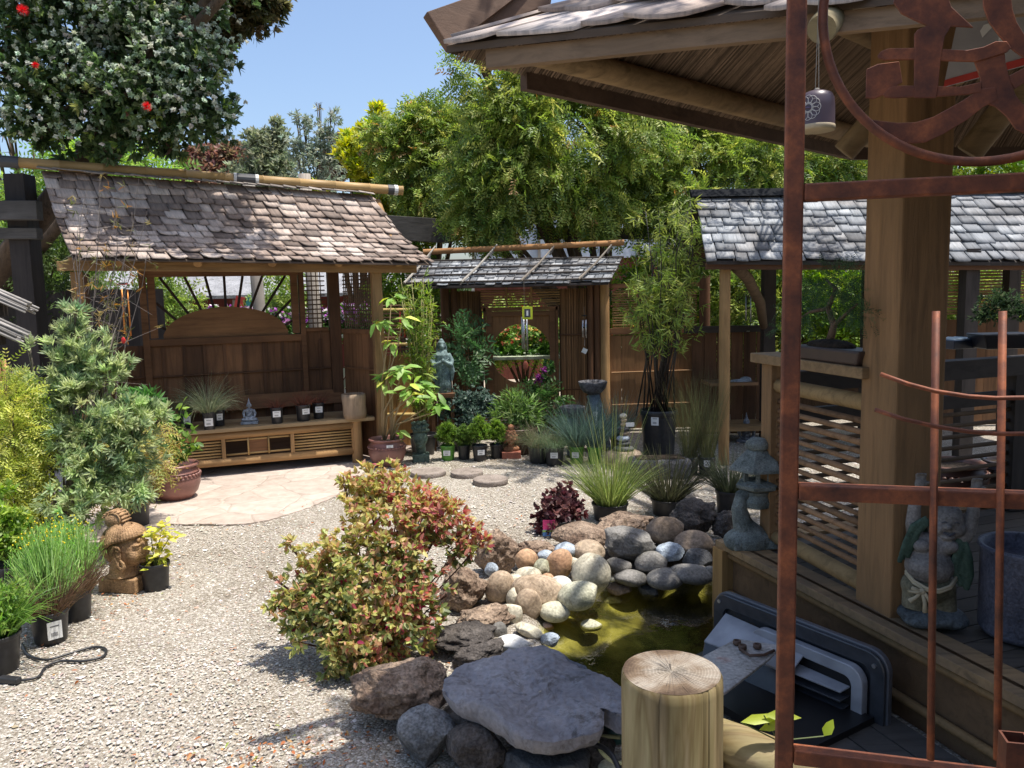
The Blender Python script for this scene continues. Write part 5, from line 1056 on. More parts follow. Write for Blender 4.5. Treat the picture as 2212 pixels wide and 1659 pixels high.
# flat slab
def slab():
    pts = [(957, 1483), (962, 1462), (985, 1442), (1000, 1430), (1040, 1419), (1078, 1416), (1092, 1402), (1130, 1393), (1178, 1391), (1215, 1405), (1228, 1418), (1262, 1432), (1285, 1452), (1318, 1462), (1345, 1480), (1420, 1520), (1400, 1560), (1340, 1542), (1302, 1517), (1303, 1558), (1292, 1572), (1262, 1580), (1195, 1594), (1150, 1591), (1110, 1578), (1078, 1555), (1030, 1527), (985, 1512), (968, 1498)]
    z0 = .25; poly = [G(x, y, z0)[:2] for x, y in pts]; P_ = np.array(poly); c = P_.mean(0)
    m = len(P_); K_ = 64; V = []; Fq = []
    # dense outline
    O_ = []; 
    for i in range(m):
        a, b = P_[i], P_[(i+1) % m]
        for t in np.linspace(0, 1, 8, endpoint=False): O_.append(a*(1-t)+b*t)
    O_ = np.array(O_); O_ += .002*np.stack([np.sin(np.arange(len(O_))*1.3)+np.sin(np.arange(len(O_))*.61), np.cos(np.arange(len(O_))*.9)], 1)*.6; M_ = len(O_)
    ringsz = [(t, 0) for t in np.linspace(.02, 1, K_)]+[(1.012, -.012), (1.005, -.03), (.97, -.055), (.93, -.07)]
    for t, dz in ringsz:
        for q in O_:
            p = c+(q-c)*t; h = 0
            if dz == 0:
                v = Vector((p[0]*4, p[1]*4, 1.7)); h = .026*noise.fractal(v, .8, 2.2, 7)
                lv = noise.fractal(Vector((p[0]*3.1+5, p[1]*3.1, 0)), 1, 2, 5); h += .026*(math.floor(lv*5)/5); h -= .012*max(0, (t-.93)/.07)**2
            else: h = dz+.004*noise.noise(Vector((p[0]*30, p[1]*30, dz*90)))
            V.append((p[0]-c[0], p[1]-c[1], h))
    n = len(ringsz)
    for i in range(n-1):
        for k in range(M_): Fq.append((i*M_+k, i*M_+(k+1) % M_, (i+1)*M_+(k+1) % M_, (i+1)*M_+k))
    o = npmesh('flat_slab', V, Fq, stone('slab_stone', (.17, .165, .18), (.29, .28, .295), 4, .8, .9, speck=.18), smooth=True); o.data.set_sharp_from_angle(angle=rad(50)); o.location = (c[0], c[1], z0)
    tag(o, 'wide flat grey slab resting on rocks at the near edge of the pond', 'rock')
slab()
mb = MB(); mb.tube(curvy([G(1005, 1508, .18), G(1045, 1560, .13), G(1130, 1605, .13), G(1200, 1612, .14), G(1280, 1608, .14), G(1320, 1630, .15), G(1345, 1680, .12)]), .009, 8); mb.tube([G(985, 1498, .16), G(1030, 1535, .12), G(1075, 1568, .12), G(1130, 1592, .12)], .007, 8); o = mb.build('rubber_cable', PLASTIC, None, smooth=True); tag(o, 'black cable running under the front of the flat slab', 'cable')
mb = MB(); mb.tube(curvy([G(1340, 1593, .12), G(1295, 1590, .12), G(1290, 1600, .12), G(1300, 1625, .11), G(1325, 1645, .10), G(1360, 1650, .1)]), .0065, 8); o = mb.build('hose', plain('pale_hose', (.42, .40, .20), .5), None, smooth=True); tag(o, 'thin pale yellow hose curling beside the log post', 'hose')
mb = MB(); mb.ell(tuple(G(1330, 1578, .10)), (.07, .05, .045)); o = mb.build('pond_fitting', plain('teal_plastic', (.03, .10, .09), .4), None, smooth=True); tag(o, 'dark teal plastic fitting behind the log post', 'fitting')
# stepping stones
PAVR = stone('round_paver', (.19, .155, .13), (.30, .25, .215), 9, .85, .5)
for x, y, r, lb in ((925, 1020, 38, 'leftmost round stepping stone, half behind the bush'), (1008, 1021, 35, 'middle round stepping stone nearest the pots'), (1059, 1037, 38, 'round stepping stone closest to the camera')):
    c = G(x, y, .03); rr = r/FPX*c[1]*1.02; mb = MB(); mb.lathe([(rr*.97, 0), (rr, .008), (rr, .038), (rr*.97, .045), (rr*.5, .046), (.001, .046)], 40, wob=.008); o = mb.build('stepping_stone', PAVR, None, autos=True); o.location = (c[0], c[1], 0); tag(o, lb, 'stepping stone', 'round stepping stones on the gravel')
# fallen leaves and litter
n = 520; x = np.concatenate([rng.normal(-.75, .22, 160), rng.normal(-2.35, .35, 200), rng.uniform(-2.2, 1, 160)]); y = np.concatenate([rng.normal(2.62, .12, 160), rng.normal(4.1, .3, 200), rng.uniform(2.6, 6, 160)])
k = pond_f(x, y) > 1.15; x, y = x[k], y[k]; n = len(x)
lt = leaves('fallen_leaves', np.stack([x, y, ground_h(x, y)+.012+rng.random(n)*.01], 1), unit(rng.normal(size=(n, 3))*[1, 1, .15]), unit(np.stack([rng.normal(0, .3, n), rng.normal(0, .3, n), np.ones(n)], 1)), rng.uniform(.012, .032, n), rng.uniform(.006, .014, n), pick([(.42, .16, .07), (.30, .14, .07), (.5, .28, .12), (.25, .3, .06)], n, [4, 3, 2, .6]), LEAFM); lt['kind'] = 'stuff'; lt['label'] = 'dry reddish leaves scattered on the gravel'
# ------------------------------------------------------------------ the colourful bush in the middle
bb = np.array([G(815, 1440, 0)[0], G(815, 1440, 0)[1]+.12, 0])
t = thing('colourful_bush', 'low bush with yellow, orange, pink and green leaves in front of the pond', 'bush', bb)
bl = pb((800, 1050, 45, 3.75), (860, 1050, 50, 3.75), (920, 1075, 40, 3.7), (790, 1105, 55, 3.65), (880, 1110, 70, 3.6), (960, 1120, 55, 3.6), (1015, 1155, 36, 3.55), (990, 1190, 30, 3.5), (850, 1185, 85, 3.5), (745, 1195, 55, 3.5), (690, 1225, 50, 3.45), (640, 1285, 42, 3.4), (720, 1290, 75, 3.35), (820, 1290, 100, 3.35), (900, 1230, 60, 3.45), (760, 1375, 75, 3.25), (850, 1365, 85, 3.25), (655, 1335, 48, 3.3), (725, 1425, 40, 3.2), (910, 1330, 55, 3.3), (780, 1420, 50, 3.25), (625, 1175, 14, 3.5), (600, 1300, 24, 3.35))
bl += pb((575, 1300, 12, 3.35), (590, 1250, 10, 3.4), (745, 1040, 14, 3.7), (1045, 1170, 14, 3.5), (640, 1390, 14, 3.2), (700, 1450, 12, 3.15), (965, 1280, 16, 3.4))
rb = rel(bl, bb); limbs('stem', t, rb, t, .016, plain('bush_stem', (.12, .05, .035), .7), n=None, start=.4)
p, o = sample(rb, 2500, .62, .42, -.5, 9)
def bcol(P_, c):
    n = len(P_); z = P_[:, 2]; x = P_[:, 0]; outer = np.clip((z-.38)*2.2, 0, 1)+.35*fnoise(P_, 7)+.42
    g_ = pick([(.13, .165, .055), (.19, .22, .075), (.26, .29, .10)], n, [3, 3, 1]); y_ = pick([(.48, .46, .16), (.54, .44, .18), (.38, .43, .14), (.54, .33, .20)], n, [3, 3, 2, 2]); r_ = pick([(.52, .19, .15), (.56, .27, .21), (.40, .10, .11)], n)
    u = rng.random(n)*.8; m = np.where((outer > u)[:, None], y_, g_); red = (outer > u*.8) & (rng.random(n) < np.clip(.20+1.5*(x-.12)+.15*fnoise(P_, 5), .03, .85)); m = np.where(red[:, None], r_, m)
    mg = rng.random(n) < .012; return np.where(mg[:, None], np.array([[.28, .02, .07]]), m)
rosettes('foliage', p, o, 7, .036, .019, [(.1, .1, .1)], LEAF, t, 1.0, colfn=bcol)
# ------------------------------------------------------------------ pots
PR = random.Random(3)
def nursery(t, rt, h, mat=PLASTIC, taper=.80, rim=True, soil=True):
    rb_ = rt*taper; mb = MB(); pf = [(rb_*.96, 0), (rb_, .006), (rt*.95, h*.88)]
    pf += [(rt*1.0, h*.885), (rt*1.02, h*.90), (rt*1.02, h*.985), (rt*1.0, h), (rt*.95, h), (rt*.92, h*.9), (rb_*.95, h*.7)] if rim else [(rt, h), (rt*.94, h), (rt*.9, h*.8)]
    mb.lathe(pf, 32); mb.build('pot', mat, t, autos=True)
    if soil: mb = MB(); mb.lathe([(.0005, h*.84), (rt*.93, h*.83)][::-1], 24); mb.build('soil', SOIL, t)
def glazed(t, R, h, mat=GLAZE, soil=True, beads=True):
    mb = MB(); mb.lathe([(R*.55, 0), (R*.62, .01), (R*.85, h*.22), (R*.97, h*.45), (R*.98, h*.62), (R*.90, h*.80), (R*.80, h*.89), (R*.80, h*.91), (R*.93, h*.935), (R*.96, h*.965), (R*.93, h*.995), (R*.84, h), (R*.78, h*.94), (R*.8, h*.7)], 44); p_ = mb.build('pot', mat, t, smooth=True)
    if beads:
        mb = MB()
        for k in range(34):
            a = 2*math.pi*k/34; mb.ell((R*.955*math.cos(a), R*.955*math.sin(a), h*.70), (R*.075, R*.075, R*.06), 8, 6)
        mb.lathe([(R*.90, h*.755), (R*.955, h*.765), (R*.93, h*.78)], 40); mb.lathe([(R*.97, h*.62), (R*1.0, h*.632), (R*.97, h*.645)], 40); mb.build('bead_band', mat, p_, smooth=True)
    if soil: mb = MB(); mb.lathe([(R*.82, h*.86), (.0005, h*.87)], 24); mb.build('soil', SOIL, t)
def sticker(t, r, z, w_, h_, ang=-90, tilt=0.0, lines=True):
    a = rad(ang); c = Vector((math.cos(a)*r, math.sin(a)*r, z)); M = Matrix.Rotation(a+math.pi/2, 3, 'Z') @ Matrix.Rotation(tilt, 3, 'X'); mb = MB()
    mb.box(c, (w_, .0015, h_), M); o = mb.build('price_label', WHITE, t); mb = MB()
    if lines:
        for k in range(7): mb.box(c+M @ Vector((-w_*.25+k*w_*.07, -.0012, -h_*.22)), (w_*.03, .001, h_*.22), M)
        mb.box(c+M @ Vector((0, -.0012, h_*.25)), (w_*.6, .001, h_*.05), M); mb.build('barcode', INK, o)
def potted(name, label, cat, px, py, wpx, hpx, z=0.0, mat=PLASTIC, kind='n', taper=.80, lab=None, group=None, soil=True):
    f = G(px, py, z); s = (f-EYE)@F_/FPX; R = wpx*s/2; f2 = f+np.array([f[0], f[1], 0])/np.hypot(f[0], f[1])*R*taper; s = (f2-EYE)@F_/FPX; R = wpx*s/2; h = (hpx*s-2*R*.12)*1.04
    t = thing(name, label, cat, (f2[0], f2[1], z), 0, group); h = max(h, R*.8)
    if kind == 'n': nursery(t, R/1.02, h, mat, taper, soil=soil)
    else: glazed(t, R, h, GLAZE if mat is PLASTIC else mat, soil)
    if lab: d = math.degrees(math.atan2(-f2[1], -f2[0])); sticker(t, R*(.93 if kind == 'n' else .99)+.003, h*lab[3] if len(lab) > 3 else h*.6, lab[0]*s, lab[1]*s, d+lab[2])
    return t, R, h, s
def tuft(t, name, n, r, z, L_, spread, w_, cols, mat=LEAFM, droop=.5, seg=4, lj=.3, wts=None):
    a = rng.uniform(0, 6.28, n); q = r*np.sqrt(rng.random(n)); b = np.stack([q*np.cos(a), q*np.sin(a), np.full(n, z)], 1)
    d = np.stack([np.cos(a)*spread*rng.random(n)+rng.normal(0, .08, n), np.sin(a)*spread*rng.random(n)+rng.normal(0, .08, n), np.ones(n)], 1)
    return blades(name, b, d, L_*(1+rng.uniform(-lj, lj, n)), w_, pick(cols, n, wts), mat, t, seg, droop*rng.uniform(.5, 1.5, n))
def local_blobs(bl): return bl
GG = [(.09, .15, .04), (.14, .21, .05), (.06, .10, .03)]
BLUEG = [(.13, .20, .17), (.18, .26, .21), (.09, .14, .11)]
# left group
t, R, h, s = potted('potted_shrub', 'silvery green shrub, tallest potted plant at the left of the path', 'potted plant', 118, 1190, 140, 110)
o0 = np.array(t.location); bl = pb((162, 668, 20, 5.0), (150, 715, 38, 5.0), (140, 775, 55, 5.0), (200, 770, 50, 5.0), (165, 850, 75, 4.95), (90, 880, 60, 4.95), (240, 800, 38, 5.0), (245, 720, 16, 5.0), (190, 930, 95, 4.9), (110, 980, 80, 4.85), (270, 900, 60, 4.95), (150, 1050, 85, 4.8), (235, 1030, 80, 4.85), (290, 960, 60, 4.9), (330, 890, 30, 5.0), (360, 885, 10, 5.0), (62, 745, 10, 4.9), (55, 830, 22, 4.8), (20, 800, 14, 4.8), (290, 1060, 40, 4.8), (90, 1090, 50, 4.7), (170, 1105, 45, 4.6))
rb = rel(bl, o0); limbs('stem', t, rb, t, .022, wood((.22, .19, .15), 'z'), start=.3); p, o = sample(rb, 1500, .85, .4, -.25, 6)
rosettes('foliage', p, unit(o+np.array([0, 0, .55])), 17, .060, .0125, [(.38, .45, .23), (.45, .52, .27), (.27, .34, .18), (.52, .58, .29), (.18, .26, .14)], LEAF, t, .75, [3, 3, 3, 1.2, 2])
def simple(name, label, cat, base, z=0.0): return thing(name, label, cat, (base[0], base[1], z))
t, R, h, s = potted('potted_shrub', 'bright yellow feathery shrub at the left edge of the picture', 'potted plant', 5, 1240, 110, 110)
o0 = np.array(t.location); rb = rel(pb((-20, 880, 70, 4.7), (25, 860, 40, 4.7), (30, 930, 55, 4.7), (10, 1010, 70, 4.7), (60, 990, 35, 4.75), (50, 1060, 50, 4.7), (0, 1100, 70, 4.6), (-30, 960, 70, 4.7), (15, 800, 18, 4.7), (60, 900, 20, 4.8)), o0); limbs('stem', t, rb, t, .015, TWIG); p, o = sample(rb, 2200, .6, .3, -.7, 5); fronds('foliage', p, o+rdir(len(p))*.4, 5, .11, .026, .009, [(.55, .57, .14), (.66, .66, .20), (.42, .47, .11), (.30, .37, .08)], LEAF, t, hang=.4)
t, R, h, s = potted('potted_shrub', 'yellow green trailing plant in a black pot behind the silvery shrub', 'potted plant', 297, 1142, 62, 100)
o0 = np.array(t.location); rb = rel(pb((270, 960, 45, 5.6), (310, 960, 45, 5.6), (330, 990, 30, 5.6), (240, 990, 40, 5.6), (290, 1010, 45, 5.5), (310, 930, 30, 5.7), (230, 1040, 30, 5.4)), o0); limbs('stem', t, rb, t, .01, TWIG); p, o = sample(rb, 620, .7, .3, -.6, 5); fronds('foliage', p, o+rdir(len(p))*.4, 6, .17, .035, .008, [(.46, .42, .14), (.50, .48, .16), (.30, .34, .10), (.36, .24, .10)], LEAF, t, hang=1.2)
t, R, h, s = potted('potted_shrub', 'glossy green plant with long upright leaves between shrub and bench', 'potted plant', 300, 1100, 60, 90)
o0 = np.array(t.location); rb = rel(pb((330, 900, 26, 5.9), (300, 880, 30, 5.9), (320, 860, 20, 5.9)), o0); p, o = sample(rb, 70, .8, .3); rosettes('foliage', p, unit(o+np.array([0, 0, .5])), 9, .09, .022, [(.08, .20, .05), (.13, .28, .08)], LEAF, t, .8); limbs('stem', t, rb, t, .008, GTWIG)
# glazed pot with a young climbing plant
t, R, h, s = potted('glazed_pot', 'large brown glazed pot with a young sprig at the left end of the bench', 'potted plant', 382, 1087, 106, 88, kind='g')
mb = MB(); tips = []
for x, y, dy in ((395, 870, 0), (402, 905, .02), (420, 960, .05), (370, 950, -.04), (440, 965, .03), (352, 965, -.05), (385, 985, 0), (415, 930, 0)):
    c = P(x, y, t.location[1]+dy)-np.array(t.location); mb.tube([(0, 0, h*.85), (c[0]*.35, c[1]*.4, h+(c[2]-h)*.5), tuple(c)], [.006, .004, .002], 6); tips.append(c)
mb.build('stem', GTWIG, t, smooth=True); B = []; D = []
for c in tips:
    for k in np.linspace(.25, 1, 8):
        q = np.array([c[0]*(.35*min(1, k*2) if k < .5 else .35+.65*(k-.5)*2), c[1]*k, h+(c[2]-h)*k]); 
        for _ in range(3): B.append(q); D.append(unit(rng.normal(size=3)+np.array([0, 0, .5])))
B = np.array(B); D = np.array(D); leaves('foliage', B, D, np.cross(D, rdir(len(B)))*.4+np.array([0, -.3, .8]), .075, .034, pick([(.16, .28, .05), (.26, .38, .07), (.10, .20, .04)], len(B)), LEAF, t)
# santolina in two pots
def santolina(px, py, w_, h_, label, lab, blobs):
    t, R, h, s = potted('potted_herb', label, 'potted plant', px, py, w_, h_, lab=lab); o0 = np.array(t.location); rb = rel(pb(*blobs), o0)
    n = 2200; p, o = sample(rb, n, .8, .2); a = np.array([rng.normal(0, R*.5, len(p)), rng.normal(0, R*.5, len(p)), np.full(len(p), h*1.1)]).T; d = unit(p-a+np.array([0, 0, .10])); st = a*.45+p*.55
    blades('foliage', st, d, np.linalg.norm(p-st, axis=1)*1.1, .0035, pick([(.22, .38, .09), (.30, .46, .12), (.15, .27, .07)], len(p)), LEAF, t, 4, .2, .4)
    lv, lo = p[rng.random(len(p)) < .8], None; dd = rdir(len(lv)); leaves('leaflets', lv, unit(dd+np.array([0, 0, 1.2])), rdir(len(lv)), .028, .004, pick([(.18, .40, .07), (.25, .48, .09)], len(lv)), LEAF, t, 'kite')
    m = max(b[2] for b in rb); top = p[(p[:, 2] > m-.02)]; top = top[rng.random(len(top)) < .16]; 
    V = (top[:, None]+np.array([0, 0, .035])+np.array([[1, 0, 0], [-1, 0, 0], [0, 1, 0], [0, -1, 0], [0, 0, 1], [0, 0, -1]])[None]*.0055).reshape(-1, 3); f = np.array([[0, 2, 4], [2, 1, 4], [1, 3, 4], [3, 0, 4], [2, 0, 5], [1, 2, 5], [3, 1, 5], [0, 3, 5]])
    npmesh('flowers', V, (f[None]+(np.arange(len(top))*6)[:, None, None]).reshape(-1, 3), PETAL, t, col=np.full((len(V), 3), (.72, .62, .04)))
    tuft(t, 'woody_base', 420, R*1.0, h*.9, .20, 1.1, .004, [(.12, .075, .045), (.18, .11, .07), (.07, .05, .03)], droop=.6)
santolina(112, 1396, 80, 78, 'green button flowered herb in a black pot with a white price label', (28, 38, 12, .5), [(90, 1180, 50, 3.85), (60, 1220, 45, 3.8), (120, 1200, 50, 3.85), (90, 1260, 60, 3.8), (40, 1260, 30, 3.75), (140, 1250, 40, 3.8)])
santolina(168, 1345, 68, 70, 'green button flowered herb in the black pot behind the labelled one', None, [(160, 1170, 50, 4.1), (190, 1200, 38, 4.1), (150, 1220, 55, 4.05), (120, 1160, 38, 4.15), (180, 1250, 35, 4.05)])
t, R, h, s = potted('potted_grass', 'grassy green plant in a black pot cut by the left edge', 'potted plant', 2, 1462, 92, 92)
tuft(t, 'foliage', 260, R*.7, h*.85, .26, .9, .010, [(.13, .26, .05), (.20, .34, .07), (.09, .17, .04)], LEAF, 1.0); rb = [(0, 0, h+.10, .12), (.06, .02, h+.16, .07)]; p, o = sample(rb, 260, .9); rosettes('leaflets', p, o, 4, .03, .010, [(.16, .28, .06), (.24, .36, .08)], LEAF, t)
t, R, h, s = potted('potted_herb', 'leafy green sprigs in a dark pot at the left edge above the grassy plant', 'potted plant', 22, 1330, 80, 110); rb = rel(pb((0, 1130, 45, 4.2), (30, 1120, 30, 4.2), (10, 1180, 45, 4.15), (40, 1170, 30, 4.15), (0, 1060, 25, 4.3)), np.array(t.location)); p, o = sample(rb, 420, .9, .3); limbs('stem', t, rb, t, .006, GTWIG); rosettes('foliage', p, o, 5, .038, .018, [(.24, .36, .06), (.34, .44, .09), (.14, .24, .04)], LEAF, t)
# yellow coleus in a black pot beside the head
t, R, h, s = potted('potted_plant', 'small black pot with yellow leaves beside the carved head', 'potted plant', 339, 1281, 62, 66, taper=.82)
o0 = np.array(t.location); B = []; mb = MB()
for x, y, r, n_ in ((350, 1145, 18, 26), (325, 1152, 12, 14), (368, 1158, 12, 12), (345, 1190, 20, 16), (330, 1212, 16, 16), (355, 1210, 15, 14), (340, 1175, 10, 8)):
    c = P(x, y, o0[1])-o0; mb.tube([(0, 0, h*.8), (c[0]*.5, 0, h*.5+c[2]*.5), tuple(c)], .0025, 5); B.append(c+rng.normal(0, r*s*.55, (n_, 3)))
mb.build('stem', GTWIG, t); B = np.concatenate(B); D = unit(rng.normal(size=B.shape)*[1, 1, .35]); leaves('foliage', B, D, np.array([0, -.4, 1.])+rng.normal(0, .25, B.shape), .05, .026, pick([(.62, .58, .08), (.72, .68, .16), (.45, .46, .06)], len(B)), LEAF, t)
# middle: tall tropical plant in glazed pot
t, R, h, s = potted('glazed_pot', 'brown glazed pot with a tall big leaved plant right of the bench', 'potted plant', 838, 1012, 82, 68, kind='g', lab=(14, 6, 8, .80))
o0 = np.array(t.location); mb = MB(); tips = [(845, 645, 20), (820, 700, 24), (870, 690, 15), (850, 800, 30), (830, 820, 26), (880, 840, 30), (910, 830, 26), (940, 870, 24), (870, 800, 24), (900, 860, 22), (960, 880, 14), (862, 930, 8), (845, 740, 14)]; B = []; D = []
for i, (x, y, r) in enumerate(tips):
    c = P(x, y, o0[1]+rng.uniform(-.15, .1))-o0; lean = .04 if i % 2 else -.03; mb.tube([(lean, 0, h*.8), (lean*1.3+c[0]*.15, c[1]*.3, h+(c[2]-h)*.4), (c[0]*.75, c[1]*.8, h+(c[2]-h)*.8), tuple(c)], [.011, .009, .006, .003], 7)
    for k in range(int(r*.42)): B.append(c+rng.normal(0, r*s*.25, 3)); d = unit(rng.normal(size=3)*[1, 1, .3]+np.array([0, 0, -.1])); D.append(d)
mb.build('stem', plain('pale_stem', (.28, .20, .10), .7), t, smooth=True); B = np.array(B); D = np.array(D); leaves('foliage', B, D, np.array([0, -.35, 1.])+rng.normal(0, .2, B.shape), .155, .062, pick([(.26, .42, .10), (.32, .48, .12), (.17, .30, .07), (.58, .58, .12)], len(B), [4, 4, 2, 1]), LEAF, t, droop=.25)
# ------------------------------------------------------------------ row of pots along the back
def euph(px, py, w_, h_, label, mat, lab, gh, cols=None):
    t, R, h, s = potted('potted_conifer', label, 'potted plant', px, py, w_, h_, mat=mat, lab=lab, group='bushy conifers potted along the back'); H_ = gh*s
    rb = [(0, 0, h+H_*.35, R*1.25), (R*.5, 0, h+H_*.6, R*.8), (-R*.5, 0, h+H_*.55, R*.8), (0, 0, h+H_*.85, R*.6)]; p, o = sample(rb, 520, .8, .3); rosettes('foliage', p, unit(o+np.array([0, 0, 1.1])), 9, .032, .006, cols or [(.16, .26, .05), (.24, .36, .07), (.10, .17, .03)], LEAF, t, .7)
euph(968, 996, 33, 35, 'bushy green conifer in a lime green pot with a white label', GREENPL, (15, 11, -8, .55), 48)
euph(1003, 994, 30, 34, 'bushy conifer in a plain black pot just right of the lime green pot', PLASTIC, None, 40, [(.10, .17, .04), (.14, .22, .05)])
euph(1037, 998, 34, 38, 'tall bushy conifer in a black pot with a white label', PLASTIC, (15, 11, 10, .6), 62)
euph(1073, 992, 30, 34, 'bushy conifer in a black pot just left of the terracotta head', PLASTIC, None, 52)
t, R, h, s = potted('glazed_pot', 'wide brown pot of dwarf bamboo behind the terracotta head', 'potted plant', 1118, 985, 92, 66, mat=plain('dark_terracotta', (.10, .045, .03), .5), taper=.7)
p, o = sample([(0, 0, h+.12, .18), (-.12, 0, h+.16, .13), (.12, 0, h+.14, .13), (0, 0, h+.24, .11)], 230, .9, .3); rosettes('foliage', p, o+np.array([0, 0, .3]), 5, .10, .014, [(.14, .24, .06), (.20, .30, .09), (.08, .14, .04)], LEAF, t, .9); limbs('stem', t, [(-.1, 0, h+.15, .1), (.12, 0, h+.18, .1), (0, 0, h+.25, .08)], t, .006, GTWIG)
def grass(px, py, w_, h_, label, mat, lab, n, L_, cols, spread=.9, droop=.9, wd=.004, nm='potted_grass', taper=.8, group=None, r=.7):
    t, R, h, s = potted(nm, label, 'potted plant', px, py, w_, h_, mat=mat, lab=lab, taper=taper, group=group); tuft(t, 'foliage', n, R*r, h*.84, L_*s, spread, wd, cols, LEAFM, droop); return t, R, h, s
grass(1165, 1003, 50, 40, 'fine mounded grass in a black pot left of the hanging label', PLASTIC, None, 900, 70, [(.13, .18, .08), (.20, .22, .12), (.26, .22, .14)], 1.3, 1.6, .003)
grass(1198, 1008, 44, 44, 'fine blue grass in a black pot with a white label on a string', PLASTIC, (16, 12, -2, .62), 800, 52, [(.13, .19, .10), (.18, .24, .14)], 1.3, 1.5, .003)
grass(1246, 1003, 34, 40, 'blue fescue in a green pot with a price label', GREENPL, (15, 12, -10, .55), 420, 92, BLUEG, 1.0, .5, .006)
grass(1285, 1004, 33, 40, 'blue fescue in the green pot next to the stacked stones', GREENPL, None, 420, 88, BLUEG, 1.0, .5, .006)
grass(1335, 985, 34, 40, 'spiky blue grass behind the stacked stones', PLASTIC, None, 420, 96, BLUEG, .9, .4, .004)
# plants behind the row
def planted(name, label, px, py, z, blobs, n, k, L_, W_, cols, style='ros', hang=.6, potw=70, poth=50, mat=PLASTIC):
    t, R, h, s = potted(name, label, 'potted plant', px, py, potw, poth, mat=mat); rb = rel(pb(*blobs), np.array(t.location)); limbs('stem', t, rb, t, .009, TWIG); p, o = sample(rb, n, .85, .35)
    (rosettes('foliage', p, o, k, L_, W_, cols, LEAF, t) if style == 'ros' else fronds('foliage', p, o+rdir(len(p))*.4, k, L_*3.4, L_, W_, cols, LEAF, t, hang=hang)); return t
planted('potted_fern', 'dark ferny shrub beside the standing statue', 1010, 960, 0, [(1000, 735, 18, 8.5), (1012, 765, 18, 8.5), (992, 778, 14, 8.5)], 66, 6, .07, .03, [(.06, .13, .05), (.10, .19, .07)], 'fr')
planted('potted_shrub', 'low dark blue green shrub below the standing statue', 1000, 975, 0, [(990, 870, 34, 8.2), (1030, 865, 34, 8.2), (1060, 880, 26, 8.2), (970, 890, 26, 8.2), (1010, 900, 34, 8.1), (1050, 860, 20, 8.3)], 700, 6, .035, .022, [(.06, .10, .08), (.10, .15, .12), (.16, .22, .18)])
planted('potted_shrub', 'dark leafy shrub below the right side of the round opening', 1175, 985, 0, [(1160, 870, 26, 8.5), (1185, 875, 26, 8.5), (1150, 895, 26, 8.4), (1195, 900, 22, 8.4), (1200, 870, 14, 8.5)], 150, 6, .06, .024, [(.05, .10, .03), (.09, .16, .05)], 'fr')
t = planted('potted_shrub', 'spray of glossy leaves and purple flowers in the round opening', 1130, 975, 0, [(1178, 815, 12, 8.6), (1188, 790, 9, 8.6), (1155, 838, 9, 8.6)], 36, 6, .06, .028, [(.06, .13, .04), (.12, .2, .06)]); o0 = np.array(t.location)
p, o = sample(rel(pb((1165, 815, 9, 8.5), (1175, 800, 6, 8.5), (1158, 828, 5, 8.5)), o0), 40, .9); rosettes('flowers', p, o, 5, .022, .014, [(.16, .02, .15), (.25, .05, .22)], PETAL, t)
# green bamboo clump behind the tropical plant
t, R, h, s = potted('potted_bamboo', 'green bamboo clump between the tropical plant and the statue', 'potted plant', 915, 985, 60, 50)
mb = MB(); o0 = np.array(t.location); p = []
for i in range(16):
    x, y = rng.uniform(865, 945), rng.uniform(600, 700); c = P(x, y, o0[1]+rng.uniform(-.1, .2))-o0; mb.tube([(c[0]*.1, c[1]*.3, .2), (c[0]*.5, c[1]*.6, c[2]*.55), tuple(c)], [.006, .005, .002], 6)
    for k in np.linspace(.3, 1, 26): p.append(np.array([c[0]*(k*.9+.05), c[1]*k, c[2]*k])+rng.normal(0, .05, 3))
mb.build('culm', plain('olive_culm', (.26, .24, .07), .5), t, smooth=True); p = np.array(p); rosettes('foliage', p, rdir(len(p))+np.array([0, 0, .2]), 5, .075, .011, [(.22, .32, .05), (.32, .40, .08), (.13, .22, .04)], LEAF, t, .9)
# big black bamboo in the large pot
t, R, h, s = potted('potted_bamboo', 'tall black stemmed bamboo in a big black pot with a white label', 'potted plant', 1423, 988, 80, 104, lab=(16, 19, -12, .80), taper=.84); o0 = np.array(t.location); mb = MB(); p = []; q = []
for i in range(26):
    x = rng.uniform(1370, 1500); y = rng.uniform(430, 640); c = P(x, y, o0[1]+rng.uniform(-.3, .3))-o0; b = np.array([rng.normal(0, R*.42), rng.normal(0, R*.4), h*.8]); m1 = b*.6+c*.4+rng.normal(0, .03, 3); m2 = b*.25+c*.75+rng.normal(0, .04, 3)
    mb.tube([b, m1, m2, c], [.0085, .0075, .005, .002], 7)
    for k in np.linspace(.50, 1, 24):
        w0 = (b*(1-k)+c*k); 
        if rng.random() < .48: e = w0+rng.normal(0, .12, 3)*[1, 1, .5]; mb.tube([w0, e], .0015, 3, cap=False); p.append(e); p.append(w0*.5+e*.5)
mb.build('culm', plain('black_culm', (.03, .022, .018), .4), t, smooth=True); p = np.array(p)
rosettes('foliage', p, rdir(len(p))*[1, 1, .6]+np.array([0, 0, -.1]), 7, .095, .013, [(.36, .44, .11), (.46, .52, .15), (.20, .28, .07), (.26, .34, .08)], LEAF, t, .9)
# small rushes right of the trough
grass(1490, 1030, 40, 45, 'thin upright rushes in a black pot with two white labels', PLASTIC, (12, 13, -6, .65), 240, 150, [(.10, .11, .05), (.15, .15, .07)], .35, .25, .0035)
grass(1527, 1030, 40, 45, 'thin upright rushes in a black pot beside the log post', PLASTIC, (13, 14, 0, .7), 240, 160, [(.10, .11, .05), (.15, .15, .07)], .35, .25, .0035)
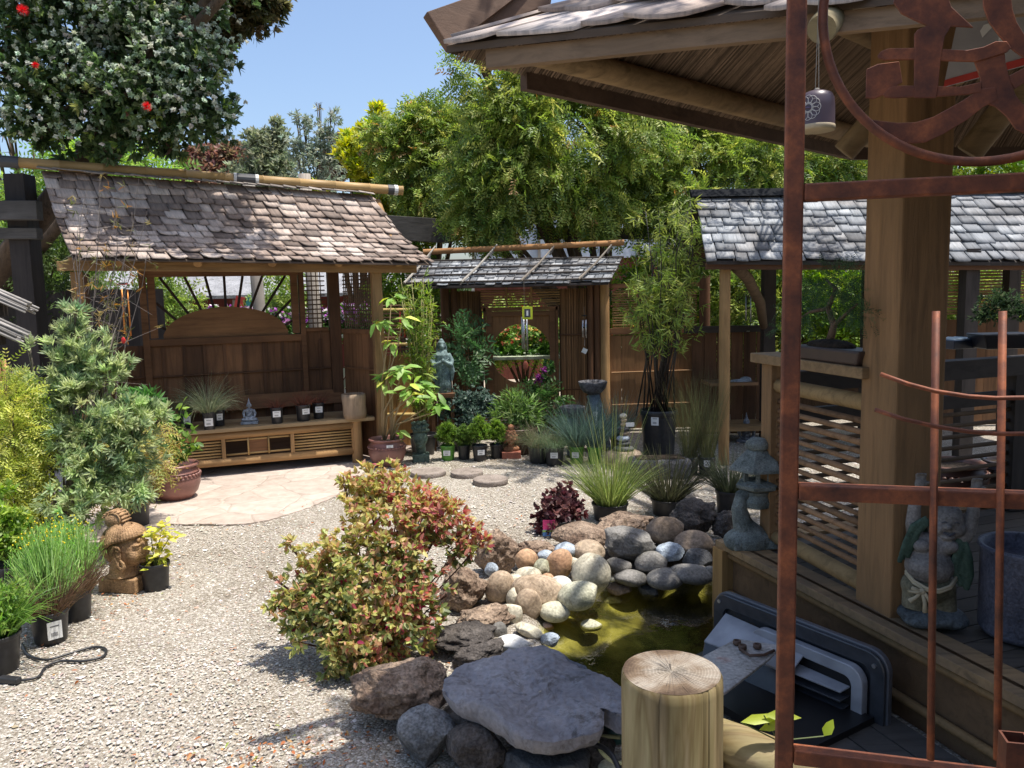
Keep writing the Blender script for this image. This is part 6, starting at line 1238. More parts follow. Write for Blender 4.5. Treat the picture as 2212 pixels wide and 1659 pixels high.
# three rush pots behind the rocks
RU = 'rushes in black pots behind the pond rocks'
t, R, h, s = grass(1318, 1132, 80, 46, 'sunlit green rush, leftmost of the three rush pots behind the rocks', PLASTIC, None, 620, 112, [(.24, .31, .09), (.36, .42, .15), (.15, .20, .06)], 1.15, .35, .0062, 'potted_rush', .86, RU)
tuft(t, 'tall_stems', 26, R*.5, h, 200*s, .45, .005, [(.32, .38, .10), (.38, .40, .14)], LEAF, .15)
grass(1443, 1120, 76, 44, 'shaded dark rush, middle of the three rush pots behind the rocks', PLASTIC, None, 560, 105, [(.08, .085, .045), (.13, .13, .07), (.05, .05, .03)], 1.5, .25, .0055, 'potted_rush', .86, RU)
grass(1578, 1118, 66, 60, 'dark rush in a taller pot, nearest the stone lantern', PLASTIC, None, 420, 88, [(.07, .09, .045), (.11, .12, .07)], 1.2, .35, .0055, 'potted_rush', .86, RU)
# purple coral bells
t, R, h, s = potted('potted_plant', 'dark purple leaved plant in a black pot with a pink tag', 'potted plant', 1205, 1158, 76, 36, taper=.85); p, o = sample([(0, 0, h+.03, R*1.25), (R*.9, .05, h+.05, R*.8), (-R*.9, 0, h-.01, R*.7), (0, .05, h+.10, R*.9), (R*.6, .1, h+.15, R*.6)], 330, .8, .3); rosettes('foliage', p, o+np.array([0, 0, .4]), 5, .036, .028, [(.10, .035, .04), (.16, .07, .07), (.07, .03, .035), (.24, .12, .11)], LEAF, t, 1.0)
o0 = np.array(t.location); c = P(1186, 1143, o0[1]-R*1.02)-o0; mb = MB(); mb.box(c+np.array([0, 0, .02]), (26*s, .003, 26*s)); o = mb.build('plant_tag', plain('magenta_print', (.50, .04, .16), .4, var=.5), t); mb = MB(); mb.box(c+np.array([0, -.0003, -.025]), (27*s, .0032, 14*s)); mb.build('tag_foot', plain('blue_print', (.08, .22, .5), .4), o); mb = MB(); mb.box(c+np.array([0, -.0006, -.013]), (27*s, .0035, 4*s)); mb.build('tag_foot', plain('green_print', (.3, .5, .1), .4), o)
# bench pots
def bpot(px, py, w_, h_, label, lab, n, L_, cols, spread=1.2, droop=1.2, mat=PLASTIC, taper=.85):
    t, R, h, s = potted('bench_pot', label, 'potted plant', px, py, w_, h_, z=.446, mat=mat, lab=lab, taper=taper, group='small pots standing on the bench'); tuft(t, 'foliage', n, R*.6, h*.8, L_*s, spread, .003, cols, LEAFM, droop)
WHG = [(.30, .34, .20), (.38, .40, .26), (.20, .26, .14)]; RDG = [(.16, .05, .035), (.22, .08, .05), (.10, .06, .04)]
bpot(403, 926, 28, 40, 'black pot with dim green grass and a tilted white label, left of the pale grass', (14, 16, 10, .5), 260, 60, [(.07, .10, .05), (.10, .14, .07)])
bpot(474, 921, 26, 36, 'black pot half hidden behind the pale grass pot on the bench', (12, 14, 8, .6), 160, 55, WHG)
bpot(453, 929, 27, 40, 'black pot with a big plume of pale arching grass on the bench', (17, 17, -3, .45), 520, 84, WHG, 1.2, 1.1)
bpot(599, 916, 27, 37, 'black pot with thin reddish grass just right of the seated statue', (16, 13, 0, .62), 170, 38, RDG)
bpot(656, 911, 32, 38, 'black pot with reddish grass and a label hanging to its right', (16, 12, 22, .62), 220, 44, RDG)
bpot(689, 905, 26, 36, 'rightmost black pot on the bench, next to the stump planter', (15, 13, 4, .6), 170, 36, RDG)
t = thing('wooden_planter', 'square brown planter with wispy grass at the left end of the bench', 'potted plant', G(327, 924, .446)); mb = MB(); mb.box((0, 0, .075), (.11, .11, .15), taper=1.1); mb.build('pot', W((.22, .13, .08), 'z'), t, bevel=.004); tuft(t, 'foliage', 260, .04, .14, .24, 1.2, .003, [(.14, .16, .08), (.2, .22, .12)], droop=1.1)
t = thing('stump_planter', 'hollow pale tree stump planter at the right end of the bench', 'planter', G(763, 905, .446)+np.array([0, .07, 0])); mb = MB(); mb.lathe([(.108, 0), (.112, .05), (.108, .12), (.114, .19), (.113, .232), (.10, .235), (.097, .15)], 36, wob=.03); mb.build('pot', wood((.33, .24, .16), 'z', sc=1.5, island=0), t, smooth=True); mb = MB(); mb.lathe([(.10, .19), (.001, .195)], 20); mb.build('soil', SOIL, t); tuft(t, 'foliage', 90, .07, .19, .06, 1, .003, RDG)
# bare canes of a bamboo in front of the left end of the roof
t, R, h, s = potted('potted_bamboo', 'spindly near leafless bamboo before the left end of the shelter', 'potted plant', 235, 1090, 60, 60); o0 = np.array(t.location); mb = MB(); p = []
for (x, y) in ((190, 400), (215, 380), (300, 385), (318, 455), (250, 430), (170, 470), (200, 520), (265, 560), (320, 540), (228, 600), (290, 620), (180, 600), (150, 520), (240, 500)):
    c = P(x, y, o0[1]+rng.uniform(-.15, .2))-o0; m1 = np.array([c[0]*.35-.05, c[1]*.4, c[2]*.55])+rng.normal(0, .05, 3); mb.tube([(0, 0, h*.8), m1, m1*.3+c*.7+rng.normal(0, .03, 3), c], [.006, .0045, .003, .0012], 5)
    for k in range(9):
        w0 = m1*(1-k/9)+c*(k/9); e = w0+rng.normal(0, .11, 3)+np.array([0, 0, .06]); mb.tube([w0, e], [.0015, .0007], 3, cap=False); 
        if rng.random() < .8: p.append(e)
mb.build('culm', plain('grey_cane', (.16, .13, .11), .6), t); p = np.array(p); rosettes('foliage', np.repeat(p, 2, 0), rdir(2*len(p)), 3, .06, .008, [(.15, .16, .05), (.30, .24, .10), (.42, .22, .06), (.10, .12, .04)], LEAF, t)
# bonsai on the rail
r0 = q1*.35+q2*.65; t = thing('bonsai', 'juniper bonsai in a dark tray on top of the pavilion rail', 'bonsai', (r0[0], r0[1], ZD+.915+.0225), ra); mb = MB(); mb.box((0, 0, .03), (.42, .13, .06), taper=1.12); mb.build('tray', plain('tray_clay', (.05, .03, .024), .5), t, bevel=.01); mb = MB(); mb.ell((-.05, 0, .062), (.15, .06, .03), 14, 8); mb.build('soil', SOIL, t, smooth=True)
mb = MB(); mb.tube([(-.06, 0, .07), (-.03, 0, .15), (-.09, .01, .22), (-.05, .02, .30), (-.15, .04, .34)], [.018, .014, .012, .009, .005], 8, jit=.1); mb.tube([(-.03, 0, .15), (.07, 0, .21), (.16, -.03, .24)], [.01, .007, .004], 6); mb.tube([(-.09, .01, .22), (-.24, .02, .20), (-.38, .05, .16)], [.01, .006, .003], 6); mb.build('trunk', BARK, t, smooth=True)
rb = [(-.12, .04, .35, .10), (.02, .02, .33, .10), (.16, 0, .27, .10), (.24, -.05, .20, .08), (-.30, .03, .20, .10), (-.42, .06, .14, .08), (-.2, .02, .28, .09), (.05, 0, .23, .09), (-.52, .08, .10, .05)]; p, o = sample(rb, 900, .9, .4, -.5, 9, (1, 1, .7)); fronds('foliage', p, o+rdir(len(p))*.6, 6, .055, .012, .003, [(.035, .07, .035), (.06, .11, .05), (.09, .16, .07)], LEAFM, t)
s0_ = q1+dh*1.9; t = thing('bonsai', 'small dark bonsai in a footed black pot at the right on the far rail', 'bonsai', P(2162, 752, 4.75)); mb = MB(); mb.box((0, 0, .045), (.26, .16, .09), taper=1.25); mb.build('tray', plain('tray_black', (.02, .02, .024), .35), t, bevel=.008); mb = MB(); mb.tube([(0, 0, .08), (.02, 0, .16), (-.02, 0, .22)], [.012, .009, .005], 6); mb.build('trunk', BARK, t); p, o = sample([(0, 0, .27, .12), (.12, 0, .22, .1), (-.1, 0, .2, .08)], 320, .9, .4, sq=(1, 1, .6)); rosettes('foliage', p, o, 5, .03, .01, [(.04, .07, .03), (.07, .11, .05)], LEAFM, t)
# ------------------------------------------------------------------ statues and ornaments
SAND = stone('carved_sandstone', (.20, .115, .055), (.42, .26, .135), 9, .6, .9, spec=.3)
VERD = stone('verdigris', (.06, .09, .09), (.26, .36, .36), 16, .65, .6, c3=(.4, .5, .48))
GRST = stone('grey_statue', (.16, .18, .21), (.42, .46, .52), 18, .7, .5)
TERR = stone('terracotta', (.16, .065, .035), (.36, .17, .09), 14, .8, .5)
DKGR = stone('dark_green_stone', (.025, .04, .032), (.12, .17, .14), 14, .6, .6)
# carved head in profile, left of the path
hb = G(262, 1283, 0); hb = hb+np.array([0, .07, 0]); hu = .16*4.45/FPX
hd = thing('carved_head', 'large tan carved head with ridged hair on a plinth beside the path', 'statue', hb, rad(-10))
hx = lambda x: (x-640)*hu; hz = lambda z: (1395-z)*hu
mb = MB(); mb.box((hx(625), 0, hz(1285)), (560*hu, 380*hu, 190*hu), taper=.97); mb.build('plinth', SAND, hd, bevel=.006)
mb = MB(); mb.ell((hx(660), 0, hz(790)), (270*hu, 225*hu, 285*hu)); mb.ell((hx(800), 0, hz(830)), (150*hu, 190*hu, 220*hu)); mb.ell((hx(840), 0, hz(960)), (85*hu, 120*hu, 85*hu)); mb.lathe([(215*hu, 0), (190*hu, 60*hu), (175*hu, 160*hu), (180*hu, 300*hu)], 20, (hx(620), 0, hz(1180)))
mb.ell((hx(948), 0, hz(815)), (34*hu, 38*hu, 70*hu)); mb.ell((hx(915), 0, hz(760)), (50*hu, 28*hu, 60*hu)); mb.ell((hx(925), 0, hz(890)), (38*hu, 70*hu, 18*hu)); mb.ell((hx(920), 0, hz(922)), (36*hu, 62*hu, 18*hu)); mb.ell((hx(900), 0, hz(985)), (48*hu, 55*hu, 42*hu))
for s_ in (-1, 1):
    mb.ell((hx(893), s_*85*hu, hz(738)), (50*hu, 75*hu, 18*hu)); mb.ell((hx(890), s_*88*hu, hz(782)), (40*hu, 52*hu, 26*hu)); mb.ell((hx(850), s_*120*hu, hz(880)), (80*hu, 70*hu, 90*hu))
sculpt(mb, 'head', SAND, hd, .0028, 2)
for s_ in (-1, 1):
    mb = MB(); y = s_*246*hu; pts = [(hx(x), y, hz(z)) for x, z in ((760, 790), (735, 740), (680, 730), (645, 790), (670, 860), (705, 930), (720, 1000), (770, 1025), (805, 1000), (790, 950), (750, 900))]
    mb.tube(pts, [.006, .009, .010, .010, .010, .011, .014, .016, .013, .010, .006], 8, flat=.8); mb.tube([(hx(x), y*1.02, hz(z)) for x, z in ((745, 790), (710, 770), (690, 810), (720, 860), (745, 850))], .0055, 6); mb.ell((hx(715), y*.97, hz(850)), (50*hu, 22*hu, 110*hu)); mb.build('ear', SAND, hd, smooth=True)
# hair: ridged locks swept up to a knot
mb = MB(); Cc = Vector((hx(650), 0, hz(760))); top = Vector((hx(600), 0, hz(520)))
for k in range(46):
    a = 2*math.pi*k/46; pts = []
    for j in range(9):
        t_ = j/8; ca, sa = math.cos(a), math.sin(a); rx = 285*hu; ry = 235*hu
        el = .24-.30*max(0, -ca) + t_*.85; 
        p_ = Vector((Cc.x-8*hu+ca*rx*math.cos(el)*1.02, sa*ry*math.cos(el)*1.05, Cc.z+(math.sin(el))*300*hu+ca*(1-t_)*60*hu))
        pts.append(p_)
    mb.tube(pts, [.0095, .0115, .0115, .011, .010, .0085, .007, .0055, .004], 7, flat=1)
for k in range(13):      # locks falling behind
    a = rad(118+k*10.3); pts = [Vector((Cc.x+math.cos(a)*285*hu*math.cos(e), math.sin(a)*238*hu*math.cos(e), Cc.z+math.sin(e)*300*hu)) for e in (-.05, -.3, -.55, -.8)]; mb.tube(pts, [.011, .0105, .009, .006], 7)
mb.ell((hx(630), 0, hz(640)), (262*hu, 215*hu, 150*hu)); mb.build('hair', SAND, hd, smooth=True)
mb = MB(); mb.ell((hx(560), 0, hz(430)), (150*hu, 140*hu, 130*hu)); mb.lathe([(210*hu, 0), (150*hu, 70*hu), (120*hu, 130*hu)], 24, (hx(600), 0, hz(590)))
for s_ in (-1, 1):
    pts = [(hx(600)+math.cos(q)*(12+q*11)*hu, s_*(118-q*3)*hu, hz(415)+math.sin(q)*(12+q*11)*hu) for q in np.linspace(0, 11, 60)]; mb.tube(pts, .0042, 6)
for k in range(9): a = rad(k*20); mb.tube([(hx(560)+math.cos(a)*150*hu, 0+s*130*hu*math.sin(a)*0+y2*hu, hz(430)+math.sin(a)*128*hu) for y2, s in ((-90, 0), (-30, 0), (30, 0), (90, 0))], .006, 6)
mb.build('hair_knot', SAND, hd, smooth=True)
mb = MB(); mb.ell((hx(960-60), 0, hz(690)), (30*hu, 40*hu, 45*hu)); mb.ell((hx(905), -60*hu, hz(680)), (30*hu, 30*hu, 36*hu)); mb.build('hair_ornament', SAND, hd, smooth=True)
# generic seated figure
def seated(name, label, loc, Hh, rz, mat, group=None):
    t = thing(name, label, 'statue', loc, rz); u = Hh/1.0; mb = MB()
    mb.box((0, 0, .05*u), (.62*u, .40*u, .10*u)); mb.build('base', mat, t, bevel=.01*u)
    mb = MB(); mb.ell((0, -.05*u, .17*u), (.29*u, .17*u, .075*u)); mb.ell((-.2*u, -.04*u, .16*u), (.11*u, .13*u, .07*u)); mb.ell((.2*u, -.04*u, .16*u), (.11*u, .13*u, .07*u)); mb.ell((0, .02*u, .36*u), (.13*u, .095*u, .19*u)); mb.ell((0, .02*u, .50*u), (.165*u, .085*u, .09*u))
    for s_ in (-1, 1): mb.tube([(s_*.15*u, .02*u, .53*u), (s_*.21*u, .0, .40*u), (s_*.19*u, -.06*u, .28*u), (s_*.05*u, -.15*u, .245*u)], [.05*u, .052*u, .045*u, .032*u], 10)
    mb.ell((0, -.14*u, .24*u), (.07*u, .05*u, .03*u)); mb.tube([(0, .02*u, .55*u), (0, .015*u, .65*u)], .045*u, 10)
    mb.ell((0, .005*u, .715*u), (.078*u, .085*u, .105*u)); mb.ell((0, -.078*u, .705*u), (.013*u, .02*u, .028*u)); mb.ell((0, -.066*u, .665*u), (.026*u, .02*u, .011*u)); mb.ell((0, -.05*u, .635*u), (.03*u, .025*u, .02*u)); mb.ell((0, .02*u, .80*u), (.052*u, .055*u, .05*u)); mb.lathe([(.035*u, 0), (.028*u, .05*u), (.012*u, .09*u), (.012*u, .12*u), (.001, .15*u)], 12, (0, .02*u, .84*u))
    for s_ in (-1, 1): mb.ell((s_*.08*u, .01*u, .69*u), (.014*u, .025*u, .06*u)); mb.ell((s_*.03*u, -.072*u, .725*u), (.02*u, .012*u, .008*u))
    sculpt(mb, 'figure', mat, t, .0085*u, 1); mb = MB()
    for j in range(5): mb.tube([(.14*u-.05*j*u*.3, -.07*u-.012*j*u*.2, .52*u-.03*j*u), (.02*u-.02*j*u, -.10*u, .40*u-.03*j*u), (-.11*u, -.07*u, .34*u-.03*j*u)], .008*u, 6)
    mb.build('robe_folds', mat, t, smooth=True); return t
seated('seated_statue', 'small blue grey seated statue on the bench among the pots', G(540, 915, .446), .245, rad(10), GRST)
seated('seated_statue', 'dark glinting seated statue on the low seat in the shed', np.array(P(1612, 963, 8.2)), .36, rad(0), stone('black_bronze', (.03, .03, .035), (.30, .31, .35), 20, .4, .5))
mb = MB(); mb.ell((0, 0, .03), (.13, .06, .035)); mb.ell((.05, 0, .06), (.06, .05, .03)); o = mb.build('reclining_statue', GRST, None, smooth=True); o.location = tuple(P(1600, 832, 8.25)); tag(o, 'small grey reclining figure on the shed shelf', 'statue')
# standing figure
c = np.array(P(957, 848, 8.2)); st = thing('statue_stand', 'dark wooden stand carrying the standing statue', 'stand', (c[0], c[1], 0)); mb = MB(); mb.box((0, 0, c[2]-.02), (.26, .22, .04)); mb.build('top', CBDX, st)
for a, b in ((-1, -1), (1, -1), (-1, 1), (1, 1)): mb = MB(); mb.box((a*.1, b*.08, (c[2]-.04)/2), (.035, .035, c[2]-.04)); mb.build('leg', CBD, st)
t = thing('standing_statue', 'standing robed statue in blue green patina left of the round opening', 'statue', c, rad(12)); u = .545; mb = MB()
mb.lathe([(.15*u, 0), (.16*u, .02*u), (.13*u, .12*u), (.135*u, .3*u), (.15*u, .5*u), (.13*u, .62*u), (.14*u, .72*u), (.09*u, .79*u), (.045*u, .82*u), (.04*u, .84*u)], 24, sy=.75)
mb.ell((0, -.01*u, .885*u), (.062*u, .068*u, .078*u)); mb.ell((0, -.08*u, .88*u), (.010*u, .014*u, .022*u)); mb.ell((0, .01*u, .945*u), (.07*u, .075*u, .05*u)); mb.ell((0, .01*u, .985*u), (.045*u, .045*u, .045*u)); mb.ell((0, -.068*u, .85*u), (.018*u, .012*u, .007*u))
for s_ in (-1, 1): mb.tube([(s_*.12*u, 0, .74*u), (s_*.18*u, -.02*u, .6*u), (s_*.15*u, -.09*u, .52*u), (s_*.03*u, -.14*u, .60*u)], [.045*u, .055*u, .06*u, .025*u], 10); mb.tube([(s_*.16*u, -.06*u, .54*u), (s_*.19*u, -.05*u, .4*u), (s_*.17*u, -.04*u, .22*u)], [.05*u, .045*u, .02*u], 10); mb.tube([(s_*.068*u, .01*u, .93*u), (s_*.085*u, .03*u, .84*u), (s_*.09*u, .03*u, .74*u)], [.02*u, .025*u, .02*u], 8)
mb.ell((0, -.15*u, .62*u), (.03*u, .025*u, .045*u)); sculpt(mb, 'figure', VERD, t, .006, 1); mb = MB()
for j in range(15):
    a = rad(190+j*11.5); mb.tube([(.152*u*math.cos(a)*(1-.12*q), .152*u*math.sin(a)*.75*(1-.12*q), q*.5*u+.03*u) for q in (0, .3, .6, .95)], [.010*u, .012*u, .010*u, .005*u], 6)
for j in range(4): mb.tube([(-.13*u, -.04*u, (.66-.05*j)*u), (0, -.125*u, (.56-.05*j)*u), (.13*u, -.04*u, (.66-.05*j)*u)], .011*u, 6)
mb.build('robe_folds', VERD, t, smooth=True)
# dark bust
c = G(908, 999, 0); t = thing('dark_bust', 'dark green carved bust between the glazed pot and the lime green pot', 'statue', c+np.array([0, .06, 0]), rad(8)); u = 88/FPX*7.6; mb = MB(); mb.box((0, 0, .10*u), (.42*u, .36*u, .20*u)); mb.build('plinth', DKGR, t, bevel=.008)
mb = MB(); mb.tube([(0, .02, .18*u), (0, 0, .45*u)], .13*u, 14); mb.ell((0, 0, .60*u), (.19*u, .19*u, .26*u)); mb.ell((0, -.17*u, .56*u), (.03*u, .05*u, .06*u)); mb.ell((0, -.15*u, .47*u), (.06*u, .04*u, .022*u)); mb.ell((0, -.13*u, .40*u), (.06*u, .05*u, .04*u)); mb.ell((.08*u, -.12*u, .52*u), (.06*u, .05*u, .06*u)); mb.ell((-.08*u, -.12*u, .52*u), (.06*u, .05*u, .06*u)); mb.ell((0, 0, .88*u), (.21*u, .2*u, .14*u)); sculpt(mb, 'head', DKGR, t, .006, 1); mb = MB()
for k in range(14):
    a = k*.9; mb.ell((.17*u*math.cos(a), .16*u*math.sin(a)-.01, (.78+.018*k)*u), (.065*u, .065*u, .05*u), 10, 7)
for k in range(9): a = rad(-150+k*15); pts = [(.17*u*math.cos(a)*q, -.17*u*abs(math.sin(a))*q, (.76+.09*q2)*u) for q, q2 in ((1.05, 0), (1.12, .4), (1.0, 1))]; mb.tube(pts, .025*u, 6)
mb.build('curled_hair', DKGR, t, smooth=True)
# terracotta head
c = G(1105, 992, 0); t = thing('terracotta_bust', 'small terracotta head with serene face on a red brick base', 'statue', c+np.array([0, .07, 0]), 0); u = 74/FPX*7.7; mb = MB(); mb.box((0, 0, .10*u), (.56*u, .40*u, .20*u)); mb.build('base', plain('red_clay', (.30, .10, .06), .8, bump=.4), t, bevel=.005)
mb = MB(); mb.ell((0, .02, .26*u), (.25*u, .15*u, .12*u)); mb.tube([(0, .01, .25*u), (0, .01, .45*u)], .10*u, 12); mb.ell((0, 0, .62*u), (.165*u, .17*u, .23*u)); mb.ell((0, -.165*u, .60*u), (.024*u, .04*u, .06*u)); mb.ell((0, -.15*u, .50*u), (.05*u, .03*u, .018*u)); mb.ell((0, -.13*u, .435*u), (.045*u, .04*u, .035*u)); mb.ell((0, .02*u, .90*u), (.10*u, .10*u, .10*u))
for s_ in (-1, 1): mb.ell((s_*.065*u, -.145*u, .645*u), (.045*u, .02*u, .018*u)); mb.ell((s_*.18*u, 0, .56*u), (.03*u, .05*u, .15*u)); mb.ell((s_*.065*u, -.15*u, .69*u), (.05*u, .02*u, .010*u)); mb.ell((s_*.09*u, -.11*u, .55*u), (.06*u, .05*u, .06*u))
sculpt(mb, 'head', TERR, t, .0055, 1); mb = MB()
for q in range(70): a = rng.uniform(0, 6.28); e = rng.uniform(.42, 1.5); mb.ell((.17*u*math.cos(a)*math.cos(e), .175*u*math.sin(a)*math.cos(e), .62*u+.24*u*math.sin(e)), (.024*u, .024*u, .024*u), 6, 5)
mb.build('curls', TERR, t, smooth=True)
# birdbaths
HAM = stone('hammered_stone', (.06, .058, .062), (.24, .235, .25), 30, .6, 1.0, pit=.8)
def bath(label, px, py, wpx, H_, lean):
    c = G(px, py, 0); c = c+np.array([0, .1, 0]); s = (c-EYE)@F_/FPX; R = wpx*s/2; t = thing('birdbath', label, 'birdbath', c, 0, 'stone birdbaths by the reed panel'); x1 = -lean
    mb = MB(); mb.lathe([(R*.25, 0), (R*.62, R*.16), (R*.86, R*.45), (R*1.0, R*.86), (R*.99, R*.93), (R*.9, R*.95), (R*.8, R*.72), (R*.3, R*.5), (.001, R*.47)], 36, (x1, 0, H_-R*.93), wob=.012); mb.build('bowl', HAM, t, smooth=True)
    mb = MB(); mb.tube([(lean*.9, 0, 0), (lean*.9, 0, .04), (lean*.7, 0, H_*.25), (lean*.1, 0, H_*.5), (x1, 0, H_-R*.9)], [R*.62, R*.5, R*.42, R*.40, R*.46], 18, flat=.7); mb.build('pedestal', stone('slate_stone', (.09, .11, .13), (.22, .26, .29), 9, .6, .5), t, smooth=True); return t, R, s
t, R, s = bath('smaller dark hammered birdbath, left of the tall one', 1240, 992, 53, .50, .0)
t, R, s = bath('taller dark birdbath with a leaning blue grey pedestal', 1296, 975, 62, .70, .055); mb = MB(); mb.box((-.05, -.13, .34), (.045, .002, .14), Matrix.Rotation(rad(8), 3, 'Y')); mb.build('hang_tag', WHITE, t)
# stacked stones on a hollow boulder
c = G(1352, 1016, 0)+np.array([0, .14, 0]); s = (c-EYE)@F_/FPX; t = thing('stacked_stones', 'column of balanced flat stones rising from a round hollow boulder', 'ornament', c); mb = MB(); R = 42*s; mb.lathe([(R*.7, 0), (R*.98, R*.25), (R*1.0, R*.5), (R*.85, R*.8), (R*.6, R*.9), (R*.4, R*.8), (.001, R*.78)], 32, wob=.03); mb.build('boulder_bowl', RM['brown'], t, smooth=True); z = R*.78
for i, (rw, rh, dx, mk) in enumerate(((.55, .17, 0, 'darkst'), (.36, .12, .03, 'darkst'), (.34, .15, -.02, 'blue'), (.24, .12, .03, 'brown'), (.27, .12, .0, 'darkst'), (.18, .12, .02, 'tan'), (.17, .10, .03, 'tan'), (.19, .13, 0, 'cream'))):
    mb = MB(); mb.ell((dx*R, 0, z+rh*R), (rw*R, rw*R*.85, rh*R*1.1)); mb.build('flat_stone', RM[mk], t, smooth=True); z += 2*rh*R*.97
mb = MB(); mb.box((R*.32, -.03, z-R*.55), (18*s, .002, 9*s)); mb.build('price_label', WHITE, t)
# trough
c = G(1432, 1040, 0)+np.array([0, .16, 0]); t = thing('stone_trough', 'rough grey stone trough in front of the big black bamboo pot', 'planter', c); mb = MB(); mb.box((0, 0, .085), (.48, .24, .17), taper=1.08); mb.build('trough', HAM, t, bevel=.03); mb = MB(); mb.box((0, 0, .172), (.40, .17, .01)); mb.build('soil', SOIL, t)
mb = MB(); mb.lathe([(.10, 0), (.13, .1), (.15, .16), (.14, .17), (.10, .12)], 28, sx=1.3); o = mb.build('stone_basin', HAM, None, smooth=True); o.location = tuple(G(1270, 985, 0)+np.array([0, .3, .08])); tag(o, 'rough pale stone basin behind the green pots', 'basin')
# wind chimes
def chime(label, px, py, d, tubes, w_, L_, mat, topr=.035, cord=.3, tagc=None, group='wind chimes hanging round the yard'):
    c = P(px, py, d); t = thing('wind_chime', label, 'wind chime', c, 0, group); mb = MB(); mb.tube([(0, 0, 0), (0, 0, cord)], .0015, 4); mb.tube([(0, 0, 0), (0, 0, -L_*1.3)], .0012, 4); mb.build('cord', STRING, t)
    mb = MB(); mb.lathe([(topr, 0), (topr, .01), (topr*.7, .014)], 18, (0, 0, 0)); mb.build('top_disc', BLACKM, t)
    for k in range(tubes):
        a = 2*math.pi*k/tubes+.5; x, y = math.cos(a)*topr*.8, math.sin(a)*topr*.8; l = L_*(1-.10*k/tubes*1.5); mb = MB(); mb.tube([(x, y, -.04), (x, y, -.04-l)], w_, 8); mb.build('tube', mat, t, smooth=True)
    mb = MB(); mb.lathe([(.02, 0), (.024, .006), (.02, .012)], 14, (0, 0, -L_*.65)); mb.build('striker', BLACKM, t); return t
t = chime('silver wind chime hanging in front of the round opening with a yellow tag', 1133, 676, 8.4, 5, .0085, .36, STEEL, .035, .34); s = 8.4/FPX
for i, (w_, h_, m_, dy) in enumerate(((22, 27, plain('lime_card', (.55, .62, .03), .5), 0), (13, 18, INK, -.002))): mb = MB(); mb.box((6*s, -.05+dy, .0), (w_*s, .003, h_*s)); mb.build('card' if i == 0 else 'card_print', m_, t)
mb = MB(); mb.box((6*s, -.0545, -.002), (4*s, .002, 11*s)); mb.build('card_print', WHITE, t); mb = MB(); mb.tube([(0, 0, -.36), (0, 0, -.52)], .001, 4); mb.ell((0, 0, -.56), (.03, .006, .05)); mb.build('wind_sail', plain('red_wood', (.25, .06, .03), .5), t, smooth=True)
t = chime('small dark wind chime with a tilted white tag on the right reed panel', 1262, 683, 8.75, 4, .006, .20, STEEL, .03, .1); mb = MB(); mb.tube([(0, 0, -.2), (0, 0, -.33)], .001, 4); mb.box((-.002, -.01, -.38), (.055, .002, .055), Matrix.Rotation(rad(28), 3, 'Y')); mb.build('hang_tag', WHITE, t)
t = chime('wind chime hanging in the shed opening behind the log post', 1617, 628, 8.2, 4, .008, .28, STEEL, .04, .2)
mb = MB(); mb.lathe([(.014, 0), (.018, .004), (.014, .008)], 14, (0, 0, -.42)); mb.build('wind_sail', STEEL, t)
t = chime('long orange copper wind chime hanging at the left post of the shelter', 266, 614, 6.5, 3, .006, .38, plain('orange_tube', (.62, .22, .04), .4, .4), .035, .12); mb = MB(); mb.ell((0, 0, .0), (.05, .03, .006)); mb.build('roof_disc', plain('red_paint', (.5, .04, .02), .5), t)
t = chime('red wind chime hanging between the shelter and the batten roof', 868, 665, 8.6, 2, .010, .28, plain('red_tube', (.50, .02, .02), .4), .03, .12)
# hanging bell
c = P(1763, 283, 1.95); s = 1.95/FPX; t = thing('hanging_bell', 'purple ceramic bell with a white lace pattern hanging behind the gate', 'bell', c, rad(-25)); Rb = 37*s; Hb = 80*s
mb = MB(); mb.lathe([(Rb, 0), (Rb*1.0, Hb*.1), (Rb*.98, Hb*.6), (Rb*.93, Hb*.82), (Rb*.8, Hb*.94), (Rb*.5, Hb), (.001, Hb*1.01)], 36); mb.lathe([(Rb*.93, 0), (Rb*.92, Hb*.8), (.001, Hb*.9)], 30); mb.build('shell', plain('purple_glaze', (.085, .06, .075), .4), t, smooth=True)
mb = MB(); mb.lathe([(Rb*.93, -.0005), (Rb*1.015, 0), (Rb*1.02, Hb*.12), (Rb*1.0, Hb*.13)], 36); mb.build('rim_band', plain('bare_clay', (.42, .34, .22), .7), t, smooth=True)
mb = MB(); aw = rad(-112)
def on(th, z): return (math.cos(aw+th)*Rb*1.005, math.sin(aw+th)*Rb*1.005, z)
Cz = Hb*.53; Rr = Hb*.33
def circ(cx_, cz_, r_, w_=.0006): mb.tube([on((cx_+r_*math.cos(q))/Rb, cz_+r_*math.sin(q)) for q in np.linspace(0, 2*math.pi, 22)], w_, 5)
circ(0, Cz, Rr*.30, .0009); circ(0, Cz, Rr*.40, .0006)
for k in range(12): a = 2*math.pi*k/12; circ(Rr*.62*math.cos(a), Cz+Rr*.62*math.sin(a), Rr*.33)
mb.build('lace_pattern', plain('white_slip', (.55, .53, .5), .6), t)
mb = MB(); mb.tube([on(0, Cz), on(0.001, Cz+.0004)], Rr*.22, 14); mb.build('centre_dot', plain('violet_slip', (.22, .18, .42), .5), t)
mb = MB(); mb.tube([(-.004, 0, Hb), (-.002, 0, Hb+.10), (0, 0, Hb+.24)], .0009, 5); mb.tube([(.004, 0, Hb), (.002, 0, Hb+.10), (0, 0, Hb+.24)], .0009, 5); mb.ell((0, 0, Hb*1.03), (.007, .005, .006)); mb.build('cord', STRING, t)
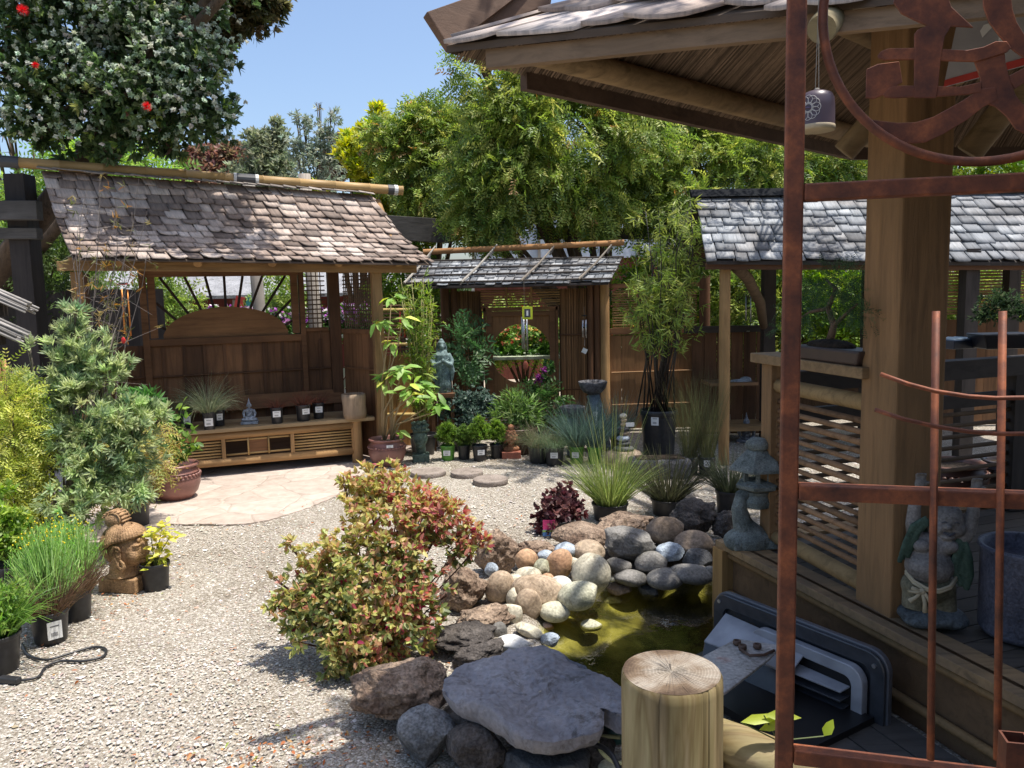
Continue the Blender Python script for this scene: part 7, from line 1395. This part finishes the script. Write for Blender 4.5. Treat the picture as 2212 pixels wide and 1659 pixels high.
# stone lantern on the deck corner
LN = stone('lantern_stone', (.10, .115, .105), (.27, .295, .27), 12, .8, .9, c3=(.27, .34, .32))
c = G(1618, 1184, ZD); t = thing('stone_lantern', 'grey green stone lantern with a curved leg on the deck corner', 'lantern', c+np.array([0.01, .04, 0]), rad(5)); s = (c-EYE)@F_/FPX; u = s
mb = MB(); mb.ell((0, 0, 12*u), (56*u, 42*u, 30*u)); mb.box((5*u, 0, 8*u), (95*u, 70*u, 16*u)); mb.tube([(6*u, 0, 16*u), (-14*u, 0, 50*u), (-22*u, 0, 84*u), (-16*u, 0, 112*u), (4*u, 0, 126*u), (22*u, 0, 124*u)], [36*u, 22*u, 17*u, 15*u, 14*u, 14*u], 14)
sculpt(mb, 'curved_foot', LN, t, .005, 2)
mb = MB(); x0 = 18*u; mb.lathe([(12*u, 82*u), (30*u, 88*u), (33*u, 100*u), (26*u, 114*u), (30*u, 122*u)], 24, (x0, 0, 0)); mb.lathe([(26*u, 121*u), (46*u, 130*u), (48*u, 137*u), (40*u, 143*u), (34*u, 146*u)], 6, (x0, 0, 0)); mb.build('platform', LN, t, autos=True)
mb = MB()
for k in range(6): a = rad(60*k+10); mb.box((x0+29*u*math.cos(a), 29*u*math.sin(a), 158*u), (9*u, 9*u, 26*u), Matrix.Rotation(a, 3, 'Z'))
mb.lathe([(24*u, 170*u), (24*u, 173*u)], 6, (x0, 0, 0)); mb.build('fire_box', LN, t)
mb = MB(); mb.lathe([(52*u, 168*u), (64*u, 170*u), (62*u, 176*u), (40*u, 198*u), (24*u, 212*u), (14*u, 214*u)], 6, (x0, 0, 0)); mb.build('roof', LN, t, bevel=.003); mb = MB(); mb.lathe([(18*u, 210*u), (27*u, 218*u), (26*u, 228*u), (16*u, 236*u), (.001, 240*u)], 14, (x0, 0, 0), wob=.06); mb.build('finial', LN, t, smooth=True)
# laughing standing figure in the pavilion
c = G(2030, 1372, ZD); s = (c+np.array([0, .09, 0])-EYE)@F_/FPX; u = .192*s; t = thing('laughing_statue', 'laughing round bellied statue with raised arms inside the pavilion', 'statue', c+np.array([0.02, .10, 0]), rad(-14)); X_ = lambda x: (x-560)*u; Z_ = lambda z: (1580-z)*u
SK = stone('statue_skin', (.13, .12, .11), (.25, .23, .215), 8, .6, .3); RB = stone('statue_robe', (.03, .058, .04), (.075, .12, .088), 8, .6, .4); TR = stone('statue_trousers', (.10, .095, .06), (.20, .18, .12), 8, .7, .4)
mb = MB(); mb.ell((X_(560), 0, Z_(1470)), (360*u, 280*u, 125*u)); mb.ell((X_(430), -90*u, Z_(1500)), (200*u, 180*u, 90*u)); mb.ell((X_(750), -40*u, Z_(1500)), (190*u, 200*u, 95*u)); sculpt(mb, 'base', stone('statue_base', (.045, .055, .06), (.11, .13, .14), 8, .7, .6), t, .006, 2)
mb = MB(); mb.ell((X_(520), 0, Z_(1140)), (290*u, 230*u, 200*u)); mb.tube([(X_(420), 0, Z_(1150)), (X_(400), -10*u, Z_(1400))], [170*u, 150*u], 16); mb.tube([(X_(640), 0, Z_(1150)), (X_(680), -10*u, Z_(1420))], [165*u, 140*u], 16); sculpt(mb, 'trousers', TR, t, .005, 2)
mb = MB(); mb.ell((X_(510), -40*u, Z_(900)), (255*u, 235*u, 210*u)); mb.ell((X_(540), 0, Z_(680)), (235*u, 165*u, 160*u)); mb.ell((X_(420), -110*u, Z_(650)), (100*u, 75*u, 75*u)); mb.ell((X_(690), -100*u, Z_(650)), (95*u, 70*u, 75*u)); mb.ell((X_(690), -10*u, Z_(370)), (165*u, 165*u, 190*u)); mb.ell((X_(590), -60*u, Z_(440)), (100*u, 110*u, 90*u)); mb.ell((X_(760), -70*u, Z_(450)), (95*u, 100*u, 90*u)); mb.ell((X_(655), -165*u, Z_(405)), (38*u, 50*u, 38*u)); mb.ell((X_(665), -120*u, Z_(530)), (75*u, 55*u, 40*u)); mb.tube([(X_(620), 0, Z_(600)), (X_(670), 0, Z_(500))], 110*u, 14)
for (a, b, c_, d_) in (((380, 620), (340, 430), (350, 230), (400, 20)), ((800, 620), (900, 500), (940, 280), (960, 60))): mb.tube([(X_(a[0]), 0, Z_(a[1])), (X_(b[0]), 0, Z_(b[1])), (X_(c_[0]), 0, Z_(c_[1])), (X_(d_[0]), 0, Z_(d_[1]))], [95*u, 80*u, 68*u, 52*u], 14); mb.ell((X_(d_[0]), -10*u, Z_(d_[1]-50)), (62*u, 45*u, 70*u)); [mb.tube([(X_(d_[0]-40+q*27), -15*u, Z_(d_[1]-90)), (X_(d_[0]-45+q*30), -25*u, Z_(d_[1]-155-10*(q in (1, 2)))), (X_(d_[0]-42+q*28), -60*u, Z_(d_[1]-175))], [17*u, 15*u, 12*u], 8) for q in range(4)]; mb.tube([(X_(d_[0]+50), -10*u, Z_(d_[1]-30)), (X_(d_[0]+85), -40*u, Z_(d_[1]-85))], [18*u, 14*u], 8)
sculpt(mb, 'body', SK, t, .0042, 2)
for x, sx_ in ((620, 1), (735, 1)): mb = MB(); mb.tube([(X_(x-32), -162*u, Z_(365)), (X_(x), -172*u, Z_(350)), (X_(x+32), -160*u, Z_(367))], 7*u, 6); mb.build('eye', INK, t)
mb = MB(); mb.tube([(X_(612), -150*u, Z_(478)), (X_(665), -185*u, Z_(503)), (X_(725), -155*u, Z_(476))], 13*u, 6); mb.build('mouth', INK, t)
for x in (520, 862): mb = MB(); mb.ell((X_(x), 10*u, Z_(450)), (28*u, 45*u, 95*u)); mb.build('ear', SK, t, smooth=True)
mb = MB()
for pts, w_ in (([(470, 350), (330, 440), (260, 640), (190, 860)], 52), ([(490, 380), (370, 480), (310, 650), (270, 800)], 50), ([(420, 420), (330, 560), (250, 760)], 40), ([(800, 560), (790, 700), (740, 880), (830, 1090)], 55), ([(840, 580), (880, 760), (900, 960), (880, 1130)], 55), ([(820, 640), (840, 850), (870, 1080)], 45)): mb.tube([(X_(a), (-95 if i_ else -60)*u, Z_(b)) for i_, (a, b) in enumerate(pts)], [w_*u*.8]+[w_*u]*(len(pts)-2)+[w_*u*.6], 10, flat=.6)
mb.ell((X_(530), 90*u, Z_(760)), (290*u, 110*u, 260*u)); sculpt(mb, 'robe', RB, t, .0045, 1)
RP = plain('rope_cream', (.42, .36, .24), .8, bump=.5); mb = MB()
for o_ in (0, 26): mb.tube([(X_(270), -60*u, Z_(960+o_)), (X_(330), -185*u, Z_(1030+o_)), (X_(430), -262*u, Z_(1075+o_)), (X_(560), -275*u, Z_(1085+o_)), (X_(680), -230*u, Z_(1050+o_)), (X_(770), -110*u, Z_(985+o_))], 17*u, 8)
for pts in ([(380, 1110), (290, 1075), (250, 1110), (330, 1120), (380, 1110)], [(380, 1110), (330, 1180), (265, 1230)], [(390, 1110), (420, 1230), (430, 1340)], [(400, 1110), (450, 1180), (490, 1240)]): mb.tube([(X_(a), -285*u, Z_(b)) for a, b in pts], [20*u]*(len(pts)-1)+[32*u], 8)
mb.ell((X_(385), -285*u, Z_(1110)), (38*u, 30*u, 34*u)); mb.build('rope_belt', RP, t, smooth=True)
# large pots inside the pavilion
def bigpot(name, label, px, py, wpx, hpx, mat, kind='g', z=ZD):
    t, R, h, s = potted(name, label, 'planter', px, py, wpx, hpx, z=z, mat=mat, kind=kind); return t
bigpot('glazed_pot', 'wide brown bowl pot inside the pavilion behind the thick post', 2050, 1085, 150, 90, plain('umber_glaze', (.13, .06, .04), .4))
c = G(2262, 1400, ZD); t = thing('tall_planter', 'dark blue grey cylindrical planter right of the laughing statue', 'planter', c+np.array([0, .12, 0])); s = (c-EYE)@F_/FPX; R = 100*s; mb = MB(); mb.lathe([(R*.85, 0), (R*.93, .02), (R*.95, R*1.9), (R*1.02, R*2.0), (R*1.0, R*2.06), (R*.9, R*2.04), (R*.88, R*1.7), (.001, R*1.7)], 36, wob=.01); mb.build('pot', stone('blue_grey_glaze', (.055, .06, .085), (.12, .125, .16), 7, .5, .5), t, smooth=True)
bigpot('glazed_pot', 'cobalt blue pot at the right edge inside the pavilion', 2220, 1100, 60, 60, plain('cobalt_glaze', (.02, .025, .16), .25)); bigpot('glazed_pot', 'dark pot behind the wide bowl at the right edge', 2175, 1075, 110, 85, plain('soot_glaze', (.045, .035, .035), .4))
# seedling tray on the far rail
c = P(2064, 752, 4.9); t = thing('seedling_tray', 'dark blue plastic tray on the far rail right of the thick post', 'tray', c, rad(18)); mb = MB(); mb.box((0, 0, .03), (.24, .20, .055), taper=1.06); mb.build('tray', plain('navy_plastic', (.015, .03, .06), .35), t, bevel=.004); mb = MB(); mb.box((0, 0, .061), (.22, .18, .004)); [mb.box((-.08+.055*k, 0, .064), (.004, .18, .004)) for k in range(4)]; mb.build('cell_grid', plain('pale_grid', (.25, .32, .38), .4), t)
# ------------------------------------------------------------------ black waterfall box beside the pond
U0 = G(1545, 1275, .30); U1 = G(1905, 1415, .30); dv = unit((U1-U0)*[1, 1, 0]); out = np.array([dv[1], -dv[0], 0]); out = out if out[0] < 0 else -out; Lb = np.linalg.norm(U1-U0); wb = thing('waterfall_box', 'black plastic waterfall box with ribbed front beside the deck', 'pond equipment', (U0[0], U0[1], 0)); OO = np.array([U0[0], U0[1], 0])
def wp(s_, o_, z): return tuple(dv*s_+out*o_+np.array([0, 0, z+.04]))
def rrect(s0, s1, z0, z1, r, o_, n=8):
    q = []
    for (cx_, cz_, a0) in ((s1-r, z1-r, 0), (s0+r, z1-r, 90), (s0+r, z0+r, 180), (s1-r, z0+r, 270)):
        for k in range(n+1): a = rad(a0+90*k/n); q.append(wp(cx_+r*math.cos(a), o_, cz_+r*math.sin(a)))
    return q
BX = plain('weathered_black_plastic', (.04, .043, .05), .22, 0, .25, .05, 20); BXL = plain('sun_dapple_plastic', (.30, .31, .335), .32, 0, .3, .05, 8)  # the grey one has sun dapples on black plastic put into its colour
def frame(name, s0, s1, z0, z1, r, wd, o0, o1, mat):
    A_ = rrect(s0, s1, z0, z1, r, o0); B2_ = rrect(s0+wd, s1-wd, z0+wd, z1-wd, max(.01, r-wd*.6), o0); A2_ = rrect(s0, s1, z0, z1, r, o1); B3_ = rrect(s0+wd, s1-wd, z0+wd, z1-wd, max(.01, r-wd*.6), o1); n = len(A_); mb = MB(); mb.add(A_+B2_+A2_+B3_, [(k, (k+1) % n, n+(k+1) % n, n+k) for k in range(n)]+[(2*n+k, 3*n+k, 3*n+(k+1) % n, 2*n+(k+1) % n) for k in range(n)]+[(k, 2*n+k, 2*n+(k+1) % n, (k+1) % n) for k in range(n)]+[(n+k, n+(k+1) % n, 3*n+(k+1) % n, 3*n+k) for k in range(n)]); return mb.build(name, mat, wb, bevel=.004)
frame('flange', 0, Lb+.02, -.12, .26, .07, .055, 0, .012, BX); frame('flange', -.006, Lb+.026, -.126, .268, .074, .058, -.03, -.004, plain('grey_flange', (.10, .105, .12), .3))
mb = MB(); mb.prism(rrect(.05, Lb-.03, -.10, .205, .04, -.01), tuple(out*-.02)); mb.build('back_panel', BX, wb)

mb = MB(); S0, S1 = .055, Lb*.62
mb.prism([wp(S0+.015, .012, .185), wp(S1, .012, .175), wp(S1+.01, .13, .115), wp(S0+.03, .16, .105)], (0, 0, -.008)); mb.build('sloping_top', BXL, wb, bevel=.003)
mb = MB(); mb.prism([wp(S0+.03, .155, .108), wp(S1+.01, .125, .118), wp(S1+.02, .17, .02), wp(S0+.05, .21, .0)], tuple(out*-.02)); mb.build('front_step', BX, wb, bevel=.004)
mb = MB(); mb.prism([wp(.05, .20, .01), wp(Lb*.75, .20, .01), wp(Lb*.78, .17, -.13), wp(.05, .22, -.13)], tuple(out*-.17)); mb.build('body', BX, wb, bevel=.01)
for (f0, f1, g0, wd_) in ((Lb*.30, Lb-.045, .012, .045),): frame('inner_frame', f0, f1, -.118, .195, .06, wd_, .006, g0+.03, BXL)
for k in range(6): mb = MB(); z = .105-.036*k; mb.prism([wp(Lb*.56, .03, z), wp(Lb-.10, .03, z), wp(Lb-.11, .075, z-.012), wp(Lb*.56, .09, z-.012)], (0, 0, .007)); mb.build('rib', BXL if k < 1 else BX, wb, bevel=.002)
mb = MB(); mb.prism([wp(Lb*.55, .028, .15), wp(Lb-.08, .028, .15), wp(Lb-.09, .028, -.11), wp(Lb*.55, .028, -.11)], tuple(out*-.01)); mb.build('recess', plain('deep_black', (.008, .008, .009), .5), wb)
mb = MB(); mb.prism([wp(.03, .02, .0), wp(Lb-.01, .02, .0), wp(Lb-.02, .42, .0), wp(.06, .36, .0)], (0, 0, .03)); mb.build('black_floor_slab', plain('base_black', (.01, .01, .011), .4), wb)  # black slab covering the ground in front of the box
for s_, z in ((.035, .225), (Lb-.02, .215)): mb = MB(); mb.tube([wp(s_, .011, z), wp(s_, .017, z)], .008, 12); mb.build('screw', STEEL, wb)
lidp = [G(1440, 1480, .22), G(1515, 1425, .22), G(1590, 1385, .22), G(1690, 1400, .22), G(1660, 1430, .22), G(1570, 1500, .22), G(1490, 1540, .22)]; mb = MB(); mb.prism([p for p in lidp], (0, 0, .012)); o = mb.build('weir_plate', stone('stained_plate', (.34, .32, .30), (.48, .45, .42), 5, .4, .1, c3=(.42, .20, .15)), None, bevel=.004); tag(o, 'pale rust stained plate lying across the black waterfall box', 'plate')
mb = MB(); 
for x, y in ((1592, 1392), (1604, 1402), (1636, 1400)): c = G(x, y, .235); mb.lathe([(.014, 0), (.016, .004), (.015, .016), (.009, .017), (.009, .006)], 14, tuple(c))
mb.tube([G(1598, 1402, .242), G(1620, 1416, .245), G(1650, 1415, .242), G(1672, 1405, .24)], .006, 6); o = mb.build('pipe_fitting', plain('brown_pipe', (.10, .055, .035), .6), None, smooth=True); tag(o, 'small brown pipe fittings on the stained plate', 'fitting')
mb = MB(); B = []; D = []; t = thing('leaf_sprig', 'few yellow green leaves poking up behind the log rail', 'leaves', P(1680, 1600, 1.34)); o0 = np.array(t.location)
for x, y, x2, y2 in ((1600, 1560, 1690, 1545), (1650, 1545, 1735, 1548), (1780, 1590, 1800, 1555), (1700, 1560, 1640, 1575)): a, b = P(x, y, 1.33)-o0, P(x2, y2, 1.33)-o0; leaves('leaf', np.array([a]), np.array([b-a]), np.array([[0, -.7, .7]]), np.linalg.norm(b-a), .020, pick([(.40, .48, .06), (.30, .40, .05)], 1), LEAF, t); mb.tube([(0, 0, 0), tuple(a)], .0012, 4)
mb.build('stem', GTWIG, t)
# ------------------------------------------------------------------ hanging sign with white brushwork
sg = [P(2038, 188, 2.5), P(2300, 118, 2.35), P(2320, -90, 2.35), P(2090, -60, 2.5)]; so_ = np.array(sg[0]); t = thing('hanging_sign', 'grey cloth sign with a red border and white brushwork under the pavilion roof', 'sign', so_)
def sp(a, b): # bilinear on the sign
    q = (np.array(sg[0])*(1-a)+np.array(sg[1])*a)*(1-b)+(np.array(sg[3])*(1-a)+np.array(sg[2])*a)*b; return q-so_
sn = unit(np.cross(sp(1, 0), sp(0, 1))); sn = sn if sn[1] < 0 else -sn
mb = MB(); mb.prism([sp(0, 0), sp(1, 0), sp(1, 1), sp(0, 1)], tuple(-sn*.006)); mb.build('panel', plain('grey_cloth', (.34, .33, .34), .9), t)
mb = MB(); mb.prism([sp(0, 0)+sn*.001, sp(1, 0)+sn*.001, sp(1, .09)+sn*.001, sp(.0, .06)+sn*.001], tuple(sn*.001)); mb.build('red_border', plain('red_cloth', (.42, .05, .04), .9), t)
pw = lambda x, y: (lambda v: (EYE+v*(((np.array(sg[0])-EYE)@sn)/(v@sn))-so_)+sn*.003)(ray(x, y)); mb = MB()
for poly in ([(2117, 68), (2125, 55), (2145, 48), (2165, 48), (2172, 56), (2170, 94), (2156, 94), (2160, 62), (2145, 58), (2122, 82)], [(2182, 60), (2200, 75), (2203, 92), (2186, 88), (2182, 76)], [(2150, 20), (2200, 22), (2200, 32), (2150, 30)]): mb.prism([pw(x, y) for x, y in poly], tuple(sn*.001))
mb.build('white_brushwork', WHITE, t)
# string lights under the eave
mb = MB(); pts = [P(1108, 138, 2.72), P(1300, 225, 3.4), P(1500, 270, 4.2), P(1700, 292, 4.9), P(1900, 318, 5.3)]; mb.tube(pts, .004, 5); o = mb.build('light_string', PLASTIC, None, smooth=True); tag(o, 'thin black string of lights sagging below the pavilion eave', 'light string')
# cable on the ground, left
mb = MB(); pts = [G(x, y, .012) for x, y in ((48, 1392), (62, 1415), (100, 1425), (150, 1412), (200, 1398), (228, 1402), (222, 1418), (180, 1428), (130, 1428), (98, 1442), (82, 1462), (40, 1470), (0, 1466))]; mb.tube(curvy(pts), .006, 8); mb2 = MB(); t = thing('extension_cord', 'black extension cord looping on the gravel at the lower left', 'cord', (0, 0, 0)); mb.build('cord', PLASTIC, t, smooth=True); mb2.beam(G(0, 1466, .02), G(42, 1470, .02), .03, .025); mb2.build('plug', PLASTIC, t, bevel=.005)
# weathered thatched bird houses at the left edge
for px, py, d_, lb, rz in ((10, 640, 5.6, 'upper weathered stick roofed bird house at the left edge', 25), (5, 700, 5.3, 'lower weathered stick roofed bird house at the left edge, pale sticks in sun', 28)):
    c = P(px, py, d_); t = thing('bird_house', lb, 'bird house', c, 0); mb = MB()
    for k in range(22):
        o_ = R_.uniform(-.10, .10); z = R_.uniform(-.02, .03); r_ = R_.uniform(.006, .011); mb.tube([(-.22, o_, .12+z-abs(o_)*.5), (.16+R_.uniform(-.03, .03), o_, -.07+z-abs(o_)*.5)], r_, 7)
    mb.build('stick_roof', wood((.38, .35, .32), 'x', island=.5), t, smooth=True); mb = MB(); mb.box((-.12, 0, -.05), (.18, .14, .18)); mb.build('box', DARKZ, t)
mb = MB(); [mb.tube([(k*.03, 0, 0), (k*.03, 0, .26)], .013, 8) for k in range(4)]; o = mb.build('bamboo_bundle', W((.45, .22, .10), 'z'), None, smooth=True); o.location = tuple(P(-12, 860, 5.5)); tag(o, 'short bundle of reddish bamboo at the left edge', 'bamboo')
c = P(318, 790, 5.2)
t = thing('garden_stake', 'little red flag on a thin stake behind the silvery shrub', 'stake', (P(268, 735, 5.9)[0], 5.9, 0)); mb = MB(); mb.tube([(0, 0, 0), (0, 0, P(268, 735, 5.9)[2])], .003, 5); mb.build('stake', TWIG, t); mb = MB(); mb.ell((0, -.01, P(268, 735, 5.9)[2]), (.016, .006, .024)); mb.build('flag', plain('flag_red', (.55, .02, .02), .5), t, smooth=True)
# ------------------------------------------------------------------ beyond the fences
bld = thing('nursery_building', 'low red building with a pale grey shingle roof seen through the sunburst window', 'building', (-5.6, 15.5, 0)); mb = MB(); mb.box((0, 0, .85), (7.0, .2, 1.7)); mb.build('wall', W((.17, .04, .032), 'z', island=.1), bld); mb = MB(); mb.prism([(-3.8, -.95, 1.62), (3.8, -.95, 1.62), (3.3, 1.6, 2.5), (-3.3, 1.6, 2.5)], (0, 0, .06)); mb.build('roof', stone('pale_shingle', (.20, .20, .21), (.31, .31, .32), 3, .8, .5), bld)
for x in (-1.9, -.2, 1.5): mb = MB(); mb.box((x, -.11, 1.1), (.5, .04, .6)); f = mb.build('window', WHITE, bld); mb = MB(); mb.box((x, -.135, 1.1), (.42, .01, .52)); mb.build('pane', plain('dark_glass', (.03, .04, .05), .1), f)
for x in (-3.0, -1.2, .6, 2.4): mb = MB(); mb.box((x, -.85, .8), (.12, .12, 1.6)); mb.build('porch_post', W((.24, .21, .18), 'z'), bld)
bld = thing('nursery_building', 'bluish white greenhouse wall glimpsed through the weeping tree', 'building', (1.15, 14.5, 0)); mb = MB(); mb.box((0, .25, 1.1), (3.6, .1, 2.2)); mb.build('base_wall', W((.16, .05, .035), 'z'), bld); mb = MB(); mb.box((0, .2, 2.9), (3.6, .1, 1.4)); mb.build('wall', plain('polycarbonate', (.55, .62, .74), .4), bld); mb = MB(); [mb.box((x, .14, 2.9), (.05, .03, 1.4)) for x in np.arange(-1.8, 1.9, .6)]; mb.build('glazing_bars', W((.3, .27, .24), 'z'), bld)
def ftable(label, x, y, w_, cols, n, z=.72, leg=(.45, .50, .36)):
    t = thing('plant_table', label, 'table', (x, y, 0)); mb = MB(); mb.box((0, 0, z), (w_, .8, .04)); mb.build('top', plain('sage_paint', leg, .6), t); 
    for sx_ in (-1, 1):
        for sy_ in (-1, 1): mb = MB(); mb.beam((sx_*w_*.42, sy_*.3, z), (sx_*w_*.20, sy_*.3, 0), .06, .06); mb.build('leg', plain('sage_paint2', leg, .6), t)
    f = thing('flowering_plants', label.replace('sage table with ', '').replace('sage table of ', '')+' massed on the table', 'flowers', (x, y, z+.02)); p, o = sample([(q, 0, .14, .24) for q in np.arange(-w_*.42, w_*.45, .28)], n, .6, .3); rosettes('foliage', p, o, 6, .07, .03, [(.08, .17, .04), (.14, .26, .06)], LEAF, f); up = o[:, 2] > .1; rosettes('flowers', p[up]+o[up]*.05, o[up], 5, .045, .035, cols, PETAL, f, 1.2, shape='kite'); return t
ftable('sage table with orange and yellow flowers seen in the round opening', .15, 11.2, 1.5, [(.60, .30, .12), (.62, .5, .2), (.5, .14, .10), (.3, .42, .12), (.25, .38, .10)], 600)
for x, lb in ((-.15, 'left terracotta pot under the flower table in the round opening'), (.42, 'right terracotta pot under the flower table in the round opening')): t = thing('terracotta_pot', lb, 'planter', (x, 11.5, 0)); nursery(t, .11, .20, plain('clay', (.42, .22, .13), .8))
ftable('sage table with red and pink flowers farther off in the round opening', .3, 13.0, 2.4, [(.7, .05, .04), (.75, .2, .25), (.8, .55, .1)], 900, z=.95, leg=(.5, .4, .3))
ftable('sage table of red and yellow flowers behind the bamboo fence', 2.7, 12.2, 2.2, [(.7, .05, .04), (.8, .6, .05), (.75, .2, .1)], 900, z=.75)
ftable('sage table of purple and white flowers seen in the sunburst window', -3.2, 11.6, 2.6, [(.35, .10, .40), (.7, .65, .68), (.5, .2, .5)], 1500, z=1.05)
for x, lb, cm in ((-3.35, 'left pale tree trunk behind the sunburst window', (.30, .27, .24)), (-2.62, 'right pale tree trunk behind the sunburst window', (.33, .29, .25))): mb = MB(); mb.tube([(x, 10.6, 0), (x+.03, 10.6, 1.2), (x-.02, 10.6, 3.2)], [.10, .085, .08], 10, jit=.04); o = mb.build('tree_trunk', wood(cm, 'z'), None, smooth=True); tag(o, lb, 'tree trunk')
for x, lb, m_ in ((-4.15, 'red fabric panel hanging behind the sunburst window', plain('red_fabric', (.55, .06, .05), .8)), (-3.98, 'turquoise fabric panel hanging behind the sunburst window', plain('teal_fabric', (.05, .28, .28), .8))): mb = MB(); mb.box((x, 12.2, 1.45), (.14, .01, .4), Matrix.Rotation(rad(15), 3, 'Y')); o = mb.build('fabric_banner', m_, None); tag(o, lb, 'banner')
mb = MB(); boards(mb, -1.2, 6.6, .0, 1.0, .16, y=10.0); o = mb.build('board_fence', W((.12, .07, .04), 'z'), None); o.location = (1.4+1.2, 0, 0); tag(o, 'low brown back fence behind the shed and bamboo fence', 'fence')
